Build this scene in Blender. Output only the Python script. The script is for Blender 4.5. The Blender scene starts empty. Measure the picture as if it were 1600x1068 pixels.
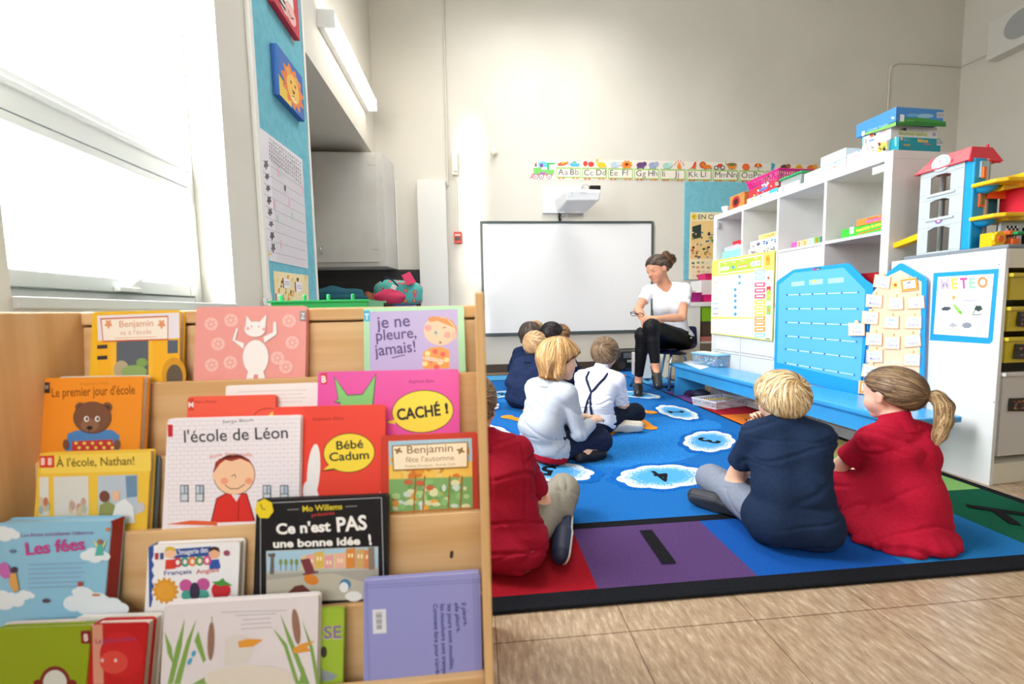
import bpy, bmesh, math, random
import numpy as np
from mathutils import Vector, Matrix

C = bpy.context.scene.collection
random.seed(4)
# ---------------------------------------------------------------- camera
CAM_Z = .735
YAW, PITCH, ROLL = math.radians(4.9), math.radians(4.37), math.radians(-1.12)
FPX = 622.2
fw = Vector((math.sin(YAW)*math.cos(PITCH), math.cos(YAW)*math.cos(PITCH), -math.sin(PITCH)))
rt0 = Vector((math.cos(YAW), -math.sin(YAW), 0)); up0 = rt0.cross(fw)
RT = math.cos(ROLL)*rt0 + math.sin(ROLL)*up0
UP = RT.cross(fw)
CO = Vector((0, 0, CAM_Z))
cam_data = bpy.data.cameras.new('camera'); cam = bpy.data.objects.new('camera', cam_data); C.objects.link(cam)
mw = Matrix((RT, UP, -fw)).transposed().to_4x4(); mw.translation = CO
cam.matrix_world = mw
cam_data.sensor_width = 36; cam_data.lens = FPX*36/1600
cam_data.clip_start = .02; cam_data.clip_end = 200
cam_data.dof.use_dof = True; cam_data.dof.focus_distance = 2.6; cam_data.dof.aperture_fstop = 3.2
sc = bpy.context.scene; sc.camera = cam
# ---------------------------------------------------------------- sky, sun, daylight, added fill lights, exposure
wd = bpy.data.worlds.new('sky'); sc.world = wd; wd.use_nodes = True
bg = wd.node_tree.nodes['Background']; bg.inputs[0].default_value = (.86, .93, 1, 1); bg.inputs[1].default_value = 12.0
sun_d = bpy.data.lights.new('sun', 'SUN'); sun = bpy.data.objects.new('sun', sun_d); C.objects.link(sun)
sun_d.energy = 12; sun_d.angle = math.radians(6); sun_d.color = (1, .93, .82)
sun.rotation_euler = Vector((1.17, 3.3, -.42)).to_track_quat('-Z', 'Y').to_euler()
def area(name, loc, direction, sx, sy, power, col=(1, 1, 1), portal=False, spread=180):
    d = bpy.data.lights.new(name, 'AREA'); o = bpy.data.objects.new(name, d); C.objects.link(o)
    d.shape = 'RECTANGLE'; d.size = sx; d.size_y = sy; d.energy = power; d.color = col; d.spread = math.radians(spread)
    o.location = loc; o.rotation_euler = Vector(direction).to_track_quat('-Z', 'Y').to_euler()
    if portal: d.cycles.is_portal = True
    return o
area('window_portal', (-1.34, 1.5, 2.1), (1, 0, 0), .88, 2.56, 1, portal=True)
area('window_daylight', (-1.33, 1.5, 2.1), (1, .45, -.12), .8, 2.5, 92, (.95, .98, 1))
area('rear_fill_light', (-1.05, -.7, 2.1), (1, .6, -.5), 1.5, 2.0, 12, (.97, .98, 1), spread=120)  # added fill from behind the camera; the wall there has no opening
area('rear_fill_light', (-.2, -1.72, 1.7), (.0, 1, -.3), 1.6, 1.8, 24, (1, .98, .97), spread=110)  # added fill that brightens the book covers on the rack
area('overhead_fill_light', (.8, 3.3, 4.5), (0, 0, -1), 1.8, 1.8, 52, (1, .985, .96), spread=135)  # added overhead fill to brighten the end wall; no fixture exists
area('overhead_fill_light', (.6, .3, 4.5), (0, 0, -1), 2.6, 1.2, 4, (1, .98, .95))  # weak added fill from above, also without a fixture
vs = sc.view_settings
vs.view_transform = 'Standard'; vs.look = 'None'; vs.gamma = 1; vs.use_curve_mapping = False; vs.exposure = .36
sc.cycles.max_bounces = 8; sc.cycles.diffuse_bounces = 5; sc.cycles.transparent_max_bounces = 12
sc.cycles.caustics_reflective = False; sc.cycles.caustics_refractive = False

# ---------------------------------------------------------------- point finders (photograph pixel + a known plane -> place in the room)
def ray(x, y): return RT*((x-800)/FPX) - UP*((y-534)/FPX) + fw
def at(x, y, Y): r = ray(x, y); return CO + r*(Y/r.y)
def atx(x, y, X): r = ray(x, y); return CO + r*(X/r.x)
def atz(x, y, z): r = ray(x, y); return CO + r*((z-CAM_Z)/r.z)
def atp(x, y, P, N): r = ray(x, y); return CO + r*((P-CO).dot(N)/r.dot(N))

# ---------------------------------------------------------------- materials
def lin(h):
    if not isinstance(h, str): return tuple(h)
    h = h.lstrip('#'); c = [int(h[i:i+2], 16)/255 for i in (0, 2, 4)]
    return tuple(v/12.92 if v <= .04045 else ((v+.055)/1.055)**2.4 for v in c)
_m = {}
def mat(name, col, rough=.5, metal=0, spec=.5, bump=None, emit=0, noise=None, trans=0, alpha=1, coat=0):
    key = name
    if key in _m: return _m[key]
    m = bpy.data.materials.new(name); m.use_nodes = True; nt = m.node_tree; b = nt.nodes['Principled BSDF']
    c = lin(col); b.inputs['Base Color'].default_value = (*c, 1)
    b.inputs['Roughness'].default_value = rough; b.inputs['Metallic'].default_value = metal
    b.inputs['Specular IOR Level'].default_value = spec
    b.inputs['Transmission Weight'].default_value = trans; b.inputs['Alpha'].default_value = alpha
    b.inputs['Coat Weight'].default_value = coat
    if emit: b.inputs['Emission Color'].default_value = (*c, 1); b.inputs['Emission Strength'].default_value = emit
    tc = nt.nodes.new('ShaderNodeTexCoord')
    if noise:                                    # (scale xyz, second colour, lo, hi)
        s, c2, lo, hi = noise
        mp = nt.nodes.new('ShaderNodeMapping'); mp.inputs['Scale'].default_value = s if hasattr(s, '__len__') else (s, s, s)
        n = nt.nodes.new('ShaderNodeTexNoise'); n.inputs['Scale'].default_value = 1; n.inputs['Detail'].default_value = 5
        r = nt.nodes.new('ShaderNodeValToRGB'); r.color_ramp.elements[0].position = lo; r.color_ramp.elements[1].position = hi
        r.color_ramp.elements[0].color = (*c, 1); r.color_ramp.elements[1].color = (*lin(c2), 1)
        nt.links.new(tc.outputs['Object'], mp.inputs[0]); nt.links.new(mp.outputs[0], n.inputs['Vector'])
        nt.links.new(n.outputs[0], r.inputs[0]); nt.links.new(r.outputs[0], b.inputs['Base Color'])
    if bump:                                     # (scale, strength, distance)
        n = nt.nodes.new('ShaderNodeTexNoise'); n.inputs['Scale'].default_value = bump[0]; n.inputs['Detail'].default_value = 4
        bp = nt.nodes.new('ShaderNodeBump'); bp.inputs['Strength'].default_value = bump[1]
        bp.inputs['Distance'].default_value = bump[2] if len(bump) > 2 else .002
        nt.links.new(tc.outputs['Object'], n.inputs['Vector']); nt.links.new(n.outputs[0], bp.inputs['Height']); nt.links.new(bp.outputs[0], b.inputs['Normal'])
    _m[key] = m; return m
def ink(col, rough=.42):                          # one flat printed or moulded colour
    return mat('print ' + (col if isinstance(col, str) else '%.2f %.2f %.2f' % col) + ('' if rough == .42 else ' %.2f' % rough), col, rough, spec=.35)
PAINT = mat('wall paint', '#dcd8ce', .75, spec=.25, bump=(60, .12, .002), noise=(1.4, '#d7d3c8', .4, .62))
WHITE = mat('white laminate', '#e2e2e0', .34, spec=.45, noise=(6, '#dddddb', .4, .65))
WHITE2 = mat('white painted metal', '#e9eaea', .3)
VINYL = mat('white window vinyl', '#e6e9ea', .4)
GREYP = mat('grey painted panel', '#d5d4d0', .5, bump=(90, .08, .001), noise=(3, '#cfcdc8', .4, .6))
BIRCH = mat('birch plywood', '#e3c08f', .45, noise=((1.5, 26, 26), '#d2a871', .36, .66), bump=(120, .05, .001), spec=.4)
BIRCH2 = mat('birch plywood upright', '#e0bb88', .45, noise=((26, 26, 1.5), '#d0a56e', .36, .66), spec=.4)
BLUEPIN = mat('blue pinboard fabric', '#7cc0cf', .9, bump=(500, .1, .0005), noise=(25, '#74b8c9', .4, .6), spec=.1)
BLACKP = mat('black plastic', '#161617', .38)
DARK = mat('charcoal rubber', '#2b2724', .6)
CHROME = mat('chrome', '#e4e5e6', .28, metal=1)
GLASS = mat('clear glass', '#ffffff', 0, trans=1, spec=.5)
# ---------------------------------------------------------------- mesh building
ROOT = {}
class MB:
    def __init__(s): s.v = []; s.f = []; s.mi = []; s.ms = []; s.cur = 0; s.M = None
    def m(s, material):
        if material not in s.ms: s.ms.append(material)
        s.cur = s.ms.index(material); return s
    def add(s, vs, fs):
        o = len(s.v)
        for p in vs:
            p = Vector(p); s.v.append(s.M @ p if s.M else p)
        for f in fs: s.f.append([o+i for i in f]); s.mi.append(s.cur)
        return s
    def box(s, x0, x1, y0, y1, z0, z1):
        return s.add([(x, y, z) for z in (z0, z1) for y in (y0, y1) for x in (x0, x1)],
                     [(0, 2, 3, 1), (4, 5, 7, 6), (0, 1, 5, 4), (2, 6, 7, 3), (0, 4, 6, 2), (1, 3, 7, 5)])
    def obox(s, o, u, v, w):                      # box from a corner and three edge vectors
        o, u, v, w = Vector(o), Vector(u), Vector(v), Vector(w)
        if u.cross(v).dot(w) < 0: u, v = v, u
        return s.add([o+a*u+b*v+c*w for c in (0, 1) for b in (0, 1) for a in (0, 1)],
                     [(0, 2, 3, 1), (4, 5, 7, 6), (0, 1, 5, 4), (2, 6, 7, 3), (0, 4, 6, 2), (1, 3, 7, 5)])
    def prism(s, pts, d):                         # polygon (3D points) pushed along d
        pts = [Vector(p) for p in pts]; d = Vector(d); n = len(pts)
        nrm = Vector((0, 0, 0))
        for i in range(n): nrm += pts[i].cross(pts[(i+1) % n])
        if nrm.dot(d) > 0: pts = pts[::-1]
        return s.add(pts+[p+d for p in pts], [list(range(n)), list(range(2*n-1, n-1, -1))] + [(i, i+n, (i+1) % n+n, (i+1) % n) for i in range(n)])
    def tube(s, path, r, seg=10, cap=True):
        path = [Vector(p) for p in path]; n = len(path); vs = []; fs = []
        rr = r if hasattr(r, '__len__') else [r]*n
        t = (path[1]-path[0]).normalized(); a = t.orthogonal().normalized()
        for i, p in enumerate(path):
            t2 = (path[min(i+1, n-1)]-path[max(i-1, 0)]).normalized()
            a = (a - t2*a.dot(t2)).normalized(); b = t2.cross(a)
            vs += [p+(a*math.cos(k*2*math.pi/seg)+b*math.sin(k*2*math.pi/seg))*rr[i] for k in range(seg)]
        for i in range(n-1):
            for k in range(seg):
                fs.append((i*seg+k, i*seg+(k+1) % seg, (i+1)*seg+(k+1) % seg, (i+1)*seg+k))
        if cap: fs += [list(range(seg))[::-1], [(n-1)*seg+k for k in range(seg)]]
        return s.add(vs, fs)
    def lathe(s, o, prof, seg=20, ax=(0, 0, 1)):  # prof = [(radius, height)]
        o = Vector(o); ax = Vector(ax).normalized(); a = ax.orthogonal().normalized(); b = ax.cross(a); vs = []; fs = []
        for r, h in prof: vs += [o+ax*h+(a*math.cos(k*2*math.pi/seg)+b*math.sin(k*2*math.pi/seg))*r for k in range(seg)]
        for i in range(len(prof)-1):
            for k in range(seg): fs.append((i*seg+k, i*seg+(k+1) % seg, (i+1)*seg+(k+1) % seg, (i+1)*seg+k))
        fs += [list(range(seg))[::-1], [(len(prof)-1)*seg+k for k in range(seg)]]
        return s.add(vs, fs)
    def ball(s, c, r, seg=14, rings=8):
        r = r if hasattr(r, '__len__') else (r, r, r)
        vs = []; fs = []
        for i in range(1, rings):
            t = math.pi*i/rings
            vs += [(c[0]+r[0]*math.sin(t)*math.cos(k*2*math.pi/seg), c[1]+r[1]*math.sin(t)*math.sin(k*2*math.pi/seg), c[2]-r[2]*math.cos(t)) for k in range(seg)]
        for i in range(rings-2):
            for k in range(seg): fs.append((i*seg+k, i*seg+(k+1) % seg, (i+1)*seg+(k+1) % seg, (i+1)*seg+k))
        vs += [(c[0], c[1], c[2]-r[2]), (c[0], c[1], c[2]+r[2])]; n = len(vs)
        for k in range(seg):
            fs.append((n-2, (k+1) % seg, k)); fs.append((n-1, (rings-2)*seg+k, (rings-2)*seg+(k+1) % seg))
        return s.add(vs, fs)
    def build(s, name, parent=None, bevel=0, smooth=False, seg=2, loc=None):
        base = ROOT.get(parent.name, Vector()) if parent else (Vector(loc) if loc is not None else Vector())
        me = bpy.data.meshes.new(name); me.from_pydata([tuple(p-base) for p in s.v], [], s.f)
        for x in s.ms: me.materials.append(x)
        me.polygons.foreach_set('material_index', s.mi)
        o = bpy.data.objects.new(name, me); C.objects.link(o)
        if parent: o.parent = parent; ROOT[o.name] = base
        else: o.location = base; ROOT[o.name] = base
        if smooth:
            me.polygons.foreach_set('use_smooth', [True]*len(me.polygons))
            if smooth == 'angle': me.set_sharp_from_angle(angle=math.radians(38))
        if bevel:
            b = o.modifiers.new('bevel', 'BEVEL'); b.width = bevel; b.segments = seg; b.limit_method = 'ANGLE'; b.angle_limit = math.radians(40)
        me.update(); return o
def tag(o, label, cat, group=None, kind=None):
    o['label'] = label; o['category'] = cat
    if group: o['group'] = group
    if kind: o['kind'] = kind
    return o
def thing(name, label, cat, loc, group=None):
    o = bpy.data.objects.new(name, None); C.objects.link(o); o.location = loc; o.empty_display_size = .05
    ROOT[o.name] = Vector(loc); return tag(o, label, cat, group)
def struct(name, mb, bevel=0, parent=None, smooth=False):
    o = mb.build(name, parent, bevel, smooth); o['kind'] = 'structure'; return o
_txt = {}
def text_mesh(s, bold):
    k = (s, bold)
    if k not in _txt:
        cu = bpy.data.curves.new('t', 'FONT'); cu.body = s; cu.resolution_u = 3; cu.offset = bold; cu.size = 1
        ob = bpy.data.objects.new('t', cu); me = bpy.data.meshes.new_from_object(ob)
        _txt[k] = ([tuple(v.co[:2]) for v in me.vertices], [list(p.vertices) for p in me.polygons])
        bpy.data.objects.remove(ob); bpy.data.meshes.remove(me); bpy.data.curves.remove(cu)
    return _txt[k]
class Art:                                        # flat print on a flat thing: shapes given by where the photograph shows them, laid on the thing's own plane
    def __init__(s, P, N, eps=.00004, fn=None):
        s.hold = False
        s.P = Vector(P); s.N = Vector(N).normalized(); s.mb = MB(); s.k = 1; s.eps = eps
        if (CO-s.P).dot(s.N) < 0: s.N = -s.N
        s.fn = fn or (lambda x, y: atp(x, y, s.P, s.N))
    def pt(s, x, y): return s.fn(x, y)
    def raw(s, vs, fs, col):
        s.mb.m(col if not isinstance(col, (str, tuple)) else ink(col)); o = s.N*(s.eps*s.k); s.k += 0 if s.hold else 1
        vs = [v+o for v in vs]
        if fs and len(vs) > 2:
            f = fs[0]; n = Vector()
            for i in range(len(f)): n += vs[f[i]].cross(vs[f[(i+1) % len(f)]])
            if n.dot(s.N) < 0: fs = [list(f)[::-1] for f in fs]
        s.mb.add(vs, fs); return s
    def poly(s, pts, col): return s.raw([s.pt(*p) for p in pts], [list(range(len(pts)))], col)
    def rect(s, x0, y0, x1, y1, col): return s.poly([(x0, y0), (x1, y0), (x1, y1), (x0, y1)], col)
    def quad(s, a, b, c, d, col): return s.poly([a, b, c, d], col)
    def ell(s, cx, cy, rx, ry, col, rot=0, n=26, wob=0, wn=0):
        cr, sr = math.cos(rot), math.sin(rot); pts = []
        for i in range(n):
            t = 2*math.pi*i/n; q = 1+wob*math.sin(wn*t); x, y = rx*q*math.cos(t), ry*q*math.sin(t)
            pts.append((cx+x*cr-y*sr, cy+x*sr+y*cr))
        return s.poly(pts, col)
    def line(s, pts, w, col):
        h0 = s.hold; s.hold = True
        for (x0, y0), (x1, y1) in zip(pts, pts[1:]):
            d = math.hypot(x1-x0, y1-y0) or 1; nx, ny = -(y1-y0)/d*w/2, (x1-x0)/d*w/2
            s.poly([(x0+nx, y0+ny), (x1+nx, y1+ny), (x1-nx, y1-ny), (x0-nx, y0-ny)], col)
        s.hold = h0; s.k += 0 if h0 else 1
        return s
    def text(s, t, a, b, h, col, bold=0, up=None):  # baseline from a to b, cap height h pixels; up = direction of the letters' tops
        V, F = text_mesh(t, bold)
        if not V: return s
        x0 = min(p[0] for p in V); x1 = max(p[0] for p in V)
        dx, dy = b[0]-a[0], b[1]-a[1]; L = math.hypot(dx, dy)
        u = up or (dy/L, -dx/L)
        out = []
        for x, y in V:
            q = (x-x0)/(x1-x0); g = y/.7*h
            out.append(s.pt(a[0]+dx*q+u[0]*g, a[1]+dy*q+u[1]*g))
        return s.raw(out, F, col)
    def glyph(s, t, a, h, col, bold=0):             # text at its natural width; returns where it ends
        V, F = text_mesh(t, bold); w = (max(p[0] for p in V)-min(p[0] for p in V))/.7*h; s.text(t, a, (a[0]+w, a[1]+.01*w), h, col, bold); return a[0]+w
    def done(s, name, parent): return s.mb.build(name, parent)
# ================================================================ the room
D = 4.8; XL = -1.11; XR = 6.22; ZC = 4.7; YB = -1.8
def vct():
    m = bpy.data.materials.new('vinyl floor tile'); m.use_nodes = True; nt = m.node_tree; b = nt.nodes['Principled BSDF']; N = nt.nodes.new; L = nt.links.new
    tc = N('ShaderNodeTexCoord')
    mp = N('ShaderNodeMapping'); mp.inputs['Scale'].default_value = (80, 24, 1); mp.inputs['Rotation'].default_value = (0, 0, .45)
    n1 = N('ShaderNodeTexNoise'); n1.inputs['Scale'].default_value = 1; n1.inputs['Detail'].default_value = 6; n1.inputs['Roughness'].default_value = .65
    r = N('ShaderNodeValToRGB'); e = r.color_ramp.elements; e[0].position = .34; e[0].color = (*lin('#8b745e'), 1); e[1].position = .68; e[1].color = (*lin('#bfac93'), 1)
    x = e.new(.47); x.color = (*lin('#9d856b'), 1); x = e.new(.56); x.color = (*lin('#a89177'), 1)
    L(tc.outputs['Object'], mp.inputs[0]); L(mp.outputs[0], n1.inputs['Vector']); L(n1.outputs[0], r.inputs[0])
    bk = N('ShaderNodeTexBrick'); bk.offset = 0; bk.inputs['Scale'].default_value = 1; bk.inputs['Brick Width'].default_value = .305; bk.inputs['Row Height'].default_value = .305
    bk.inputs['Mortar Size'].default_value = .0014; bk.inputs['Mortar Smooth'].default_value = .1
    bk.inputs['Color1'].default_value = (1, 1, 1, 1); bk.inputs['Color2'].default_value = (.93, .92, .91, 1); bk.inputs['Mortar'].default_value = (.42, .36, .3, 1)
    mp2 = N('ShaderNodeMapping'); mp2.inputs['Location'].default_value = (-.024+.305*20, -.833+.305*20, 0)
    L(tc.outputs['Object'], mp2.inputs[0]); L(mp2.outputs[0], bk.inputs['Vector'])
    mx = N('ShaderNodeMix'); mx.data_type = 'RGBA'; mx.blend_type = 'MULTIPLY'; mx.inputs[0].default_value = 1
    L(r.outputs[0], mx.inputs[6]); L(bk.outputs['Color'], mx.inputs[7]); L(mx.outputs[2], b.inputs['Base Color'])
    b.inputs['Roughness'].default_value = .24; b.inputs['Specular IOR Level'].default_value = .5
    n2 = N('ShaderNodeTexNoise'); n2.inputs['Scale'].default_value = 9; bp = N('ShaderNodeBump'); bp.inputs['Strength'].default_value = .12; bp.inputs['Distance'].default_value = .004
    L(tc.outputs['Object'], n2.inputs['Vector']); L(n2.outputs[0], bp.inputs['Height']); L(bp.outputs[0], b.inputs['Normal'])
    return m
struct('floor', MB().m(vct()).box(XL-1, XR+.1, YB-.1, D+.1, -.06, 0))
struct('ceiling', MB().m(mat('ceiling white', '#e4e2db', .8)).box(XL-1, XR+.1, YB-.1, D+.1, ZC, ZC+.06))
struct('wall_back', MB().m(PAINT).box(XL-1, XR+.1, D, D+.1, 0, ZC))
struct('wall_right', MB().m(PAINT).box(XR, XR+.1, YB-.1, D, 0, ZC))
struct('wall_front', MB().m(PAINT).box(XL-1, XR, YB-.1, YB, 0, ZC))
WY0, WY1, WZ0, WZ1 = 1.06, 1.95, .795, 3.4      # window opening
w = MB().m(PAINT)
w.box(XL-.24, XL, YB, WY0, 0, ZC).box(XL-.24, XL, WY0, WY1, 0, WZ0).box(XL-.24, XL, WY0, WY1, WZ1, ZC).box(XL-.24, XL, WY1, 2.87, 0, ZC)
w.box(XL-.24, XL, 2.87, D, 2.51, ZC)              # wall above the alcove
struct('wall_left', w)
al = MB().m(PAINT).box(XL-1, XL-.9, 2.6, D, 0, 2.6).box(XL-.9, XL-.24, 2.77, 2.87, 0, 2.6).box(XL-.9, XL-.24, 2.87, D, 2.51, 2.6)
struct('wall_alcove', al)
struct('baseboard_back', MB().m(mat('brown vinyl base', '#4a4038', .45)).box(XL, XR, D-.012, D, 0, .1), .003)
struct('trim_1', MB().m(mat('pier paint', '#ecebe6', .6)).box(-.645, -.325, D-.1, D, 0, 2.24), .004)
struct('trim_2', MB().m(mat('conduit paint', '#d3cfc4', .5)).tube([(-.3, D-.012, 2.2), (-.288, D-.012, ZC)], .011, 8))
pc = [at(*p, D-.012) for p in ((1387, 230), (1386.7, 180), (1390, 114), (1393, 103), (1403, 98), (1440, 99.5), (1503, 104))]
pc.append(Vector((XR-.012, D-.012, pc[-1].z))); pc += [atx(1560, 77, XR-.012)]
struct('trim_3', MB().m(_m['conduit paint']).tube(pc, .011, 8))
# window_1: fixed light above, hinged sash below
wf = MB().m(VINYL); X0 = -1.33; X1 = -1.25
TZ = 1.335                                        # transom
wf.box(X0, X1, WY0, WY0+.05, WZ0, WZ1).box(X0, X1, WY1-.05, WY1, WZ0, WZ1).box(X0, X1, WY0, WY1, WZ1-.05, WZ1)
wf.box(X0, X1, WY0+.05, WY1-.05, WZ0, WZ0+.03).box(X0, X1+.012, WY0+.05, WY1-.05, TZ-.035, TZ+.075)
wf.box(X0, X1+.02, WY0+.05, WY1-.05, TZ+.03, TZ+.05)
win = struct('window_1', wf, .004)
sa = MB().m(VINYL); a, b_, c, d = WY0+.052, WY1-.052, WZ0+.032, TZ-.037
for q in ((a, a+.035, c, d), (b_-.035, b_, c, d)): sa.box(X0+.02, X1+.008, *q)
sa.box(X0+.02, X1+.008, a+.035, b_-.035, c, c+.05).box(X0+.02, X1+.008, a+.035, b_-.035, d-.03, d)
sash = sa.build('window_sash', win, .004)
gm = bpy.data.materials.new('window glass'); gm.use_nodes = True; nt = gm.node_tree; nt.nodes.remove(nt.nodes['Principled BSDF'])
tr = nt.nodes.new('ShaderNodeBsdfTransparent'); gl = nt.nodes.new('ShaderNodeBsdfGlossy'); gl.inputs['Roughness'].default_value = .02
mx = nt.nodes.new('ShaderNodeMixShader'); mx.inputs[0].default_value = .06
nt.links.new(tr.outputs[0], mx.inputs[1]); nt.links.new(gl.outputs[0], mx.inputs[2]); nt.links.new(mx.outputs[0], nt.nodes['Material Output'].inputs[0])
MB().m(gm).box(X0+.04, X0+.044, a+.03, b_-.03, c+.045, d-.025).build('window_glass', sash)
MB().m(gm).box(X0+.03, X0+.034, WY0+.045, WY1-.045, TZ+.07, WZ1-.045).build('window_glass', win)
h = MB().m(mat('ivory latch', '#dfe0de', .4)).box(X1+.008, X1+.03, 1.49, 1.585, WZ0+.034, WZ0+.052)
h.prism([(X1+.012, 1.53, WZ0+.05), (X1+.012, 1.575, WZ0+.05), (X1+.012, 1.60, WZ0+.085), (X1+.012, 1.59, WZ0+.09)], (.012, 0, 0))
h.build('window_handle', win, .003)
struct('trim_4', MB().m(mat('sill paint', '#c9c9c6', .5)).box(XL-.14, XL+.012, WY0, WY1, WZ0-.03, WZ0), .003)
# ground and a tree beyond the glass
struct('ground', MB().m(mat('bright paving', '#e8e6e0', .9)).box(-40, XL-1.05, -20, 40, -.3, -.2))
tr_ = thing('garden_tree', 'pale sunlit tree beyond the window glass', 'tree', (-9, 11.5, -.2))
t = MB().m(mat('bark', '#8d8478', .9)).tube([(-9, 11.5, -.2), (-9, 11.45, .5), (-8.95, 11.5, 1.2)], [.12, .1, .06], 8); t.build('trunk', tr_, smooth=True)
t = MB().m(mat('glare paled leaves', '#d8dfd4', .8)); rr = random.Random(2)  # leaf colour paled to stand in for outdoor overexposure
for i in range(420):
    p = Vector((rr.gauss(0, 1), rr.gauss(0, 1), rr.gauss(0, 1))).normalized()*rr.random()**.4
    p = Vector((-8.9+p.x*1.5, 11.5+p.y*1.5, 1.75+p.z*1.1)); q = Vector((rr.gauss(0, 1), rr.gauss(0, 1), rr.gauss(0, 1))).normalized(); s = q.orthogonal().normalized()
    t.prism([p, p+q*.1+s*.06, p+q*.24, p+q*.1-s*.06], q.cross(s)*.01)
t.build('foliage', tr_)

# ================================================================ the book display rack and its books
TY = [.80, .745, .69, .635, .58]; TZs = [.615, .489, .381, .264, .171]
RX0, RX1, RYF, RYB, RZ = -.775, -.003, .535, .885, .75
rack = thing('book_display_rack', 'birch plywood tiered rack full of picture books by the window', 'bookcase', (-.39, .7, 0))
MB().m(BIRCH2).box(RX0-.016, RX0, RYF, RYB, 0, RZ).build('side_panel', rack, .003)
MB().m(BIRCH2).box(RX1, RX1+.013, RYF, RYB, 0, RZ+.012).build('side_panel', rack, .003)
MB().m(BIRCH).box(RX0, RX1, RYB-.01, RYB, 0, RZ-.001).build('back_panel', rack)
MB().m(BIRCH).box(RX0, RX1, RYB-.034, RYB-.012, RZ-.026, RZ).build('top_rail', rack, .004)
prevY, prevZ = RYB-.03, RZ-.03
for i in range(6):
    # board behind tier i: from the top of the lip above (or the rail) down into this tier's trough
    last = i == 5
    y1, z1 = (RYF+.03, .075) if last else (TY[i], TZs[i])
    b0 = Vector((RX0, y1+.042, z1-.06))
    top = Vector((RX0, prevY, prevZ)); up = top-b0; n = Vector((0, up.z, -up.y)).normalized()
    if n.y < 0: n = -n
    o = MB().m(BIRCH).obox(b0, (RX1-RX0, 0, 0), up, n*.012).build('tier_board' if i else 'back_board', rack, .0025)
    if not last: MB().m(BIRCH).obox((RX0, y1+.006, z1-.064), (RX1-RX0, 0, 0), (0, .04, 0), (0, 0, .006)).build('trough_floor', rack)
    prevY, prevZ = y1, z1
MB().m(BIRCH).box(RX0, RX1, RYF+.02, RYF+.032, 0, .075).build('kick_board', rack, .002)
q = at(706, 863, .645); MB().m(mat('screw hole', '#20160e', .8)).lathe(q+Vector((0, -.011, 0)), [(.0028, 0), (.0028, .012)], 12, (0, 1, 0)).build('screw_hole', rack)

TILT = math.radians(9)
PAGES = mat('paper page edges', '#e9e4d8', .8, noise=((4, 900, 4), '#d6cfc0', .35, .65))
GB = {0: 'picture books on the top tier', 1: 'picture books on the second tier', 2: 'picture books on the third tier', 3: 'picture books on the fourth tier', 4: 'picture books on the lowest tier'}
def book(tier, tl, tr, cover, label, thick=.008, dy=.0, art=None, drop=.05, name='picture_book', edge=None, spine=None, rough=.35, side='L'):
    y0 = TY[tier]+.016+dy; z0 = TZs[tier]
    V = Vector((0, math.sin(TILT), math.cos(TILT))); N = Vector((0, -math.cos(TILT), math.sin(TILT))); P = Vector((0, y0, z0))
    a, b = atp(*tl, P, N), atp(*tr, P, N)
    U = (b-a).normalized(); Vp = (V-U*V.dot(U)).normalized(); W = (b-a).length
    H = (a.z-(z0-drop))/Vp.z
    o = a-Vp*H                                   # bottom left of the front face
    t = thing(name, label, 'book', o, GB[tier])
    cv = mat('cover '+cover, cover, rough, spec=.4, coat=.15)
    def plate(n0, n1, x0=0, x1=W, r=.006, m=cv, y1=H):
        mb = MB().m(m); pts = []
        cs = [(x0, 0, 0), (x1, 0, 0), (x1, y1, 1), (x0, y1, 1)]
        for (x, y, rd) in cs:
            if not rd: pts.append((x, y)); continue
            sx = -1 if x == x1 else 1
            for k in range(4):
                an = k*math.pi/6; e = (x+sx*r*(1-math.sin(an)), y-r*(1-math.cos(an)))
                pts.append(e)
            if sx == -1: pts[-4:] = pts[-4:][::-1]
        return mb.prism([o+U*x+Vp*y-N*n0 for x, y in pts], -N*(n1-n0))
    ct = min(.0022, thick*.2)
    fc = plate(0, ct).build('front_cover', t)
    plate(thick-ct, thick).build('back_cover', t)
    e = .003
    MB().m(PAGES if not edge else ink(edge, .7)).obox(o+U*e-N*ct+Vp*.002, U*(W-2*e), Vp*(H-.005), -N*(thick-2*ct)).build('page_block', t)
    sx = 0 if side == 'L' else W-e
    MB().m(mat('spine '+(spine or cover), spine or cover, rough)).obox(o+U*sx-N*ct*.5, U*e, Vp*H*.995, -N*(thick-ct)).build('spine', t, .0008)
    if art:
        A = Art(o, N); art(A); A.done('cover_print', fc)
    return t
def rows(A, x0, x1, y, n, dy, col, w=1.2, slope=-.03):
    for i in range(n): A.line([(x0, y+i*dy), (x1-(i*7) % 13, y+i*dy+slope*(x1-x0))], w, col)

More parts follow.
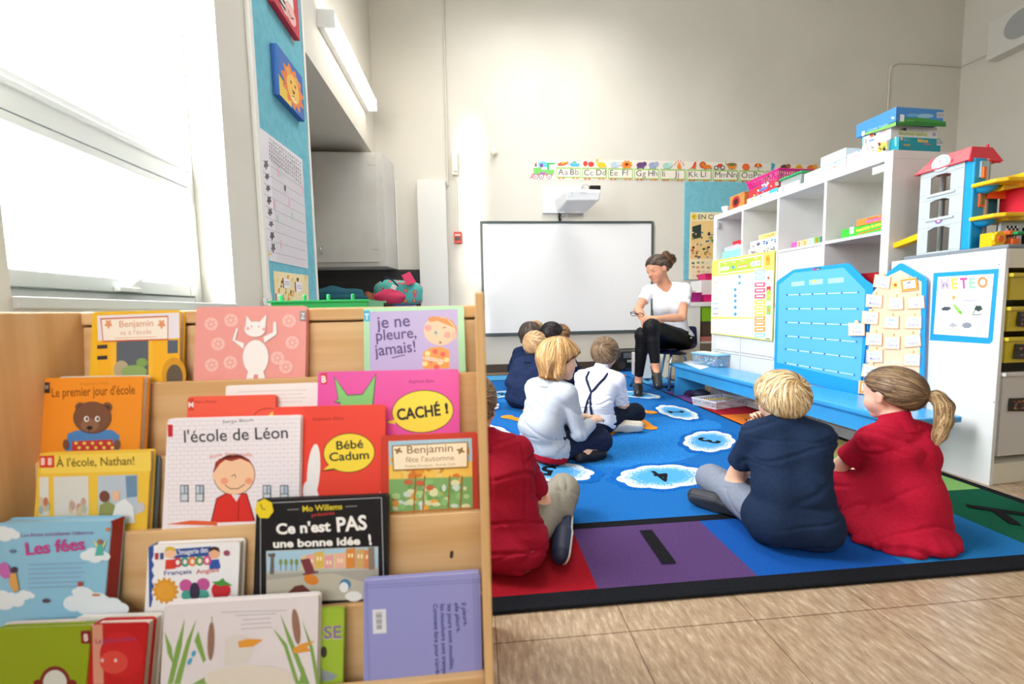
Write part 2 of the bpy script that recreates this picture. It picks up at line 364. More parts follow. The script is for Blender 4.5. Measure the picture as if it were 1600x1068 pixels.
# ---- tier one
def art(A):
    A.quad((152, 493), (280, 488), (281, 592), (155, 597), '#e8e3ea'); A.quad((150, 532), (281, 528), (281, 592), (154, 597), '#f2b52b')
    A.quad((177, 534), (235, 531), (235, 592), (178, 595), '#5d6670'); A.quad((173, 534), (182, 534), (182, 595), (174, 595), '#f4bd3c'); A.quad((232, 531), (239, 531), (239, 592), (232, 592), '#f4bd3c')
    for y in (539, 556): A.quad((152, y), (168, y-1), (168, y+5), (152, y+6), '#39373c')
    A.quad((262, 531), (278, 531), (278, 551), (262, 552), '#596372'); A.ell(272, 585, 19, 27, '#d79a2a', n=20); A.ell(273, 589, 13, 20, '#64594a', n=20)
    A.ell(190, 577, 12, 14, '#b5a98b'); A.ell(210, 580, 20, 10, '#8fae6a'); A.ell(222, 566, 9, 7, '#7fa45c')
    A.quad((157, 497), (263, 493), (263, 531), (161, 534), '#c9532f'); A.quad((159, 499), (262, 495), (262, 529), (162, 532), '#f6ecdd')
    A.text('Benjamin', (187, 511), (240, 509), 10, '#d79b78', .01); A.text("va à l'école", (188, 523), (237, 521), 7, '#d79b78'); rows(A, 180, 246, 528, 1, 3, '#e6b79c', 1.2)
    for x in (170, 253): A.ell(x, 506, 5, 6, '#e39a6d', wob=.3, wn=5)
book(0, (144.5, 487), (282, 484), '#f0bd2e', 'yellow framed picture book with a school bus, first on the top tier', .015, 0, art)
def art(A):
    for x, y in ((330, 506), (361, 500), (341, 537), (331, 570), (360, 566), (452, 501), (457, 535), (434, 559), (447, 573)):
        A.ell(x, y, 10.5, 10, '#f2c1b9'); A.ell(x, y, 6, 6, '#eba79f', wob=.35, wn=6); A.ell(x, y, 2, 2, '#f4d0c8')
    w = '#f3eeec'; o_ = '#c9a5a4'
    for c, g in ((o_, 1.0), (w, 0)):
        A.ell(400, 558, 20+g, 27+g, c); A.ell(399, 514, 16.5+g, 12+g, c); A.poly([(384-g, 512), (386-g, 493-g), (395, 505), (405, 504), (417+g, 491-g), (415+g, 512)], c)
        A.poly([(382, 536-g), (368-g, 531), (373, 514), (370-g, 512), (364-g, 531), (381, 545+g)], c); A.poly([(414, 535+g), (433+g, 522), (432+g, 503), (428, 503), (427, 519), (412, 526-g)], c)
        A.poly([(388-g, 580), (384-g, 597), (396+g, 597), (398, 580)], c); A.poly([(404, 580), (404-g, 597), (417+g, 597), (412+g, 580)], c)
    for x, y in ((388, 513), (413, 514)): A.ell(x, y, 2.4, 2.4, '#f0a9a2')
    for x in (394, 405): A.ell(x, 510, .9, 1.1, '#7b6a74')
    A.quad((469, 486), (478, 485.5), (478, 501), (469, 501), '#9b9494'); A.text('Z', (470.5, 498), (477, 498), 9, '#e9e4e2', .03)
book(0, (307, 479), (479, 477.5), '#ec9f98', 'pink picture book with a white cat figure and pale dots', .012, 0, art)
def art(A):
    A.quad((577, 487), (715, 483), (717, 590), (578, 592), '#bdb2e0')
    p = '#54407e'
    A.text('je ne', (589, 513), (641, 509), 19, p, .012); A.text('pleure,', (588, 532), (651, 527), 17, p, .012); A.text('jamais!', (586, 556), (650, 549), 18, p, .012)
    A.line([(612, 559), (633, 554)], 1.6, p)
    A.quad((568, 485), (578, 485), (578, 502), (569, 502), '#45b5d8'); A.text('T', (570, 499), (576.5, 499), 9, '#eefaff', .03)
    A.poly([(668, 502), (672, 495), (690, 494), (706, 500), (714, 512), (713, 522), (704, 520), (700, 505), (684, 500), (676, 503)], '#dd9452')
    A.ell(687, 517, 25, 22, '#f6cdae', rot=.2); A.ell(709, 524, 4, 6, '#efc0a0')
    A.poly([(668, 497), (677, 494), (698, 498), (711, 512), (700, 508), (684, 501), (672, 503)], '#dd9452')
    for x, y in ((669, 512), (699, 523)): A.ell(x, y, 5.5, 5, '#f0a59c')
    A.ell(681, 520, 3, 4, '#a8c9c4'); A.ell(681, 519, 1, 1.4, '#44404a'); A.line([(692, 512), (697, 511)], 1.3, '#57443c'); A.ell(688, 535, 1.6, 2, '#9a4640')
    A.poly([(661, 550), (672, 543), (688, 541), (702, 547), (702, 575), (661, 576)], '#f2a04d')
    for x, y in ((668, 552), (680, 549), (692, 553), (674, 563), (688, 566), (698, 562), (664, 568), (682, 573)): A.ell(x, y, 4.4, 4, '#e2605a' if (x+y) % 2 else '#f6e3a4', n=8)
    A.poly([(659, 558), (668, 556), (694, 562), (693, 567), (666, 563)], '#f6cdae')
book(0, (568, 481), (724.5, 477), '#a6dcae', 'lilac picture book with a green border and a child in an orange top', .007, 0, art)
# ---- tier two
def art(A):
    A.text("Le premier jour d'école", (81, 620), (211, 615), 14, '#8a4a12', .012); A.text('Rosemary Wells', (126, 602), (170, 600), 5, '#cf7d22')
    A.quad((68, 597), (78, 597), (78, 614), (69, 614), '#3a2622'); A.text('W', (69.5, 608), (76.5, 608), 7, '#cdbcae', .02)
    br = '#7b5440'; dk = '#4c3226'
    A.poly([(102, 704), (106, 677), (120, 672), (175, 671), (187, 680), (186, 703)], '#4d86c3')
    A.poly([(112, 704), (113, 689), (176, 686), (180, 703)], '#c53f3c')
    for i in range(5):
        for j in range(2): A.ell(119+i*13+j*5, 692+j*7, 3, 2.6, '#e8d45c', n=6)
    for x in (126, 168): A.ell(x, 636, 8, 8, br); A.ell(x, 637, 4, 4.5, dk)
    A.ell(145, 652, 30, 25, dk); A.ell(145, 652, 29.2, 24.2, br); A.ell(141, 664, 14, 10, '#8f6850')
    for x in (136, 153): A.ell(x, 654, 4, 4.5, '#ece6e2'); A.ell(x+.6, 654, 2.1, 2.6, '#3d3a40')
    A.ell(141, 668, 4.8, 3, '#2c1d18'); A.line([(141, 670), (139, 676)], 1, dk)
    for x in (104, 184): A.ell(x, 694, 5, 8, br)
book(1, (66, 590.5), (224, 587), '#f2962c', 'orange picture book with a brown bear in a blue shirt', .016, -.006, art, side='L')
book(1, (92, 588), (232, 585.5), '#dfe6da', 'slim white and green book tucked behind the orange bear book', .006, .013, None, spine='#7fb08a')
def art(A): A.text('Mario Ramos', (305, 630), (338, 628.5), 4.5, '#a33228'); A.quad((294, 622), (303, 622), (303, 641), (295, 641), '#cf4634'); A.text('M', (294.5, 636), (302.5, 636), 8, '#f3e9e2', .03); A.ell(420, 652, 24, 15, '#9c2c20'); A.ell(420, 652, 22.8, 13.8, '#f0604a'); A.ell(434, 651, 14, 10, '#efd66a')
book(1, (293.5, 619.5), (431, 616), '#f0604a', 'coral red picture book almost hidden behind the white brick-wall cover', .007, -.004, art)
book(1, (353, 602), (497, 597), '#f3f1ee', 'plain white book standing behind the coral red book', .005, .011, lambda A: rows(A, 372, 480, 612, 4, 6, '#dcd9d8', 1.4))
def art(A):
    A.poly([(521.5, 587), (543, 616.5), (566, 615), (588, 582.5), (582, 650), (527, 650), (532, 630), (521, 628), (528, 623)], '#3c5b3a')
    A.poly([(523, 590), (542.5, 618), (566.5, 616.5), (586.5, 586.5), (580, 650), (529, 650), (532.5, 628), (523, 627), (529, 623.5)], '#85cf7c')
    A.text('Stephanie Blake', (639, 598), (679, 597), 5, '#8a2b68'); A.quad((501, 583), (511, 582.5), (511, 600), (501.5, 600), '#d23a4a'); A.text('B', (502.5, 597), (509.5, 597), 10, '#f7efe9', .04)
    b = '#55441c'; y = '#f6e04e'
    A.poly([(604, 657), (613, 656), (613, 661), (606, 661)], b)
    A.ell(660.5, 642.5, 48.5, 33.5, b, rot=-.08, n=40); A.poly([(604.5, 658), (618, 655), (618, 662), (607, 660.5)], y); A.ell(660.5, 642.5, 47.3, 32.3, y, rot=-.08, n=40)
    A.text('CACHÉ', (621, 656), (689, 648), 17, '#26272b', .035); A.text('!', (696, 645), (701, 644.5), 15, '#26272b', .05)
book(1, (497, 580.5), (717, 576), '#e558ac', 'bright pink picture book with a green pointed shape and yellow speech bubble', .006, -.002, art)
# ---- tier three
def art(A):
    A.quad((63, 712), (236, 706), (236, 735), (64, 740), '#f1d25a'); A.text('À l\'école, Nathan!', (88, 729), (210, 725.5), 13, '#6e5a22', .012)
    A.quad((61, 712), (85, 711), (85, 730), (62, 730.5), '#d8402f')
    for x in (64, 75): A.quad((x, 715), (x+6, 715), (x+6, 726), (x, 726.5), '#f2d0c6')
    A.quad((62, 745), (76, 744.5), (77, 805), (62, 806), '#d9dcd6'); A.quad((84, 744.5), (138, 743), (139, 804), (85, 806), '#d8d9d2'); A.quad((153, 743), (215, 741), (216, 803), (154, 805), '#b9c7d2')
    rr = random.Random(3)
    for x0, x1 in ((64, 76), (88, 137)):
        for i in range(9): x = rr.uniform(x0, x1); A.ell(x, rr.uniform(782, 800), 4, 7, rr.choice(['#b7bfa6', '#c9a08c', '#a9b6b6', '#d6c3a2', '#c2795f']), n=10)
    A.ell(164, 775, 8, 9, '#7b4a3c'); A.poly([(155, 806), (157, 788), (170, 782), (182, 790), (184, 806)], '#93985a'); A.ell(182, 774, 6, 9, '#e7b896'); A.poly([(176, 808), (182, 786), (196, 778), (209, 790), (212, 816), (180, 818)], '#e8e9ea'); A.ell(221, 792, 6, 8, '#c9c9cc')
    A.quad((197, 743), (214, 742), (214, 775), (199, 777), '#6f8fae')
book(2, (61, 708), (236, 702.5), '#edc443', 'yellow picture book of schoolroom windows with white page edges', .012, -.004, art)
book(2, (78, 712), (243, 709), '#1f8fb0', 'teal book slotted behind the yellow schoolroom book', .005, .009, None)
book(2, (96, 715), (250, 712), '#8d97a0', 'slim grey book behind the teal book on the third tier', .004, .0155, None)
BRICK = '#d8cdd6'
def art(A):
    A.hold = True
    for j in range(25):
        y = 657+j*6.6; A.line([(262, y+2), (470, y-3)], .7, BRICK)
        for i in range(18): x = 264+i*12+(j % 2)*6; A.line([(x, y+1.6), (x, y+8)], .6, BRICK) if x < 468 and y+1.6 > 652 else None
    A.hold = False; A.k += 1
    A.text('Serge Bloch', (348, 661), (396, 658), 5, '#6a6670'); A.quad((262, 663), (270, 663), (270, 682), (262.5, 682), '#c8262f')
    A.text("l'école de Léon", (288, 691), (450, 684), 19, '#232329', .006)
    for k, ch in enumerate('école maternelle'.split()): A.text(ch, ((328, 716), (352, 711))[k], ((348, 712), (394, 713))[k], 6, '#e28f86', .01)
    A.poly([(329, 816), (338, 778), (352, 770), (386, 770), (399, 813)], '#7a1d18'); A.poly([(331, 816), (339.5, 779), (352, 771.5), (385, 771.5), (397, 814)], '#d8322b'); A.line([(374, 772), (372, 812)], 1, '#7a1d18')
    A.ell(366, 741, 33, 32, '#5b3128'); A.ell(366, 741, 32, 31, '#f4c9a4'); A.ell(336, 743, 4, 6, '#f4c9a4')
    A.poly([(334, 738), (337, 721), (352, 712), (374, 711), (390, 718), (398, 731), (390, 722), (376, 716), (362, 720), (352, 718), (344, 724)], '#a43226'); A.poly([(340, 718), (356, 711), (376, 710), (392, 719), (374, 714), (356, 716)], '#5b1f18')
    for x in (351, 389): A.ell(x, 751, 6, 5, '#f0a183')
    A.line([(352, 757), (360, 763), (372, 763), (383, 756)], 1.1, '#3f2a26'); A.line([(362, 744), (367, 740), (369, 746)], 1, '#3f2a26')
    A.poly([(362, 772), (376, 772), (370, 783)], '#e9dfe4')
    for x in (282, 306, 411, 438): A.rect(x, 757, x+13, 783, '#5d6268'); A.rect(x+1.4, 758.5, x+6, 770, '#c9d5e0'); A.rect(x+7.4, 758.5, x+11.6, 770, '#b2c3d6'); A.rect(x+1.4, 771.4, x+11.6, 781.6, '#ced6dc')
    A.poly([(262, 818), (300, 812), (340, 814), (340, 820)], '#e0643c')
book(2, (262, 654), (470, 648.5), '#efeaf0', 'white brick-wall picture book with a smiling child in a red jacket', .011, -.011, art)
def art(A):
    A.text('Stephanie Blake', (489, 657), (537, 655), 5, '#9c2a22'); A.ell(490, 737, 10, 44, '#ededee', rot=.08); A.ell(486, 776, 12, 26, '#ededee', rot=-.2)
    b = '#54421c'; y = '#f4da45'
    A.poly([(502, 736), (518, 724), (524, 734)], b); A.ell(545.5, 707, 40.5, 31, b, rot=-.06, n=40); A.poly([(505, 734), (518, 722), (524, 731)], y); A.ell(545.5, 707, 39.3, 29.8, y, rot=-.06, n=40)
    A.text('Bébé', (526, 702), (568, 699), 13, '#2b2b2e', .018); A.text('Cadum', (515, 720), (577, 716), 13, '#2b2b2e', .018); A.rect(594, 768, 604, 776, '#e9e5e0')
book(2, (427, 636), (602, 631.5), '#ea4a3a', 'red picture book with a yellow speech bubble beside the white brick-wall book', .008, .002, art)
def art(A):
    A.quad((607, 689), (737, 684), (739, 800), (609, 804), '#f1c85c'); A.quad((607, 689), (737, 684), (738, 720), (608, 726), '#a8cfe0')
    rr = random.Random(5)
    for i in range(46):
        x, y = rr.uniform(614, 730), rr.uniform(696, 745); A.ell(x, y, rr.uniform(4, 9), rr.uniform(3, 7), rr.choice(['#e8a13a', '#f0bd4e', '#d77f34', '#efd07a', '#d8963c']), n=9)
    A.quad((608, 748), (738, 744), (739, 800), (609, 804), '#7fae6c')
    for i in range(60):
        x, y = rr.uniform(615, 731), rr.uniform(750, 799); A.ell(x, y, rr.uniform(3, 8), rr.uniform(3, 6), rr.choice(['#8cc07a', '#6ba65a', '#a8cf8c', '#d8dcae', '#e0a548', '#c7d7d0', '#c06a40']), n=8)
    for x in (650, 664, 703, 722): A.line([(x, 742), (x-3, 800)], 2, '#9a6a3a')
    A.line([(609, 800), (738, 792)], 3, '#b3743a')
    A.quad((613, 695), (731, 689), (731, 729), (615, 734), '#9a6a30'); A.quad((615, 696.5), (729.5, 690.5), (729.5, 727.5), (616.5, 732.3), '#f5e9cd')
    A.text('Benjamin', (637, 707.5), (708, 704), 12, '#8a6a40', .006); A.text("fête l'automne", (635, 721), (710, 717.5), 8.5, '#a08050'); A.text('Paulette Bourgeois - Brenda Clark', (634, 729), (712, 725.5), 4, '#a98b5e')
    for x in (623, 720): A.ell(x, 703, 5, 4, '#8e6f43', wob=.4, wn=4)
book(2, (595, 680.5), (746, 675), '#c8402f', 'red framed picture book of an autumn garden on the third tier', .007, -.004, art)
# ---- tier four
def art(A):
    rr = random.Random(7); cl = '#dfe9f0'
    def cloud(x, y, s):
        for dx, dy, r in ((-1, .2, .7), (-.3, -.2, .8), (.5, 0, .75), (1.1, .3, .6), (0, .35, .9)): A.ell(x+dx*s, y+dy*s*.8, r*s, r*s*.75, cl, n=16)
    cloud(8, 832, 14); cloud(8, 935, 18); cloud(40, 928, 9); cloud(140, 938, 24); cloud(165, 945, 22); cloud(130, 922, 10); cloud(150, 865, 14)
    A.text('Les livres scintillants Usborne', (34, 838), (147, 833.5), 6, '#8f6fa6', .01); A.text('Les fées', (42, 866), (134, 857), 19, '#c0428c', .025)
    rows(A, 46, 136, 881, 6, 7.2, '#86a0c0', 1.5)
    A.ell(9, 890, 9, 13, '#c06ab2', rot=-.3); A.ell(24, 889, 5, 5, '#4a3a44'); A.poly([(18, 895), (27, 894), (32, 920), (24, 924), (16, 910)], '#d9a25a')
    A.poly([(147, 842), (156, 850), (153, 856)], '#d9d27a'); A.poly([(169, 842), (161, 850), (163, 856)], '#d9d27a'); A.ell(158, 845, 4, 4, '#9c6a4a'); A.poly([(154, 850), (162, 849), (164, 866), (150, 867)], '#52b2a8')
    A.ell(74, 937, 6, 3.5, '#5a4a62'); A.ell(22, 860, 5, 3, '#6a7fa6'); A.ell(127, 911, 4, 4, '#b0503c'); A.ell(152, 928, 7, 2, '#c48a5a'); A.ell(170, 826, 3, 3, '#d9803c')
book(3, (-13, 817), (174, 813), '#8cc2de', 'large pale blue picture book with clouds and a dark red spine', .026, -.008, art, name='picture_book', spine='#9b1629', edge='#9cc6dc', side='R')
def art(A):
    A.poly([(232, 855), (240, 851), (240, 868), (237, 874), (241, 882), (237, 890), (241, 899), (237, 907), (241, 916), (237, 925), (239, 934), (236, 948), (233, 948)], '#33569f')
    A.quad((262, 858), (330, 853), (330, 868), (264, 872), '#33569f'); A.text('L\'Imagerie des', (275, 867), (325, 862), 8, '#eef0f4', .01)
    for x, h, sk, bd in ((266, '#d8b83c', '#f0c09c', '#d8402f'), (335, '#3a2b2c', '#e8b48e', '#2f58a8')):
        A.ell(x, 864, 9, 8, sk); A.poly([(x-9, 862), (x-7, 855), (x, 853), (x+7, 855), (x+9, 862), (x, 858)], h); A.poly([(x-8, 889), (x-7, 874), (x+7, 873), (x+10, 885), (x+8, 888)], bd)
    for k, c in enumerate(('#c43a4a', '#3d9a8c', '#e07a3a', '#4a9a5a', '#d0508c')): A.ell(278+k*11.5, 878-k*.8, 7, 7.5, c); A.ell(278+k*11.5, 878-k*.8, 3, 4, '#efe6da')
    A.text('Français', (257, 898), (300, 895), 7, '#52589a', .008); A.text('Anglais', (307, 896), (343, 892), 7, '#d05a56', .008)
    A.ell(259, 922, 19, 19, '#dd9c30', wob=.13, wn=14, n=84); A.ell(259, 922, 13, 13, '#e3a43c')
    A.ell(259, 922, .1, .1, '#e3a43c'); A.ell(291, 914, 10, 10, '#c45a9a'); A.ell(318, 912, 10, 10, '#c45a9a'); A.ell(293, 929, 9, 8, '#4aa89a'); A.ell(318, 928, 9, 8, '#4aa89a'); A.ell(305, 923, 8, 14, '#3c3550')
    A.ell(346, 921, 15, 14, '#c8303a'); A.ell(345, 929, 11, 10, '#c8303a'); A.poly([(331, 908), (342, 907), (349, 902), (352, 907), (365, 914), (352, 913), (344, 915)], '#4a9a42')
    A.quad((243, 863), (248, 863), (248, 873), (243, 873), '#b8323a'); A.quad((251, 863), (256, 862.5), (256, 872.5), (251, 873), '#4a5a92'); A.ell(355, 863, 5, 4.5, '#9a4a6a')
book(3, (232, 852.5), (375, 846), '#eef0f2', 'small white board book of a sun, butterfly and strawberry', .018, -.002, art, spine='#33569f')
def art(A):
    A.line([(407, 930), (407, 786), (596, 777), (600, 930)], 1, '#b9bcc0')
    A.text('Mo Willems', (473, 799), (535, 795), 9, '#d8c430', .02); A.text('présente', (487, 807), (523, 803), 5.5, '#c03c30', .01)
    A.line([(449, 796), (467, 795)], 1.2, '#9a9a9a'); A.line([(540, 791), (558, 790)], 1.2, '#9a9a9a')
    A.text("Ce n'est", (432, 834), (517, 829), 16, '#f2f1ee', .035); A.text('PAS', (527, 830), (574, 826), 22, '#f2f1ee', .03)
    A.text('une bonne idée', (427, 855), (563, 850), 12, '#f2f1ee', .035); A.text('!', (577, 850), (581, 849.5), 15, '#f2f1ee', .06)
    A.quad((416, 860), (591, 853), (592, 934), (417, 940), '#b9bdb6'); A.quad((417, 861), (590, 854), (590, 885), (417, 892), '#a6cbe0'); A.quad((470, 868), (545, 862), (545, 886), (470, 890), '#d9c79c')
    for x, c, y in ((478, '#e6a89c', 864), (492, '#d8b85c', 860), (507, '#e0a0a6', 866), (525, '#e8b4a0', 863), (541, '#d98a3c', 855), (556, '#cfa86a', 856), (569, '#d98a5c', 857)): A.quad((x, y+2), (x+14, y), (x+14, 886), (x, 888), c); A.rect(x+3, y+9, x+6, y+15, '#f0e4b8'); A.rect(x+8, y+9, x+11, y+15, '#f0e4b8')
    for x in (439, 447, 456, 464): A.ell(x, 877, 2.4, 5, '#8a9a4a'); A.line([(x, 880), (x, 890)], 1, '#8a7a4a')
    A.quad((576, 854), (585, 853.6), (586, 900), (577, 902), '#8a7a6a'); A.quad((424, 868), (428, 868), (429, 914), (421, 916), '#6f655c'); A.quad((419, 864), (431, 863), (430, 869), (421, 869), '#6f655c')
    A.quad((417, 896), (592, 888), (592, 934), (417, 940), '#a8a69c'); A.poly([(417, 905), (520, 894), (592, 915), (592, 934), (417, 940)], '#bdb9a8')
    A.poly([(446, 929), (462, 914), (474, 912), (488, 924), (504, 928), (500, 936), (448, 938)], '#6e3a34'); A.ell(487, 904, 12, 8, '#d98632', rot=.3); A.quad((470, 873), (484, 871), (492, 892), (478, 894), '#7a3a40'); A.line([(474, 896), (498, 892)], 3, '#7a3a40')
    A.ell(540, 912, 9, 9, '#4a86b0'); A.ell(538, 916, 7, 8, '#e9ebec'); A.ell(553, 930, 13, 8, '#e9ebec')
    A.ell(414, 794, 14, 15, '#e8cf2c', wob=.06, wn=7); A.line([(408, 786), (411, 794), (416, 795)], 1.6, '#8a6a1c')
book(3, (401, 780.5), (607, 772.5), '#17171c', 'tall black picture book with white lettering and a street scene', .011, -.008, art)
# ---- tier five
def art(A):
    A.ell(86, 1066, 24, 26, '#7a2420'); A.ell(86, 1068, 19, 22, '#cdd0c6'); A.quad((126, 985), (142, 984), (142, 1005), (127, 1005), '#7e1f22'); A.text('8', (131, 1001), (138, 1000.5), 11, '#e8dcd0', .03)
    A.ell(60, 1066, 8, 5, '#7a2420'); A.ell(112, 1066, 8, 5, '#7a2420')
book(4, (-8, 982), (143, 976), '#8a9c10', 'olive green picture book with a round red motif', .010, -.010, art)
book(4, (6, 974), (128, 969), '#e5d9d2', 'pale pink paperback behind the olive green book', .006, .004, None)
def art(A):
    A.quad((144, 976), (160, 975), (162, 1068), (146, 1068), '#cf9078'); A.ell(190, 1022, 34, 36, '#c22026'); A.ell(178, 1034, 22, 18, '#d0463c'); A.text('Le gros cochon', (150, 1005), (211, 1000), 8, '#8a3a6a', .012)
    for x in (160, 181): A.ell(x, 1031, 2.6, 3, '#d9b8c0')
book(4, (144, 974.5), (232, 972), '#b8151c', 'glossy red picture book with a round face beside the olive green book', .016, -.008, art)
book(4, (113, 968), (246, 963.5), '#e3e4e2', 'white bound book behind the glossy red picture book', .014, .010, None)
def art(A):
    for i, (n, y) in enumerate(((98, 955), (60, 960), (42, 967), (46, 974), (46, 981))): A.line([(404-n*.6, y+1), (404+n*.45, y-2)], 1.3, '#b3abb6')
    g = '#7fa552'
    for p in ([(262, 1068), (275, 1010), (289, 965), (284, 1010), (270, 1068)], [(272, 1068), (292, 1000), (307, 966), (296, 1010), (282, 1068)], [(257, 985), (268, 1010), (272, 1040), (262, 1020)], [(318, 1035), (304, 1000), (310, 985), (322, 1030)],
              [(462, 1068), (444, 1010), (426, 980), (448, 1005), (468, 1068)], [(476, 1068), (450, 1000), (438, 958), (459, 1005), (484, 1068)], [(494, 1068), (484, 1010), (472, 968), (489, 1010), (500, 1068)], [(466, 1068), (474, 1040), (482, 1068)], [(300, 1068), (330, 1052), (345, 1068)]): A.poly(p, g)
    A.ell(330, 1001, 5.5, 30, '#94705c', rot=.03); A.ell(463, 978, 6, 28, '#94705c', rot=-.12); A.line([(331, 962), (332, 972)], 1.2, g)
    A.poly([(350, 1040), (352, 998), (368, 990), (386, 992), (398, 1012), (388, 1034)], '#d9d3cc'); A.ell(390, 1060, 70, 22, '#ddd5c8'); A.poly([(372, 1001), (388, 997), (412, 998), (396, 1009), (374, 1011)], '#e09a38')
    A.poly([(458, 1012), (470, 1005), (492, 1000), (480, 1010), (486, 1016), (460, 1020)], '#dd9a40'); A.ell(297, 1032, 3, 6, '#4fa6d0', rot=.5); A.ell(303, 1020, 3, 5, '#4fa6d0', rot=.3)
book(4, (257, 944.5), (498, 930), '#dfd9dc', 'pale grey picture book with green reeds and brown cattails', .013, -.014, art)
book(4, (470, 953), (538, 949), '#9bbb3a', 'green picture book half hidden behind the pale reed book', .006, .0, lambda A: (A.text('SE', (505, 998), (534, 997), 20, '#c9cdb0', .03), A.text('SE', (506, 997), (534, 996), 19, '#8a6a9a', .02), A.ell(506, 1018, 5, 9, '#3a3a34'), A.poly([(502, 1045), (528, 1054), (520, 1062), (502, 1064)], '#8a96a0'), A.rect(498, 935, 502, 960, '#b02a34')))
def art(A):
    p = '#8a8cc8'
    for x in (572, 574.5, 740, 743.5, 747): A.line([(x-1, 908 if x < 600 else 902), (x+4, 1066)], .9, '#767ab6')
    for y in (914, 918): A.line([(571, y), (752, y-9)], .9, '#767ab6')
    A.quad((582, 952), (603, 950.5), (604, 988), (583, 989.5), '#dcdfe6')
    for i in range(9): A.line([(587+.2*i, 957+i*3), (597, 956.2+i*3)], 1.5 if i % 3 else .8, '#3c4150')
    k = '#46487e'
    for t, x, y1 in (('Il pleure,', 724, 977), ('elle pleure,', 713, 987), ('les jours sont mouillés,', 702, 1046), ('les mouchoirs sont trempés,', 691, 1060), ("Comment faire pour s'arrêter", 680, 1062)):
        A.text(t, (x-3, 941 if x > 705 else 943), (x+1, y1), 7, k, .012, up=(1, -.03))
book(4, (568, 907), (750, 894), '#9296d2', 'lilac blue book showing its back cover with sideways lettering', .012, -.006, art, drop=.045, rough=.3)
# ================================================================ rug
RZt = .010
def fab(col): return mat('carpet '+col, col, .95, spec=.08, noise=(190, tuple(min(1, v*1.18+.004) for v in lin(col)), .35, .7), bump=(900, .5, .002))
rug = tag(MB().m(fab('#15161a')).box(-.585, 1.985, .915, 4.555, 0, RZt).build('alphabet_rug', None, .004, loc=(.7, 2.7, 0)), 'large blue classroom rug with numbered clouds and a coloured letter border', 'rug')
A = Art((0, 0, RZt), (0, 0, 1), .00006, lambda x, y: Vector((x, y, RZt)))
BLUE = fab('#1b62a6'); BLUE2 = fab('#0f55a0')
YB_ = [.965, 1.345, 1.738, 2.13, 2.52, 2.915, 3.31, 3.70, 4.09, 4.505]
cR = ['#10503a', '#7fae62', '#b09a5e', '#d2702a', '#a31f2e', '#6a4488', '#1f5fae', '#4d97c8', '#1f74c0']
cL = ['#1f74c0', '#a31f2e', '#d2702a', '#b09a5e', '#7fae62', '#10503a', '#4d97c8', '#1f5fae', '#6a4488']
A.hold = True
for i in range(9):
    A.rect(1.62, YB_[i], 1.94, YB_[i+1], fab(cR[i])); A.rect(-.54, YB_[i], -.22, YB_[i+1], fab(cL[i]))
XB_ = [-.22, .295, .737, 1.178, 1.62]
for i, c in enumerate(('#8a0f1c', '#4e3662', '#114a94', '#1b659c')): A.rect(XB_[i], .965, XB_[i+1], 1.25, fab(c))  # front row colours darkened for the weaker light at this end
XB2 = [-.22, .10, .46, .80, 1.10, 1.36, 1.62]
for i, c in enumerate(('#4d97c8', '#4f9bd0', '#1f6fc0', '#2a7a4a', '#b02a34', '#d2702a')): A.rect(XB2[i], 4.20, XB2[i+1], 4.505, fab(c))
A.rect(-.20, 1.285, 1.60, 4.165, BLUE)
A.hold = False; A.k += 1
K = fab('#17171b')
SPK = mat('carpet speckle deep', '#1568b4', .95, spec=.08, noise=(170, '#0d4f9c', .46, .54))
SPL = mat('carpet speckle light', '#2f7fc4', .95, spec=.08, noise=(170, '#1a6cb8', .46, .54))
WH = fab('#cfcfc8'); W1 = mat('carpet speckle white', '#d6dcdc', .95, spec=.08, noise=(170, '#4f9cd0', .46, .56)); W2 = mat('carpet speckle pale', '#9cc6e0', .95, spec=.08, noise=(170, '#4f9ace', .38, .5)); W3 = fab('#4c98cc')
for (x, y, r) in ((.7, 2.05, .5), (1.2, 2.35, .3), (.5, 3.4, .5), (.9, 3.7, .4)): A.ell(x, y, r, r*.62, SPL, n=30)
def digit(t, x, y, h, ang):                       # top of the numeral points along ang
    u = (math.cos(ang), math.sin(ang)); v = (u[1], -u[0]); w_ = h*.62 if t != '1' else h*.3
    a = (x-v[0]*w_/2-u[0]*h/2, y-v[1]*w_/2-u[1]*h/2); A.text(t, a, (a[0]+v[0]*w_, a[1]+v[1]*w_), h, K, .03, up=u)
def cloud(x, y, ang, t, lx=.2, ly=.115):
    def shp(k): return [(x+(lx*k*q*math.cos(th))*math.cos(ang)-(ly*k*q*math.sin(th))*math.sin(ang), y+lx*k*q*math.cos(th)*math.sin(ang)+ly*k*q*math.sin(th)*math.cos(ang))
                        for th, q in ((2*math.pi*i/72, 1+.10*abs(math.sin(4.5*2*math.pi*i/72+.4))-.05+.03*math.sin(2*math.pi*i/72*2)) for i in range(72))]
    A.poly(shp(1.22), SPK); A.poly(shp(1.0), WH); A.poly(shp(.84), W1); A.poly(shp(.70), W2); A.poly(shp(.56), W3)
    digit(t, x, y, .105, ang-math.pi/2)
for x, y, t in ((.783, 1.62, '4'), (1.245, 2.03, '3'), (1.375, 2.64, '2'), (1.33, 3.24, '1'), (.30, 1.74, '5'), (.04, 2.37, '6'), (.02, 2.98, '7'), (.20, 3.46, '8'), (.62, 3.72, '9')):
    an = math.atan2(y-2.7, x-.68); cloud(x, y, an+math.pi/2, t)
ORG = fab('#dc8a2c')
for k in range(8):
    an = k*math.pi/4+.18; pts = []
    for i in range(7): r = .22+i*.047; b_ = an+.25*math.sin(i*.7); pts.append((.69+r*math.cos(b_), 2.67+r*math.sin(b_)))
    A.line(pts, .062, ORG); A.ell(pts[-1][0], pts[-1][1], .045, .045, ORG)
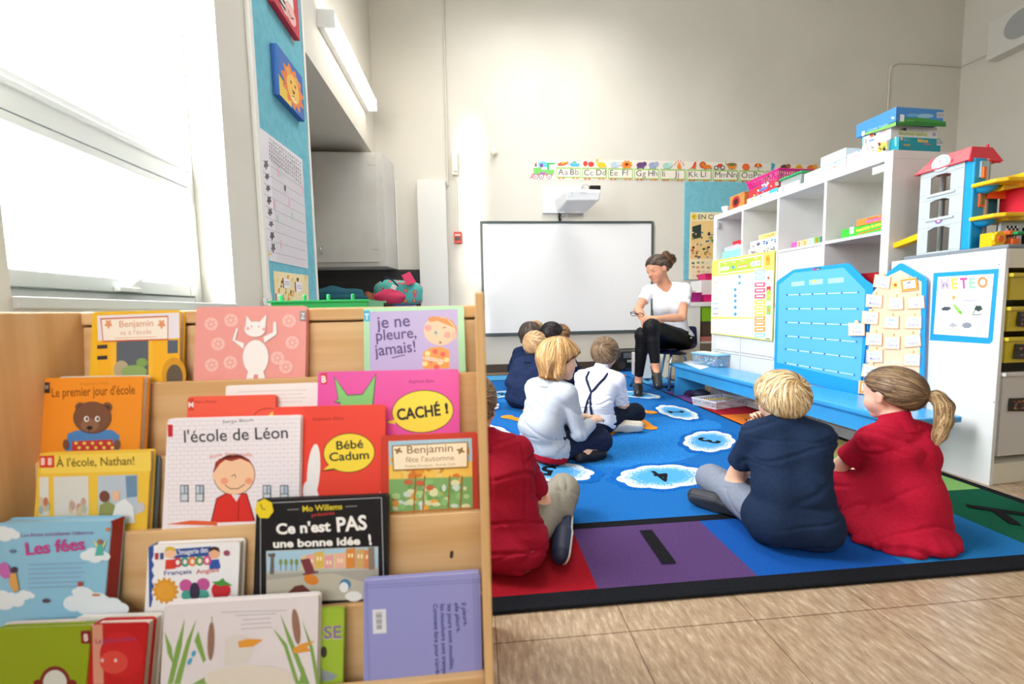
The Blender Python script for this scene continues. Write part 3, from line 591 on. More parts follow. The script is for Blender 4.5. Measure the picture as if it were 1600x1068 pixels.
A.ell(.69, 2.67, .27, .27, fab('#d9a23a')); A.ell(.69, 2.67, .2, .2, fab('#c9522c'))
A.line([(.53, 1.21), (.525, 1.04)], .042, K)       # the straight letter
p1, p2, p3, p4 = (atz(*q, RZt) for q in ((1510, 791), (1625, 808), (1556, 798), (1586, 820)))
A.line([p1[:2], p2[:2]], .026, K); A.line([p3[:2], p4[:2]], .03, K)
for x, y, t in ((1.78, 1.95, 'Q'), (1.78, 2.33, 'P'), (1.78, 2.72, 'O'), (1.78, 3.12, 'N'), (1.78, 3.5, 'M'), (1.78, 3.9, 'L'), (1.78, 1.54, 'R'), (.95, 1.11, 'W'), (1.4, 1.11, 'X')): digit(t, x, y, .16, 0) if x > 1.5 else None
A.done('woven_pattern', rug)

# ================================================================ cube shelf, drawer unit, bench (right)
SA = math.radians(3.5)
pn = Vector((math.cos(SA), math.sin(SA), 0)); pdir = Vector((-math.sin(SA), math.cos(SA), 0)); P0 = Vector((2.03, 1.38, 0))
SM = Matrix(((pn.x, pdir.x, 0, P0.x), (pn.y, pdir.y, 0, P0.y), (0, 0, 1, 0), (0, 0, 0, 1)))
def SB(m=None):                                    # builder in shelf space: x = into the shelf, y = along it towards the back wall
    b = MB(); b.M = SM
    return b.m(m) if m else b
def sp(d, s, z): return SM @ Vector((d, s, z))
def SArt(d, eps=.00004): return Art(sp(d, 0, 0), pn, eps)
def FArt(s, eps=.00004): return Art(sp(0, s, 0), pdir, eps)
ks0, ks1, kd = .424, 1.752, .39
div = [.774, 1.107, 1.43]; brd = [.385, .74, 1.09]
k = thing('cube_shelf', 'tall white cube shelf stacked with game boxes beside the blue bench', 'shelf', sp(.19, 1.08, 0))
SB(WHITE).box(0, kd, ks0, ks1, 1.432, 1.472).build('top_panel', k, .002)
SB(WHITE).box(0, kd, ks0, ks0+.038, 0, 1.432).build('side_panel', k, .002); SB(WHITE).box(0, kd, ks1-.038, ks1, 0, 1.432).build('side_panel', k, .002)
SB(WHITE).box(0.002, kd-.002, ks0+.038, ks1-.038, 0, .06).build('base_panel', k)
for s in div: SB(WHITE).box(.003, kd-.003, s-.008, s+.008, .06, 1.432).build('divider', k)
for z in brd: SB(WHITE).box(.003, kd-.003, ks0+.038, ks1-.038, z-.008, z+.008).build('shelf_board', k)
SB(mat('shelf back board', '#e9e7e0', .6)).box(kd-.008, kd-.002, ks0+.038, ks1-.038, .06, 1.432).build('back_panel', k)
cols = [ks0+.038]+[x for s in div for x in (s-.008, s+.008)]+[ks1-.038]
for c in range(4):
    a, b_ = cols[2*c]+.003, cols[2*c+1]-.003
    for r, (z0, z1) in enumerate(((.064, .374), (.396, .729), (.751, 1.079))):
        if r == 2 and c in (0, 2, 3): continue
        d = SB(WHITE).box(.004, .022, a, b_, z0, z1).build('door', k, .0015)
SB(mat('grey plastic catch', '#9a9c9e', .4)).box(.004, .02, ks1-.055, ks1-.04, 1.36, 1.41).build('hinge_catch', k, .004)
SB(mat('paper', '#efeeea', .7)).box(.02, .023, ks0+.05, ks0+.11, 1.39, 1.425).build('price_tag', k)

def carton(name, label, cat, d0, d1, s0, s1, z0, z1, col, group=None, artL=None, artF=None, lid=None, bevel=.0015):
    t = thing(name, label, cat, sp((d0+d1)/2, (s0+s1)/2, z0), group)
    m = ink(col, .35) if isinstance(col, str) else col
    zl = z0+(z1-z0)*.35
    b = SB(m).box(d0, d1, s0, s1, z0+(0 if not lid else .0), z1).build('box_body', t, bevel)
    if lid: SB(ink(lid, .35)).box(d0-.002, d1+.002, s0-.002, s1+.002, zl, z1+.001).build('lid', t, bevel)
    dl = .003 if lid else .0004
    if artL: A = SArt(d0-dl); artL(A); A.done('side_print', t)
    if artF: A = FArt(s0-dl); artF(A); A.done('end_print', t)
    return t
GT = 'game boxes on top of the cube shelf'; T0 = 1.4725
def _dots(A, x0, x1, y0, y1, n, cs, r=2.2, seed=1):
    q = random.Random(seed); A.hold = True
    for i in range(n): u = q.random(); A.ell(x0+(x1-x0)*u, y0+(y1-y0)*u+q.uniform(-6, 6), r*q.uniform(.6, 1.3), r*q.uniform(.6, 1.2), q.choice(cs), n=10)
    A.hold = False; A.k += 1
def aL(A):
    A.quad((1373, 226), (1386, 220.5), (1386, 233), (1370, 239), '#e8b04a'); _dots(A, 1373, 1385, 230, 228, 9, ['#3a4aa0', '#d23a2c', '#58a24a', '#3b2b2a', '#f0d060'], 2.4, 3); _dots(A, 1334, 1366, 242, 229, 12, ['#6a6fd0', '#d05a6a', '#58a2c0', '#e0c060', '#c8a0c0'], 1.6, 2)
carton('game_box', 'long white game box with small pictures at the bottom of the tallest stack', 'box', .012, .30, .468, .665, T0, T0+.064, '#eeeef0', GT, aL)
def aF(A):
    A.text('Balloons', (1434, 221.5), (1450, 222.5), 5, '#f0c23c', .04); A.text('Galore', (1444, 226), (1454, 226.5), 2.6, '#e0636c', .02); A.quad((1407, 213.5), (1410.5, 214), (1410.5, 219), (1407, 218.5), '#e8c8a0'); A.rect(1463.5, 218, 1473, 227, '#e8ecec')
    for i in range(6): A.rect(1464+i*1.5, 219, 1464.7+i*1.5, 225.5, '#3a4448')
    rows(A, 1412, 1422, 215, 3, 2, '#8ccfd4', .7, .03); A.text('family', (1412, 227.3), (1422, 227.8), 2.8, '#e8b04a', .04)
carton('game_box', 'flat turquoise game box at the near end of the cube shelf top', 'box', .032, .275, .427, .465, T0, T0+.062, '#1b93a4', GT, lambda A: A.quad((1398, 214), (1400.5, 213), (1400.5, 228), (1398, 228), '#8fd8e4'), aF)
def aL2(A): A.quad((1359, 209), (1364, 207), (1365, 213), (1360, 215), '#e06a3c'); A.ell(1367, 210, 2, 2, '#303a50'); A.ell(1378, 207, 3, 3, '#d8b8d8'); A.ell(1382, 204, 3, 3, '#f0c8b0'); A.quad((1358, 219), (1366, 216), (1366, 219), (1358, 222), '#7a86c0')
def aF2(A):
    A.quad((1404, 203), (1450, 207), (1450, 213), (1404, 211), '#dfe2b4'); A.text('Boutons malins', (1405, 210), (1448, 212.5), 4.5, '#a8b26a', .02); A.poly([(1405, 202), (1413, 200), (1417, 201.5), (1412, 204)], '#7e8a4a'); A.ell(1414, 202, 2.2, 2.2, '#2c4a80'); A.ell(1459.5, 210, 3, 3, '#b8a0d0'); rows(A, 1457, 1463, 203.5, 2, 1.6, '#c8c8c8', .6, .03)
carton('game_box', 'white game box with a pale green title, under the blue and green box', 'box', .03, .30, .463, .60, T0+.066, T0+.132, '#ecebea', GT, aL2, aF2)
def aF3(A):
    A.poly([(1402, 190), (1416, 184), (1440, 184), (1478, 190), (1478, 198), (1402, 196)], '#3f9a40'); A.poly([(1402, 193), (1430, 189), (1478, 193), (1478, 198), (1402, 196)], '#2f7f34'); A.ell(1445, 181, 14, 3.4, '#8fc4e4'); A.ell(1426, 180, 10, 2.5, '#6fb0dc')
    A.quad((1406.5, 178.5), (1413, 179), (1412.5, 190), (1406, 189.5), '#e4e8e8'); A.rect(1463.5, 175.5, 1476, 184, '#e0e6ea')
    for i in range(7): A.rect(1464.5+i*1.6, 176.5, 1465.2+i*1.6, 183, '#48525c')
    A.text('+ 60 mois', (1416, 189), (1428, 189.2), 2.2, '#a8d0a0')
def aL3(A): A.poly([(1349, 208), (1372, 201), (1400, 190), (1400, 196), (1352, 211)], '#79b25a'); A.text('Clever Castle', (1356, 205.5), (1388, 195), 3.2, '#8fb8d8', .02); A.quad((1346.5, 206), (1351, 204), (1351, 211), (1346.5, 213), '#e4e8f0'); A.ell(1395, 184, 2.5, 2, '#e8eef4')
carton('game_box', 'blue and green game box with a grassy landscape, topmost of the tallest stack', 'box', .012, .285, .43, .62, T0+.134, T0+.20, '#3f86cc', GT, aL3, aF3)
carton('game_box', 'white game box with a turquoise edge beside the tallest stack', 'box', .012, .2, .672, .82, T0+.055, T0+.108, '#dfeef2', GT, lambda A: A.quad((1347.5, 215), (1350, 214), (1350, 227), (1347.5, 228), '#7fd0dc'), lid=None)
carton('game_box', 'low white game box with tiny drawings below the turquoise edged box', 'box', .014, .24, .672, .93, T0, T0+.053, '#f0efee', GT, lambda A: _dots(A, 1282, 1312, 266, 254, 9, ['#e8a080', '#9ac8d8', '#d8b0a0'], 1.8, 6))
# green see-through basket
def basket(name, label, cat, col, d0, d1, s0, s1, z0, z1, group=None, mesh='slots', rough=.35, al=1):
    t = thing(name, label, cat, sp((d0+d1)/2, (s0+s1)/2, z0), group); m = mat('basket '+col, col, rough, alpha=al); f = .88
    cd, cs = (d0+d1)/2, (s0+s1)/2
    def lerp(z, d, s): g = f+(1-f)*(z-z0)/(z1-z0); return (cd+(d-cd)*g, cs+(s-cs)*g, z)
    b = SB(m); zz = [z0, z0+(z1-z0)*.12, z0+(z1-z0)*.45, z0+(z1-z0)*.78, z1]
    def ring(za, zb, th=.003):
        cs_ = [(d0, s0), (d1, s0), (d1, s1), (d0, s1)]
        for i in range(4):
            p, q = cs_[i], cs_[(i+1) % 4]
            b.add([lerp(za, *p), lerp(za, *q), lerp(zb, *q), lerp(zb, *p)], [(0, 1, 2, 3)])
    ring(zz[0], zz[1]); ring(zz[3], zz[4])
    nb = 14
    for i in range(4):
        cs_ = [(d0, s0), (d1, s0), (d1, s1), (d0, s1)]; p, q = cs_[i], cs_[(i+1) % 4]
        for j in range(nb):
            for za, zb in ((zz[1], zz[2]), (zz[2], zz[3])):
                a, e = (j+.0)/nb, (j+.45)/nb
                A1 = (p[0]+(q[0]-p[0])*a, p[1]+(q[1]-p[1])*a); B1 = (p[0]+(q[0]-p[0])*e, p[1]+(q[1]-p[1])*e)
                b.add([lerp(za, *A1), lerp(za, *B1), lerp(zb, *B1), lerp(zb, *A1)], [(0, 1, 2, 3)])
    h = (zz[3]-zz[1])*.06; ring(zz[2]-h, zz[2]+h)
    b.add([lerp(z0, *c) for c in ((d0, s0), (d1, s0), (d1, s1), (d0, s1))], [(0, 1, 2, 3)])
    o = b.build('basket_wall', t); so = o.modifiers.new('wall', 'SOLIDIFY'); so.thickness = .0028; so.offset = 0
    r = SB(m); e = .006
    for q in ((d0-e, d1+e, s0-e, s0+.002), (d0-e, d1+e, s1-.002, s1+e), (d0-e, d0+.002, s0, s1), (d1-.002, d1+e, s0, s1)): r.box(*q, z1-.006, z1+.001)
    r.build('rim', t, .0015)
    return t
gb = thing('storage_case', 'clear plastic case with a green rim on top of the cube shelf', 'case', sp(.15, .93, T0), None)
CLR = mat('clear plastic', '#e8f2f0', .15, alpha=.38, spec=.5)
SB(CLR).box(.02, .26, .955, 1.115, T0, T0+.07).build('case_body', gb, .006)
SB(mat('green plastic', '#1f9a58', .35)).box(.012, .268, .948, 1.122, T0+.07, T0+.084).box(.1, .2, .97, 1.09, T0+.084, T0+.092).build('lid', gb, .005)
_m['print #bfe0d8 0.35'] = None; del _m['print #bfe0d8 0.35']
q = random.Random(4)
fl = SB(ink('#3a7a54'))
for i in range(14): fl.ball((q.uniform(.04, .24), q.uniform(.97, 1.1), T0+q.uniform(.014, .05)), .013, 8, 5)
fl.build('stored_blocks', gb)
carton('game_box', 'shallow white and blue card box under the green rimmed case', 'box', .006, .018, .955, 1.115, T0, T0+.03, '#cfe4ea', GT)
# pink basket on two boxes
carton('game_box', 'white and turquoise game box at the bottom of the pink basket stack', 'box', .012, .28, 1.135, 1.40, T0, T0+.034, '#eceaea', GT, lambda A: (A.quad((1202, 297.5), (1215, 292), (1215, 298), (1202, 303), '#49b4c8'), _dots(A, 1174, 1195, 310, 301, 8, ['#c07a4a', '#e0b050', '#7a86b0'], 1.6, 9)))
carton('game_box', 'red game box carrying the pink basket', 'box', .016, .27, 1.135, 1.39, T0+.036, T0+.09, '#c9303c', GT, lambda A: (_dots(A, 1180, 1206, 300, 286, 14, ['#f0d8d0', '#5a86c8', '#f0b840', '#e8e8e8'], 1.8, 11), A.quad((1186, 296.5), (1199, 291), (1199, 294), (1186, 299.5), '#4a76b8')), lambda A: A.rect(1211, 284, 1217, 290, '#ece4dc'))
basket('basket', 'bright pink slotted basket on top of a red game box', 'basket', '#e0268a', .02, .27, 1.13, 1.42, T0+.092, T0+.158)
wb = thing('wooden_cube', 'orange wooden cube with a round red hole on the cube shelf top', 'toy', sp(.09, 1.52, T0))
SB(mat('orange stained wood', '#cf8340', .5, noise=((4, 40, 40), '#b96f30', .4, .65))).box(.025, .15, 1.445, 1.60, T0, T0+.105).build('block', wb, .004)
for r, c, z in ((.042, '#8a4a22', .0004), (.037, '#a81c2c', .0008), (.024, '#3a0c10', .0012)):
    b = SB(ink(c)); n = 28; b.add([(.025-z, 1.53+r*math.cos(i*2*math.pi/n), T0+.052+r*math.sin(i*2*math.pi/n)) for i in range(n)], [list(range(n))[::-1]]); b.build('hole_lining', wb)
cup = tag(SB(WHITE2).lathe((.05, 1.68, T0), [(.02, 0), (.021, .004), (.014, .012), (.024, .03), (.030, .055), (.027, .055), (.02, .03), (.002, .02)], 20).build('egg_cup', None, smooth='angle', loc=sp(.05, 1.68, T0)), 'small white egg cup at the far end of the cube shelf top', 'cup')
# inside the top row of cubes
Z1 = 1.0985
GI = 'boxes inside the cube shelf'
carton('game_box', 'mint green box under a pale blue tray in the farthest top cube', 'box', .03, .3, 1.45, 1.68, Z1, Z1+.07, '#8fd6c8', GI)
carton('game_box', 'pale blue tray box with pink print on the mint green box', 'box', .034, .3, 1.46, 1.66, Z1+.072, Z1+.105, '#b8d8ee', GI, lambda A: A.quad((1136, 386), (1154, 380), (1154, 384), (1136, 390), '#eab8c8'))
carton('toy_tray', 'small red tray on top of the pale blue tray box', 'tray', .05, .25, 1.445, 1.59, Z1+.107, Z1+.142, '#cf2636', None)
for i, (lab, c, s1) in enumerate((('white puzzle box with a snowy picture, lowest in its cube', '#e6e4e0', 1.40), ('white puzzle box with a blue picture, middle of its cube', '#e9e8e6', 1.38), ('yellow topped puzzle box on the white puzzle boxes', '#ecd98a', 1.30))):
    def pz(A, i=i, s1=s1):
        A.fn = lambda u, v: sp(.0296, u, v); zc = Z1+.052*i+.024-(.01 if i == 2 else 0); A.hold = True; q = random.Random(i+20); cs = [['#8a8f86', '#c8b890', '#5a6a6a'], ['#3f6ea8', '#7fa8d0', '#2c3a50'], ['#e8c860', '#f0e0a0']][i]
        for _ in range(26): A.ell(q.uniform(1.15, s1-.03), zc+q.uniform(-.012, .012)*(.5 if i == 2 else 1), .008, .005, q.choice(cs), n=8)
        A.hold = False
    carton('puzzle_box', lab, 'box', .03, .27, 1.125, s1, Z1+.052*i, Z1+.052*i+.05-(.02 if i == 2 else 0), c, GI, pz)
for i, (c, t) in enumerate((('#d058a8', ''), ('#f0b89a', '2'), ('#f2cf8a', '3'), ('#cfe6f2', '1'), ('#5fae3c', '5'), ('#5f58a0', ''))):
    s1 = 1.045-i*.041; ax = 1238+i*9.4+i*i*.2
    carton('number_block', ('magenta', 'peach', 'sand coloured', 'pale blue', 'green', 'violet')[i]+' cardboard number block in the third cube of the top row', 'block', .05, .085, s1-.039, s1, Z1, Z1+.042, c, 'cardboard number blocks in the cube shelf', (lambda A, t=t, s=s1: A.raw(*(lambda V, F: ([sp(.0494, s-.012-(x-min(v[0] for v in V))*.028, Z1+.009+y*.035) for x, y in V], F))(*text_mesh(t, .03)), '#d0502c' if t != '1' else '#3a7ac0')) if t else None)
carton('game_box', 'bright green word game box in the nearest top cube', 'box', .03, .28, .46, .695, Z1, Z1+.05, '#3fbf3c', GI, lambda A: (A.text('Association de mots', (1338, 362.5), (1377, 351.5), 5.5, '#e6e04a', .03), A.quad((1327.5, 355.5), (1334, 354), (1334, 364), (1327.5, 366), '#eef0e8'), A.line([(1340, 365.5), (1380, 355)], 1.6, '#e0602c')))
carton('game_box', 'pink and orange game box on top of the green word game', 'box', .034, .24, .46, .615, Z1+.052, Z1+.086, '#f08a3c', GI, lambda A: (A.quad((1353, 344.5), (1381, 338), (1381, 341.5), (1353, 348.5), '#ef6aa4'), A.text('Fruits', (1356, 344), (1372, 340), 3, '#e0503c', .03)))
carton('game_box', 'dark red box lying in the open cube behind the blue board', 'box', .05, .3, .47, .62, .7485, .90, '#a31c28', GI, None)
# ---------------------------------------------------------------- boards leaning on the shelf
def slab(A, pts, th, m):                           # a thick flat outline from photo corners on Art plane A
    return MB().m(m).prism([A.pt(*p) for p in pts], -A.N*th)
A = SArt(-.012)
cal = tag(slab(A, [(1112.6, 407.5), (1209.6, 391), (1206, 532.6), (1110.5, 520.8)], .008, ink('#e6e36c', .35)).build('calendar_board', None, .001, loc=sp(-.01, 1.4, .8)), 'yellow and white weekly calendar board hung on the cube shelf', 'calendar board')
A.quad((1113, 432), (1180, 424.7), (1178.4, 495.5), (1111, 494.6), '#f2f2f0'); A.quad((1125, 431), (1141, 429), (1140, 494.8), (1124, 494.6), '#e9f0d2'); A.quad((1110.9, 498), (1178, 497.5), (1176.5, 526.5), (1111.3, 519.5), '#f2f3f2')
A.quad((1179, 425), (1208.5, 421), (1206, 531), (1177, 527), '#f5e6cc')
A.quad((1123, 409), (1192, 397.5), (1191.5, 419), (1123, 428.5), '#f4f5ea'); A.quad((1124.5, 410.2), (1190.6, 399.4), (1190, 417.8), (1124.5, 427), '#b4d648')
A.quad((1126, 417.5), (1139, 415.3), (1139, 421), (1126, 423.5), '#f6efe6'); A.ell(1145.6, 417.3, 2.2, 2.6, '#4aa4dc'); A.quad((1152, 414.5), (1168, 411.8), (1168, 416.5), (1152, 419.2), '#f0a05a'); A.text('septembre', (1153, 418), (1167, 415.6), 2.4, '#f8efe2', .03)
A.quad((1173, 409), (1188, 406.4), (1188, 414), (1173, 416.5), '#f4f5f4'); A.text('2018', (1174.4, 415), (1187, 412.9), 4.5, '#7f88b0', .02)
for x, y in ((1133, 411.6), (1146, 409.4), (1160, 407.2), (1181, 403.6)): A.ell(x, y, 3, .9, '#e4eeb8')
A.quad((1196, 398.7), (1203.6, 397.4), (1203.4, 413.6), (1196, 414.8), '#f0a840'); A.ell(1199.8, 404.5, 2.2, 3, '#e8862c')
for x, y in ((1155.6, 431.8), (1155.6, 441.9), (1148.9, 452.2), (1148.9, 461.8), (1149, 469.7), (1149, 479.8), (1149, 490.6)): A.ell(x, y, 2.1, 2.6, '#3f9ae0')
for i, (t, c) in enumerate((('lundi', '#e8b8a0'), ('mardi', '#e8c8b0'), ('mercredi', '#c8d8a8'), ('jeudi', '#b8d8b0'), ('vendredi', '#a0c8e8'), ('samedi', '#90b8e0'), ('dimanche', '#a8a8b8'))):
    A.text(t, (1114, 443+i*8), (1122.5, 442.2+i*8.1), 3, c, .03); A.line([(1112, 435.5+i*8.3), (1178.6, 429.5+i*9.4)], .4, '#dfe3da')
for i, (y, c) in enumerate(((424.5, '#9cd4e4'), (433.5, '#9cd4e4'), (444.7, '#e85a82'), (453.6, '#e85a82'), (462.6, '#e85a82'), (471.4, '#f2dc4a'), (480.2, '#f2dc4a'), (489, '#f2dc4a'), (497.3, '#efa04a'), (505.4, '#efa04a'), (514.6, '#efa04a'), (523.5, '#a4d8e4'))):
    A.quad((1179.6, y-3), (1196, y-3.9), (1195.4, y+2.9), (1179.4, y+3.6), c); A.quad((1182, y-1.2), (1193.4, y-1.7), (1193, y+1), (1182, y+1.3), '#f6efe8')
for y, c, c2 in ((434, '#cfeaf2', '#e0604a'), (454.5, '#e03a5c', '#f2dc4a'), (484, '#8fcc6a', '#e8a03c'), (462, '#a8d858', '#f2dc4a')): A.quad((1198.4, y-7), (1204.6, y-7.6), (1204.2, y+7), (1198, y+7), c); A.ell(1201.2, y, 1.9, 2.4, c2)
A.quad((1196.6, 527.6), (1204, 528.6), (1204, 530.4), (1196.6, 529.4), '#8a8f98')
A.done('calendar_print', cal)
def leaning(tops, bot, zb):                        # plane through two points on the shelf front and one bottom point standing on the bench
    a, b_ = (Vector(sp(*q)) for q in tops); c = atz(*bot, zb)
    n = (b_-a).cross(c-a).normalized(); return a, n
BT = .276
def onS(x, y, d=0): return atp(x, y, sp(d, 0, 0), pn)
a = onS(1240, 421, -.012); b_ = onS(1326, 411, -.012); nB = -pn; c = onS(1209, 584, -.012)
A = Art(a, nB)
BB = ink('#2a9bec', .25); BL = ink('#62b4ee', .2)
o = slab(A, [(1213, 441), (1216, 437), (1238, 422), (1242, 420.5), (1322, 411), (1327, 411.5), (1352, 437), (1365, 446), (1352, 545), (1342, 619), (1209, 584)], .007, BB).build('magnetic_board', None, .001, loc=c)
tag(o, 'large bright blue eight-sided magnetic board with dotted white lines, standing on the bench', 'board')
A.poly([(1217, 445), (1240, 426), (1318, 418), (1352, 453), (1344, 596), (1214, 566)], BL)
for (x0, y0, x1, y1) in ((1230, 460.6, 1341, 456.4), (1229.5, 482.2, 1340, 482.2), (1228.9, 503.3, 1339, 507.5), (1228.6, 524.4, 1338.2, 533.7), (1228, 545, 1336.8, 558.7), (1227.5, 566.8, 1334.8, 585.4)):
    A.line([(x0, y0), (x1, y1)], 1.1, '#dfeaf2'); A.hold = True
    for t in (0, .176, .356, .556, .768, 1): A.ell(x0+(x1-x0)*t, y0+(y1-y0)*t, 1.5, 1.7, '#1668b8', n=12)
    A.hold = False; A.k += 1
for x0, y0, x1, y1, dy in ((1237, 439.5, 1257, 446.5, 1), (1264.3, 436.3, 1286, 444.3, 1), (1294, 434, 1318.5, 441.8, 1)): A.quad((x0, y0+dy), (x1, y0-dy), (x1, y1-dy), (x0, y1+dy), '#a6d8f6')
A.ell(1273.5, 438.6, 2.6, 2.4, '#f0d84a'); A.quad((1270, 418.8), (1282, 417.6), (1282, 421.3), (1270, 422.6), '#1a1c28'); A.quad((1270, 418.8), (1273, 418.5), (1273, 422.3), (1270, 422.6), '#d83a8a'); A.text('mobilis', (1274, 421.4), (1281, 420.7), 2, '#e8e8f0', .02)
A.done('board_print', o)
a = onS(1385, 425, -.012); b_ = onS(1440, 425, -.012); n2 = -pn
A = Art(a+n2*(-.010 if (CO-a).dot(n2) < 0 else .010), n2)
o = slab(A, [(1366, 452), (1388, 424), (1405, 411.5), (1409, 411), (1445, 432), (1448, 438), (1441, 646), (1345, 616)], .007, BB).build('name_board', None, .001, loc=atz(1352, 616, BT))
tag(o, 'house-shaped blue and peach board covered in wooden name tags', 'board')
A.poly([(1364, 456), (1390, 430), (1407, 422), (1440, 440), (1435, 640), (1352, 612)], ink('#f3cfae', .5)); A.line([(1382, 565), (1410, 567)], .9, '#a8c8e0')
A.quad((1394, 441), (1402, 440), (1403, 450), (1394, 451), '#e8e46a'); A.ell(1399, 445, 2.6, 2.6, '#e05a3c')
A.done('board_print', o)
PW = ink('#f0c8a4', .5)
tags = [('Lewis', 1379, 440, .16, 0), ('Amy', 1420.6, 444.3, -.13, 1), ('Madeline', 1366.7, 470, .07, 0), ('Jack', 1399.6, 473.7, -.02, 0), ('Owen', 1431.4, 472, -.05, 0), ('Adam', 1360.5, 496.2, .08, 0), ('Emmy', 1392.8, 503, .05, 0), ('Sophie', 1427.2, 503, .02, 0),
        ('Levi', 1339.3, 514.3, 0, 0), ('Katheryn', 1366.7, 529.4, .05, 0), ('Daria', 1394.3, 535, .03, 0), ('Valerica', 1425.8, 531.8, -.09, 0), ('Madrick', 1367.5, 556, .0, 0), ('Lucretia', 1424.8, 561.3, .05, 0), ('Noah', 1360.5, 579.6, .17, 0), ('Emma', 1355, 605, .06, 1)]
wh = ['with the tilted top corner tag place', '']
for i, (t, x, y, r, o_) in enumerate(tags):
    At = Art(A.P+A.N*(.002), A.N); cr, sr = math.cos(r), math.sin(r); w_, h_ = 12.6 + (1 if x > 1410 else 0), 10
    f = lambda dx, dy: (x+dx*cr-dy*sr, y+dx*sr+dy*cr)
    ps = [f(-w_, -h_), f(-3, -h_), f(-2.6, -h_-4.2), f(2.6, -h_-4.2), f(3, -h_), f(w_, -h_), f(w_, h_), f(-w_, h_)]
    pp = [At.pt(*q) for q in ps]
    row = 'first second third fourth fifth sixth'.split()[0 if y < 455 else 1 if y < 480 else 2 if y < 508 and x != 1339.3 else 3 if y < 545 else 4 if y < 570 else 5]
    lab = ('orange framed name tag on the house-shaped board, lettered %s' if o_ else 'wooden name tag lettered %s hanging in the '+row+' row of the house-shaped board') % t
    tg = MB().m(PW).prism(pp, At.N*.005).build('name_tag', None, .0006, loc=At.pt(x, y)); tag(tg, lab, 'name tag', 'wooden name tags on the house-shaped board')
    A2 = Art(At.P+At.N*.0053, At.N)
    if o_: A2.poly([f(-w_+1, -h_+1), f(w_-1, -h_+1), f(w_-1, h_-1), f(-w_+1, h_-1)], '#ec9a3c')
    e = 4 if o_ else 2
    A2.poly([f(-w_+e, -h_+e), f(w_-e, -h_+e), f(w_-e, h_-e), f(-w_+e, h_-e)], '#f3f2f2')
    u = (sr, -cr); L = min(8.2, 1.5*len(t)); A2.text(t.upper(), f(-L, -1.2), f(L, -1.2), 4, '#4a4a78' if o_ else '#8fc4e0', .02, up=u); A2.text(t, f(-L, 6), f(L, 6), 4.6, '#7a6fb8', .008, up=u)
    A2.done('tag_print', tg)
# ---------------------------------------------------------------- drawer unit with the weather poster
u = thing('storage_unit', 'white storage unit with sliding bins at the rug corner', 'storage unit', sp(.23, .2, 0))
CREAM = mat('cream laminate', '#ddd8c6', .45)
SB(WHITE).box(0, .018, 0, .405, 0, .94).build('side_panel', u, .0015); SB(WHITE).box(.50, .518, 0, .405, 0, .94).build('side_panel', u, .0015)
SB(CREAM).box(.018, .50, .0, .405, .866, .94).build('top_rail', u, .0015); SB(CREAM).box(.018, .50, .006, .405, .0, .085).build('base_panel', u, .0015); SB(WHITE).box(.018, .50, .397, .405, .085, .866).build('back_panel', u)
for z in (.455, .476): pass
A = SArt(-.0004)
for x, y in ((1561, 413), (1548, 750), (1553, 628)): A.ell(x, y, 1.2, 1.4, '#8c8f94')
A.done('screw_caps', u)
GBn = 'sliding bins of the storage unit'
def tub(label, z0, z1, col, px, al=1):
    t = thing('storage_bin', label, 'bin', sp(.26, .2, z0), GBn); m = mat('bin '+col, col, .32, alpha=al)
    b = SB(m); d0, d1, s0, s1 = .024, .494, -.004, .385; g = .02; zl = z1-.016
    for c0, c1 in (((d0, s0), (d1, s0)), ((d1, s0), (d1, s1)), ((d1, s1), (d0, s1)), ((d0, s1), (d0, s0))):
        ins = lambda c, k: (c[0]+(g*k if c[0] == d0 else -g*k), c[1]+(g*k*.6 if c[1] == s0 else -g*k))
        b.add([(*ins(c0, 1), z0), (*ins(c1, 1), z0), (*ins(c1, .25), zl), (*ins(c0, .25), zl)], [(0, 1, 2, 3)])
    b.add([(d0+g, s0+g*.6, z0), (d1-g, s0+g*.6, z0), (d1-g, s1-g, z0), (d0+g, s1-g, z0)], [(3, 2, 1, 0)])
    o = b.build('bin_body', t); s_ = o.modifiers.new('wall', 'SOLIDIFY'); s_.thickness = .003
    r = SB(m).box(d0-.002, d1+.002, s0-.008, s0+.012, zl, z1).box(d0-.002, d0+.012, s0+.012, s1, zl, z1).box(d1-.012, d1+.002, s0+.012, s1, zl, z1); r.build('rim', t, .003)
    if px:
        B = FArt(s0+.002); lt = slab(B, px, -.0015, ink('#2c2622', .3)).build('photo_label', t); xs = sum(p[0] for p in px)/4; ys = sum(p[1] for p in px)/4; B.k = 60; q = random.Random(int(z0*1000)); B.hold = True
        for i in range(26): B.ell(xs+q.uniform(-8, 8), ys+q.uniform(-8, 8), q.uniform(1, 2.6), q.uniform(.8, 2), q.choice(['#8a5a3a', '#6a7a8a', '#b0522c', '#4a3a5a', '#a88a5a']), n=7)
        B.done('photo_print', lt)
    return t
tub('yellow plastic bin, highest in the storage unit', .742, .846, '#c6b231', None)
tub('yellow plastic bin with a photo label, second from the top of the storage unit', .619, .716, '#c8b430', [(1590.5, 487), (1612, 488), (1612, 511), (1588.5, 509)])
tub('yellow plastic bin with a photo label, third from the top of the storage unit', .494, .597, '#ccb92e', [(1586, 537), (1612, 538), (1612, 561), (1583, 560)])
tub('deep translucent white bin with a photo label, lowest in the storage unit', .115, .458, '#dcdad6', [(1577, 622), (1607, 621), (1607, 642), (1575, 642)], .82)
A = SArt(-.0006)
po = tag(slab(A, [(1458.6, 426.3), (1560.8, 419.4), (1550.8, 533), (1546, 537), (1452.9, 531.2)], .0012, ink('#1e9ae6', .4)).build('weather_poster', None, loc=sp(0, .12, .7)), 'weather dial poster with a bright blue border taped to the storage unit', 'poster')
A = SArt(-.0020)
A.quad((1465.5, 432.5), (1553, 427.5), (1544, 527.5), (1458.5, 521.5), '#f1f1f5')
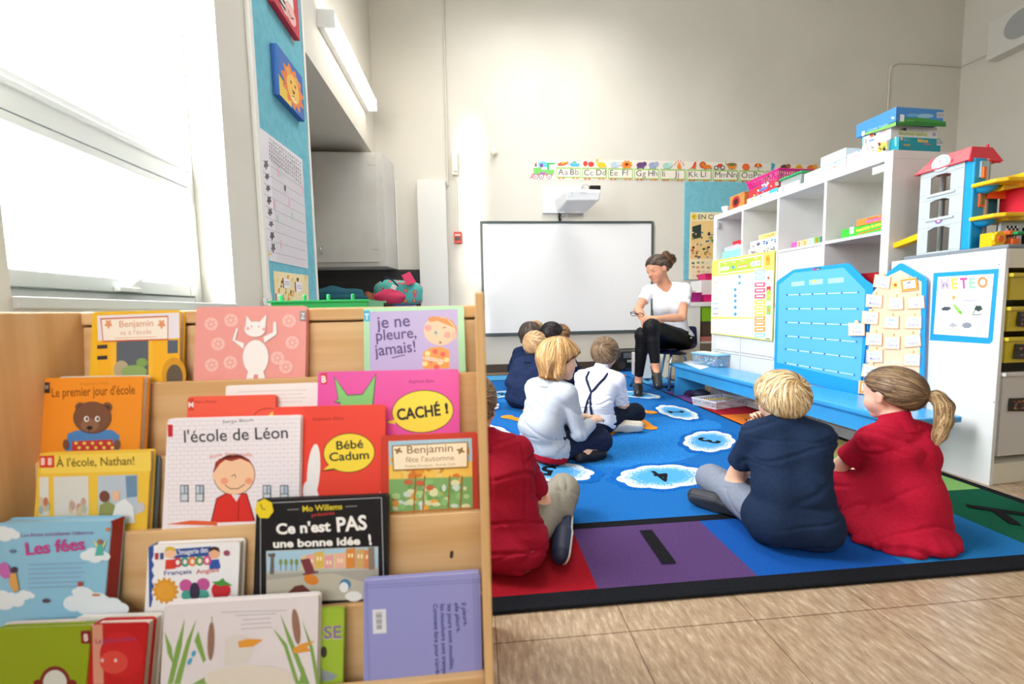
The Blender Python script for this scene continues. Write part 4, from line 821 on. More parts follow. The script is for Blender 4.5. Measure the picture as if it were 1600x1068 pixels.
for t, x0, x1, y, c in (('M', 1470, 1484, 451.5, '#c3b3dc'), ('E', 1487, 1497, 451, '#f4cf5a'), ('T', 1500.5, 1512, 450.3, '#c4488e'), ('E', 1514.5, 1525, 449.8, '#9accac'), ('O', 1528, 1543.5, 449, '#f28a4a')): A.text(t, (x0, y), (x1, y-.6), 16, c, .035)
A.ell(1502.5, 488, 37.6, 33.2, '#c5c8d4', n=48); A.ell(1502.5, 488, 37.1, 32.7, '#f3f3f6', n=48)
for x, y in ((1504, 455), (1500, 520.5)): A.line([(1502.5, 488), (x, y)], .5, '#c5c8d4')
A.ell(1502.5, 488.5, 16, 14.5, '#d8dae4'); A.ell(1502.5, 488.5, 15.6, 14.1, '#f1f1f5'); A.ell(1490.3, 464.5, 5.5, 5.5, '#d8d4d0', wob=.35, wn=12, n=48); A.ell(1490.3, 464.5, 2.5, 2.7, '#dcaa3a')
A.ell(1516, 462, 8, 4, '#d8d4c8', wob=.3, wn=9, n=36); A.line([(1506, 468.5), (1516, 470), (1527, 468.5)], 1, '#7c84a0')
A.ell(1478.5, 482, 7.5, 3, '#4a5058', rot=-.08, wob=.12, wn=6); A.ell(1529, 481.5, 6, 4.5, '#3a4844', wob=.12, wn=5); A.line([(1524, 484), (1520, 491), (1527, 492), (1534, 490)], 1.2, '#3a4848')
A.poly([(1482, 509), (1489, 503), (1497, 509), (1489.5, 511)], '#a8aab4'); A.line([(1489, 510), (1487.5, 515)], 1, '#c8a84a'); A.ell(1511, 508, 7.5, 4.6, '#8a8e9a', wob=.1, wn=7)
A.poly([(1488.5, 476), (1493, 475.5), (1505, 489), (1502, 492), (1497, 488)], '#90e05a'); A.ell(1500.6, 487.4, 1.1, 1.1, '#2a3a20')
A.done('poster_print', po)
# ---------------------------------------------------------------- toy garage on the storage unit
G = thing('toy_garage', 'grey plastic toy garage with a red roof and yellow ramps on the storage unit', 'toy', sp(.25, .15, .94))
GR = ink('#b9c2c4', .4); YE = ink('#f0bb14', .3); RE = ink('#d8283a', .3); BU = ink('#1c9ad2', .3); OG = ink('#ee6a2a', .35); DG = ink('#7e8890', .4); GN = ink('#1f9a50', .35); TE = ink('#1d6a80', .4)
g0 = .9405
SB(DG).box(.008, .5, -.0, .36, g0, g0+.016).build('base_plate', G, .004)
def wall_arch(b, d, s0, s1, z0, z1, wins, th):      # wall in the s-z plane with arched openings [(sa, sb, za, zb)]
    zc = z0
    for (sa, sb, za, zb) in sorted(wins, key=lambda w: w[2]):
        if za > zc: b.box(d, d+th, s0, s1, zc, za)
        b.box(d, d+th, s0, sa, za, zb); b.box(d, d+th, sb, s1, za, zb); n = 8; h = (zb-za)*.14
        pts = [(d, sa, zb), (d, sb, zb)] + [(d, sb+(sa-sb)*i/n, zb-h+h*math.sin(math.pi*i/n)) for i in range(n+1)]
        b.prism(pts, (th, 0, 0)); zc = zb
    b.box(d, d+th, s0, s1, zc, z1)
W = [(.205, .285, .965, 1.075), (.212, .282, 1.115, 1.195), (.212, .284, 1.222, 1.302)]
b = SB(GR); wall_arch(b, .03, .165, .325, g0+.016, 1.335, W, .012); b.build('tower_wall', G, .0015)
for (sa, sb, za, zb) in W[1:]: SB(GR).box(.024, .032, sa-.02, sb+.012, za-.014, za-.004).build('window_ledge', G, .002)
SB(GR).box(.14, .152, .165, .18, g0+.016, 1.335).box(.14, .152, .31, .325, g0+.016, 1.335).build('tower_post', G)
for z in (1.095, 1.21): SB(ink('#8a8476', .5)).box(.042, .15, .18, .313, z-.003, z+.003).build('tower_floor', G)
b = SB(RE); b.prism([(.012, .15, 1.325), (.012, .345, 1.325), (.03, .31, 1.385), (.03, .17, 1.392)], (.0, 0, 0)) if 0 else None
b.add([(.014, .140, 1.322), (.19, .140, 1.322), (.19, .345, 1.322), (.014, .345, 1.322), (.055, .16, 1.385), (.16, .16, 1.385), (.16, .30, 1.385), (.055, .30, 1.385)], [(3, 2, 1, 0), (4, 5, 6, 7), (0, 1, 5, 4), (1, 2, 6, 5), (2, 3, 7, 6), (3, 0, 4, 7)])
for i in range(7): b.ball((.025+i*.024, .143, 1.322), (.012, .006, .008), 8, 5)
b.box(.14, .15, .165, .172, 1.38, 1.40).build('roof', G, .004)
o = SB(ink('#e6ebee', .3)).lathe((.022, .245, 1.345), [(.034, -.008), (.034, .0), (.03, .003), (0, .003)], 24, (-1, 0, 0)).build('clock', G, smooth='angle')
SB(ink('#8fc8e0')).lathe((.0186, .245, 1.345), [(.027, 0), (.027, .0006), (.022, .0006), (0, .0004)], 24, (-1, 0, 0)).build('clock_ring', o)
SB(ink('#f0f0f2')).lathe((.0179, .245, 1.345), [(.022, 0), (.022, .0006), (0, .0006)], 24, (-1, 0, 0)).build('clock_face', o)
SB(ink('#e86a7a')).box(.0168, .0172, .244, .247, 1.345, 1.36).build('clock_hand', o)
for r, c, x in ((.013, '#5a6fc0', .0292), (.009, '#e06a80', .0288), (.005, '#f0f0f0', .0284)): SB(ink(c)).lathe((x, .245, 1.098), [(r, 0), (r, .0004)], 16, (-1, 0, 0)).build('garage_badge', G)
SB(BU).box(.035, .095, .135, .17, g0+.016, 1.33).build('lift_shaft', G, .006)
SB(ink('#9fc0c8', .3)).box(.06, .10, .130, .1355, 1.25, 1.315).build('lift_window', G); SB(OG).box(.062, .078, .122, .131, 1.245, 1.29).build('lift_car', G, .002)
SB(OG).box(.062, .09, .130, .1355, 1.13, 1.185).build('lift_door', G); SB(ink('#8a7a4a')).box(.066, .086, .128, .131, 1.14, 1.18).build('door_grid', G)
SB(ink('#cfc8b0', .3)).box(.105, .118, .14, .165, g0+.016, 1.33).build('guide_rail', G, .002); SB(ink('#8a9498', .4)).box(.118, .124, .14, .165, g0+.016, 1.33).build('guide_rail', G)
for z in (1.07, 1.205): 
    pts = [(.02, .06, z), (.045, .035, z), (.135, .03, z), (.15, .05, z), (.15, .135, z), (.02, .135, z)]
    SB(YE).prism(pts, (0, 0, .016)).build('platform', G, .004); SB(BU).lathe((.075, .12, z-.024), [(.008, 0), (.03, .012), (.036, .024)], 16).build('platform_bracket', G, smooth='angle')
b = SB(YE); b.prism([(.10, .13, 1.185), (.25, .13, 1.205), (.25, .13, 1.22), (.10, .13, 1.20)], (0, -.05, 0)); b.prism([(.10, .083, 1.185), (.25, .083, 1.205), (.25, .083, 1.235), (.10, .083, 1.215)], (0, -.004, 0)); b.build('upper_ramp', G)
b = SB(OG); b.box(.1, .2, .13, .135, 1.165, 1.195).build('ramp_wall', G)
SB(YE).box(.10, .5, .06, .16, 1.062, 1.078).build('lower_deck', G, .003)
b = SB(YE).box(.20, .34, .05, .15, 1.222, 1.24); b.box(.215, .26, .05, .15, 1.24, 1.262).box(.29, .32, .05, .15, 1.24, 1.275).build('upper_deck', G, .007)
b = SB(RE).box(.195, .235, .06, .15, 1.078, 1.222)
for i in range(5): b.ball((.243, .075, 1.095+i*.027), (.014, .012, .012), 10, 6)
b.box(.30, .325, .06, .15, 1.078, 1.222).build('crane_pillar', G, .004)
SB(TE).box(.115, .2, .158, .163, 1.078, 1.19).build('back_wall', G); SB(BU).tube([(.262, .06, 1.20), (.252, .055, 1.165), (.262, .05, 1.135), (.285, .055, 1.13)], .006, 8).build('crane_hook', G, smooth=True)
b = SB(GR); b.box(.115, .225, .09, .10, g0+.016, 1.062).box(.30, .5, .09, .10, g0+.016, 1.062)
n = 8; b.prism([(.225, .09, 1.062), (.30, .09, 1.062)]+[(.30+(.225-.30)*i/n, .09, 1.035+.018*math.sin(math.pi*i/n)) for i in range(n+1)], (0, .01, 0)); b.build('garage_wall', G, .0015)
SB(ink('#15151a')).box(.2, .5, .15, .155, g0+.016, 1.06).build('garage_back', G)
b = SB(ink('#f0f0ee'))
b.box(.14, .20, .088, .0897, .975, 1.045).build('tool_panel', G)
b = SB(ink('#1c1c20'))
for i in range(6):
    for j in range(2):
        if (i+j) % 2: b.box(.14+i*.01, .15+i*.01, .0865, .0882, 1.025+j*.01, 1.035+j*.01)
b.build('checker_print', G)
b = SB(RE)
for i in range(4): b.box(.145+i*.014, .151+i*.014, .0865, .0882, .985, 1.015)
b.build('tool_print', G)
SB(GN).box(.10, .16, .03, .085, 1.0, 1.012).build('canopy', G, .003); SB(GN).box(.15, .19, .03, .08, g0+.016, g0+.022).build('parking_mat', G)
b = SB(YE).box(.028, .075, .06, .10, g0+.016, 1.012); b.lathe((.05, .06, .985), [(.03, 0), (.033, .004), (.03, .01), (.0, .01)], 10, (0, -1, 0)); pmp = b.build('petrol_pump', G, .003); SB(OG).lathe((.05, .05, .985), [(.014, 0), (.014, .004), (0, .004)], 14, (0, -1, 0)).build('pump_dial', pmp)
SB(BU).lathe((.085, .1, .985), [(.034, -.012), (.034, .012)], 18, (0, 1, 0)).build('lift_wheel', G, smooth='angle')
SB(OG).box(.085, .125, .045, .075, 1.0, 1.018).box(.095, .135, .04, .075, .962, .986).build('toy_seats', G, .003)
SB(YE).prism([(.03, .325, 1.03), (.03, .43, 1.005), (.03, .43, 1.03), (.03, .325, 1.06)], (.05, 0, 0)).build('side_slide', G, .003)
# ---------------------------------------------------------------- bench and what is on and under it
BX0, BX1, BY0, BY1 = 1.645, 1.925, 1.42, 3.245
TUR = mat('sky blue gloss paint', '#3fa0da', .25, spec=.5, noise=(8, '#3b9ad4', .4, .6), coat=.2)
bn = thing('bench', 'low sky blue painted wooden bench along the cube shelf', 'bench', (1.82, 2.36, 0))
BMx = Matrix.Translation((BX1, 0, 0))
def BB_(): 
    b = MB().m(TUR); an = math.radians(1.8); b.M = Matrix.Translation((1.79, 2.36, 0)) @ Matrix.Rotation(an, 4, 'Z') @ Matrix.Translation((-1.79, -2.36, 0)); return b
BB_().box(BX0, BX1, BY0, BY1, BT-.028, BT).build('seat_plank', bn, .008)
BB_().box(BX0+.02, BX0+.042, BY0+.12, BY1-.06, BT-.105, BT-.028).build('apron', bn, .002); BB_().box(BX1-.05, BX1-.028, BY0+.12, BY1-.06, BT-.105, BT-.028).build('apron', bn, .002)
for y in (BY1-.10, BY0+.14):
    n = 8; pts = [(BX0+.02, y, BT-.028), (BX0+.005, y, 0.011), (BX0+.075, y, .011)]
    pts += [(BX0+.13-.055*math.cos(math.pi*i/n), y, .011+.045*math.sin(math.pi*i/n)) for i in range(1, n)]
    pts += [(BX1-.078, y, .011), (BX1-.008, y, .011), (BX1-.028, y, BT-.028)]
    BB_().prism(pts, (0, .03, 0)).build('leg', bn, .002)
fb = thing('storage_box', 'clear blue plastic box of craft bits with a lid on the bench', 'box', (1.80, 3.06, BT))
ca, cb_, cc = atz(1081, 568, BT+.002), atz(1121, 574, BT+.002), atz(1149, 571, BT+.002)
PB = mat('blue tinted plastic', '#9cc8e6', .15, alpha=.36, spec=.5)
U_ = (cb_-ca); V_ = Vector((-U_.y, U_.x, 0)).normalized()*.115
MB().m(PB).obox(ca, U_, V_, (0, 0, .085)).build('box_body', fb, .006)
MB().m(ink('#8ec4e8', .3)).obox(ca-U_*.03-V_*.05+Vector((0, 0, .085)), U_*1.06, V_*1.1, (0, 0, .014)).build('lid', fb, .004)
MB().m(ink('#f0e8de')).obox(ca+U_*.1+V_*.1+Vector((0, 0, .0995)), U_*.7, V_*.75, (0, 0, .004)).build('paper_stack', fb)
q = random.Random(9); it = MB()
for i in range(70):
    it.m(ink(q.choice(['#d0404a', '#3a9a5a', '#f0c030', '#e8f0f4', '#5a7ac8', '#b060b0', '#7ab8d8', '#dfe8ee', '#a8c8e0'])))
    a_, b2 = q.uniform(.08, .92), q.uniform(.1, .9); it.ball(ca+U_*a_+V_*b2+Vector((0, 0, q.uniform(.012, .07))), q.uniform(.006, .012), 6, 4)
it.build('craft_bits', fb)
pa = tag(MB().m(ink('#e6eef4')).prism([atz(x, y, BT+.0005) for x, y in ((1066, 565.5), (1079, 562.5), (1108, 573), (1094, 577))], (0, 0, .0012)).build('paper_sheet', None, loc=atz(1085, 569, BT)), 'loose white paper sheet on the far end of the bench', 'paper')
# pencil basket on the rug
ba, bb, bc = atz(1083, 632, RZt+.002), atz(1119, 640, RZt+.002), atz(1166, 634, RZt+.002)
pk = thing('pencil_basket', 'white slotted plastic basket holding pencils on the rug by the bench', 'basket', bb)
WB = mat('white plastic', '#e9e9ec', .35); Ua = ba-bb; Va = bc-bb; H_ = .055
mbk = MB().m(WB)
def bp(u, v, z): f_ = 1+.06*z/H_; return bb+Ua*(.5+(u-.5)*f_)+Va*(.5+(v-.5)*f_)+Vector((0, 0, z))
def seg(p, q, z0, z1): mbk.add([bp(*p, z0), bp(*q, z0), bp(*q, z1), bp(*p, z1)], [(0, 1, 2, 3)])
cs_ = [(0, 0), (0, 1), (1, 1), (1, 0)]
for i in range(4):
    p, q_ = cs_[i], cs_[(i+1) % 4]; seg(p, q_, 0, .012); seg(p, q_, .027, .031); seg(p, q_, .044, H_)
    for j in range(16):
        a_, e = j/16, (j+.4)/16; P_ = (p[0]+(q_[0]-p[0])*a_, p[1]+(q_[1]-p[1])*a_); Q_ = (p[0]+(q_[0]-p[0])*e, p[1]+(q_[1]-p[1])*e); seg(P_, Q_, .012, .044)
mbk.add([bp(0, 0, 0), bp(1, 0, 0), bp(1, 1, 0), bp(0, 1, 0)], [(0, 1, 2, 3)])
o = mbk.build('basket_wall', pk); s_ = o.modifiers.new('wall', 'SOLIDIFY'); s_.thickness = .0025
r = MB().m(WB); r.tube([bp(0, 0, H_), bp(0, 1, H_), bp(1, 1, H_), bp(1, 0, H_), bp(0, 0, H_)], .004, 6); r.build('rim', pk)
def pencil(label, a, b_, col):
    t = thing('pencil', label, 'pencil', a, 'pencils in the white basket'); d = (b_-a); MB().m(ink(col)).tube([a, a+d*.9], .0042, 6).build('shaft', t); MB().m(ink('#e8c89a')).tube([a+d*.9, b_], [.0042, .0008], 6).build('tip', t)
pencil('long yellow pencil lying across the white basket', bp(.86, .2, .036), bp(.35, .86, .05), '#e8c81c')
pencil('dark pencil under the yellow pencil in the white basket', bp(.7, .12, .02), bp(.35, .6, .03), '#3a3028')
pencil('red pencil in the white basket', bp(.35, .3, .012), bp(.3, .8, .012), '#c03a3a')
pencil('brown pencil in the white basket', bp(.55, .25, .010), bp(.5, .75, .012), '#7a4a2a')
sh = thing('bag', 'small dark navy bag on the rug under the bench', 'bag', (1.80, 3.08, RZt))
MB().m(mat('navy nylon', '#23263f', .7)).ball((1.80, 3.06, RZt+.03), (.07, .06, .034), 16, 8).build('bag_body', sh, smooth=True)
# ================================================================ back wall
BA = lambda x, y: at(x, y, D)
def bpt(x, y, e=0): return at(x, y, D-e)
wbd = thing('whiteboard', 'wide white interactive board with a dark grey frame on the end wall', 'whiteboard', (1.11, D, .44))
x0, x1, z0, z1 = .06, 2.165, .447, 1.797
FR = mat('dark grey frame', '#4b5658', .35)
MB().m(mat('whiteboard surface', '#f1f2f3', .16, spec=.5, coat=.3)).box(x0+.02, x1-.02, D-.03, D, z0+.02, z1-.02).build('writing_surface', wbd)
for q in ((x0, x0+.028, z0, z1), (x1-.028, x1, z0, z1)): MB().m(FR).box(q[0], q[1], D-.04, D, q[2], q[3]).build('frame_side', wbd, .006)
MB().m(FR).box(x0+.028, x1-.028, D-.04, D, z1-.028, z1).build('frame_top', wbd, .004); MB().m(FR).box(x0+.028, x1-.028, D-.042, D, z0, z0+.034).build('frame_bottom', wbd, .004)
# projector
pj = thing('projector', 'white short-throw projector on a wall plate above the whiteboard', 'projector', (1.1, D, 1.9))
WPL = mat('white moulded plastic', '#e8e9ea', .35)
MB().m(WPL).box(.80, 1.30, D-.035, D, 1.885, 2.21).build('wall_plate', pj, .012)
MB().m(WPL).box(.98, 1.12, D-.42, D-.03, 2.0, 2.04).build('mount_arm', pj, .008)
b = MB().m(mat('white projector shell', '#dfe1e3', .35))
yf, yb = D-.62, D-.26
lo = [(.965, yf+.02, 1.88), (1.31, yf+.01, 1.88), (1.27, yb, 1.845), (.925, yb, 1.845)]; hi = [(.945, yf, 1.965), (1.325, yf, 1.955), (1.33, yb, 1.955), (.90, yb, 1.965)]
h2 = [(.95, yf, 2.0), (1.32, yf, 1.992), (1.31, yb, 2.0), (.90, yb, 2.0)]
b.add(lo+hi+h2, [(3, 2, 1, 0)]+[(i, (i+1) % 4, 4+(i+1) % 4, 4+i) for i in range(4)]+[(4+i, 4+(i+1) % 4, 8+(i+1) % 4, 8+i) for i in range(4)]+[(8, 9, 10, 11)]); b.build('projector_body', pj, .012, seg=3)
MB().m(BLACKP).box(1.21, 1.325, yf+.01, yf+.06, 1.995, 2.035).build('wireless_adapter', pj, .003)
MB().m(mat('grey plastic catch', '#9a9c9e')).tube([(1.215, yf+.03, 2.02), (1.19, yf+.06, 2.06), (1.155, yf+.1, 2.06), (1.145, yf+.12, 1.995)], .005, 8).build('adapter_cable', pj, smooth=True)
A = Art((0, yf, 0), (0, 1, 0)); 
for x, y in ((893.7, 301), (893.7, 305)): A.ell(x, y, 1.1, .7, '#a8abb0')
A.text('EPSON', (907, 302), (916, 302), 1.7, '#b0b3b8', .03); A.done('front_marks', pj)
MB().m(BLACKP).tube([bpt(874, 333, .03), bpt(873.6, 339, .035), bpt(875, 345.5, .03)], .013, 8).build('power_cable', pj, smooth=True)
MB().m(CHROME).ball(bpt(879.5, 336, .03), .016, 10, 6).build('cable_clip', pj, smooth=True)
# alphabet strip
A = Art((0, D-.002, 0), (0, 1, 0), .0001)
st = MB().m(ink('#e9e2d4', .6)); poly = [(826, 281), (832, 262), (838, 248.5), (1000, 250), (1330, 259), (1330, 287), (1150, 284), (990, 281)]
o = tag(st.prism([A.pt(*p) for p in poly], (0, .0018, 0)).build('alphabet_strip', None, loc=BA(1000, 266)), 'paper alphabet train strip above the whiteboard', 'wall strip')
A.poly([(827, 279), (832, 270), (839, 269), (840, 277)], '#ef9a94'); A.rect(834, 271.5, 864, 273.5, '#e06a6a'); A.poly([(833, 262), (846, 261), (846, 265), (866, 265), (866, 272), (834, 271.5)], '#7cc86a'); A.poly([(841, 261), (841, 254), (848, 251.5), (855, 254), (855, 261)], '#6cc4e8'); A.poly([(855, 254), (867, 254.5), (867, 256.5), (858, 257), (858, 265), (855, 265)], '#3ab45c'); A.rect(835.4, 254, 839.2, 256, '#f0a83c'); A.rect(835.6, 256, 838.8, 260, '#7a4a9a'); A.rect(844, 255.5, 848.4, 261, '#8a4a9a'); A.rect(843.5, 269, 852.5, 271.6, '#b070c0')
for x in (837, 846, 858): A.ell(x, 275.6, 4.2, 4.2, '#7a4a8a'); A.ell(x, 275.6, 3.3, 3.3, '#eed6d6'); A.ell(x, 275.6, 1, 1, '#c03a4a')
pics = [('#e85a3a', '#f0c040'), ('#58b8d8', '#58b8a0'), ('#e04a3a', '#e04a3a'), ('#f0c830', '#f0d850'), ('#b8cbd8', '#c8d8e0'), ('#f0942c', '#e8642c'), ('#6a4a7a', '#6a4a7a'), ('#9aa6c4', '#a8b4cc'), ('#a8d0c8', '#b8dcd0'), ('#f08a3c', '#f0a050'), ('#d8502c', '#c8502c'), ('#e07a2c', '#c85a24'), ('#d04a34', '#4a4a50'), ('#e8902c', '#4a8a6a'), ('#ec6a3a', '#e85a34'), ('#e0442c', '#f0c030'), ('#2fa4c8', '#2fa4c8'), ('#6a4434', '#a8603c'), ('#f0b030', '#f0a828'), ('#d8762c', '#e8a03c')]
abc = 'Aa Bb Cc Dd Ee Ff Gg Hh Ii Jj Kk Ll Mm Nn Oo Pp Qq Rr Ss Tt'.split()
for i in range(10):
    cx = 869+40.4*i+.05*i*i; y = 261.4+.78*i; g = ['#5ab45a', '#c8d04a'][i % 2]; W_ = 38.4
    A.quad((cx, y), (cx+W_, y+.6), (cx+W_, y+16.4), (cx, y+15.8), '#8fc456'); A.quad((cx+1, y+1.8), (cx+W_-1, y+2.4), (cx+W_-1, y+15), (cx+1, y+14.6), '#eee5d6')
    for k in range(2):
        t = abc[2*i+k]; lx = cx+(3 if k == 0 else 22); iw = t[0] in 'MWmw'; ii = t[0] == 'I'
        e_ = A.glyph(t[0], (lx, y+11.6), 9.2, '#3c3c42'); A.glyph(t[1], (e_+1.4, y+11.7), 9.2, '#6a6a6e')
        c1, c2 = pics[2*i+k]; px, py = cx+(10 if k == 0 else 29), y-5.6; L_0 = t[0]
        if L_0 == 'A': A.ell(px, py, 8, 2.8, c1, -.2); A.poly([(px-3, py-1), (px+5, py-4), (px+6, py-2), (px-1, py+1)], c2); A.line([(px+8, py-5), (px+9, py+2)], .8, '#555')  if 0 else A.line([(px+8, py-5), (px+9, py+2)], .8, '#555555')
        elif L_0 == 'B': A.poly([(px-9, py-1), (px+9, py), (px+6, py+4.5), (px-6, py+4)], c1); A.poly([(px-6, py-1.5), (px+4, py-1), (px, py-4.5)], c2)
        elif L_0 == 'C': A.ell(px-5, py-1, 3.4, 4, c1); A.ell(px+4, py, 4.6, 4, c1); A.ell(px-1, py-3, 1, 2, '#7ac0e0')
        elif L_0 == 'D': A.ell(px+1, py+1, 6.4, 4.2, c1); A.line([(px-4, py-1), (px-7, py-6), (px-4, py-8)], 2.4, c1); A.line([(px+5, py+2), (px+9, py+4.5)], 2, c1); A.line([(px-2, py+3), (px-2, py+6)], 2, c1); A.line([(px+4, py+3), (px+4, py+6)], 2, c1)
        elif L_0 in 'EHGIRT': A.ell(px, py, 6.6, 4.4, c1); A.ell(px+6, py-2, 3.4, 3.4, c2); A.line([(px-4, py+2), (px-4.5, py+6)], 2.2, c1); A.line([(px+4, py+2), (px+4, py+6)], 2.2, c1)
        elif L_0 == 'F': A.ell(px, py, 7.6, 6, c1, wob=.22, wn=9, n=54); A.ell(px, py, 4, 3.2, c2); A.ell(px, py-.4, 2, 1.8, '#4a2c24')
        elif L_0 == 'J': A.ell(px, py+2, 3, 4, c1); A.ell(px, py-3, 2, 2, c2); [A.ell(px+7*math.cos(a_*.6+3.3), py-1+6*math.sin(a_*.6+3.3), .9, .9, '#e04a3a') for a_ in range(6)]
        elif L_0 == 'K': A.poly([(px-7, py+5), (px-1, py+1), (px+2, py-6), (px+5, py-7), (px+4, py-2), (px+3, py+5), (px-1, py+3)], c1)
        elif L_0 == 'L': A.ell(px-4, py-2, 5, 5, c2, wob=.1, wn=9, n=36); A.ell(px-4, py-2, 2.8, 2.8, c1); A.ell(px+3, py+1, 6.4, 3, c1); A.line([(px+8, py+1), (px+9, py+5)], 1.8, c1); A.line([(px-1, py+2), (px-1, py+6)], 1.8, c1)
        elif L_0 == 'M': [(A.ell(px+d_, py+2, 3.4, 3.4, '#4a4a50'), A.ell(px+d_, py+2, 2, 2, '#e9e2d4')) for d_ in (-5, 5)]; A.poly([(px-5, py+1), (px-2, py-4), (px+5, py-4), (px+3, py+1)], c1)
        elif L_0 == 'N': A.poly([(px-8, py-3), (px+8, py-3), (px+4, py+4), (px-4, py+4)], c1); A.ell(px, py-3, 8, 2.6, '#b86a24'); A.ell(px, py-3, 5, 1.5, c2); A.line([(px-8, py-2), (px-10, py-7)], 1.2, '#6aa04a')
        elif L_0 == 'O': A.ell(px, py, 5.8, 5.4, c1)
        elif L_0 == 'P': A.poly([(px-6, py)]+[(px-6*math.cos(a_*math.pi/8), py-6*math.sin(a_*math.pi/8)) for a_ in range(1, 8)]+[(px+6, py)], c1); A.poly([(px-2, py), (px-1, py-6), (px+1, py-6), (px+2, py)], c2); A.line([(px, py), (px, py+5), (px+2, py+6)], .8, '#5a4a3a')
        elif L_0 == 'Q': A.text('?', (px-3, py+5), (px+4, py+5), 11, c1, .05)
        else: A.ell(px, py, 5.4, 5.2, c1, wob=.06, wn=8, n=40); A.ell(px-1.6, py-1, .8, .8, '#8a5a1c'); A.ell(px+1.6, py-1, .8, .8, '#8a5a1c')
    for x in (5, 11, 27, 33): A.poly([(cx+x-2.2, y+16), (cx+x+2.2, y+16), (cx+x+1.4, y+18), (cx+x-1.4, y+18)], '#e0703c' if x < 20 else '#ec8a3c')
A.done('strip_print', o)
# blue pinboard with a poster
o = tag(MB().m(BLUEPIN).box(2.565, 4.6, D-.021, D-.001, 1.085, 2.272).build('pinboard', None, .002, loc=(3.2, D, 1.1)), 'turquoise fabric pinboard on the end wall behind the cube shelf', 'pinboard')
A = Art((0, D-.0215, 0), (0, 1, 0), .0001)
po = tag(slab(A, [(1078.5, 331.5), (1150, 331.5), (1150, 437), (1076, 436)], -.0012, ink('#f0e2b8', .6)).build('classroom_poster', None, loc=BA(1095, 400)), 'cream classroom scene poster pinned to the turquoise pinboard', 'poster')
A = Art((0, D-.0232, 0), (0, 1, 0), .0001)
A.quad((1080, 345), (1150, 345), (1150, 404), (1079, 404), '#ecc887'); A.text('EN CLASSE', (1091, 342), (1140, 342), 7, '#4a4438', .012); A.ell(1084.5, 338.5, 4.3, 4.6, '#e8c02c'); A.ell(1084, 338, 1, 1.2, '#8a6a1c')
A.quad((1081.5, 354), (1095.5, 350), (1095.5, 371), (1081.5, 374), '#2f3f38')
q = random.Random(12); A.hold = True
for i in range(70): A.ell(q.uniform(1081, 1125), q.uniform(362, 403), q.uniform(1, 3), q.uniform(.8, 2.2), q.choice(['#8cba5a', '#c8603c', '#5a7a9a', '#e8e0d0', '#8a5a34', '#7ab04a', '#d8a45a', '#3a3a40', '#e8b08a']), n=8)
for i in range(24): A.rect(*(lambda x, y: (x, y, x+4.5, y+3.2))(1080+(i % 6)*7.6+q.uniform(0, 2), 408+(i//6)*7+q.uniform(0, 1.5)), q.choice(['#d8d0b8', '#8aa87a', '#d89a8a', '#e0dcd0', '#b8a888', '#6a7a6a', '#e8e0cc']))
A.hold = False; A.done('poster_print', po)
# small wall devices
t = thing('wall_sensor', 'small round ivory sensor high on the end wall', 'sensor', BA(771, 237)); MB().m(mat('ivory plastic', '#e4ddc8', .45)).lathe(bpt(771, 236, 0), [(.035, 0), (.035, .02), (.02, .03), (.0, .03)], 18, (0, -1, 0)).build('base', t, smooth='angle'); MB().m(_m['ivory plastic']).ball(bpt(772, 239, .045), (.035, .03, .035), 14, 8).build('sensor_head', t, smooth=True)
t = thing('alarm_strobe', 'white alarm box on the end wall above the narrow pier', 'alarm', BA(709, 258))
a, b_ = bpt(706, 240), bpt(716, 275); MB().m(mat('ivory plastic', '#e4ddc8')).box(a.x, b_.x, D-.05, D, b_.z, a.z).build('housing', t, .006); MB().m(WHITE2).box(a.x+.02, b_.x-.01, D-.075, D-.05, b_.z+.03, a.z-.10).build('strobe_lens', t, .008)
t = thing('fire_alarm_pull', 'red fire alarm pull station left of the whiteboard', 'fire alarm', BA(715, 372))
a, b_ = bpt(709.5, 363), bpt(721.5, 380.5); RD = ink('#c8332c', .35); MB().m(RD).box(a.x, b_.x, D-.045, D, b_.z, a.z).build('housing', t, .004); MB().m(ink('#3c3634')).box(a.x+.012, b_.x-.012, D-.05, D-.045, b_.z+.03, a.z-.06).build('pull_handle', t, .003); MB().m(ink('#e8d8d0')).box(a.x+.012, b_.x-.012, D-.048, D-.045, a.z-.045, a.z-.03).build('label_strip', t)
struct('trim_5', MB().m(_m['conduit paint']).tube([bpt(714, 364, .012), bpt(713.5, 318, .012), bpt(712, 280, .012)], .009, 8))
sk = thing('wall_speaker', 'white square speaker box with a round grille high on the side wall', 'speaker', atx(1590, 60, XR))
a = atx(1563, 45, XR); b_ = atx(1567, 93, XR); zt = a.z+.05; MB().m(mat('painted speaker box', '#d6d4cd', .5)).box(XR-.16, XR, a.y-.62, a.y, b_.z, zt).build('speaker_box', sk, .006)
MB().m(ink('#a3a4a4', .7)).lathe((XR-.161, a.y-.30, (b_.z+zt)/2+.02), [(.15, 0), (.15, .004), (.0, .004)], 28, (-1, 0, 0)).build('grille', sk)

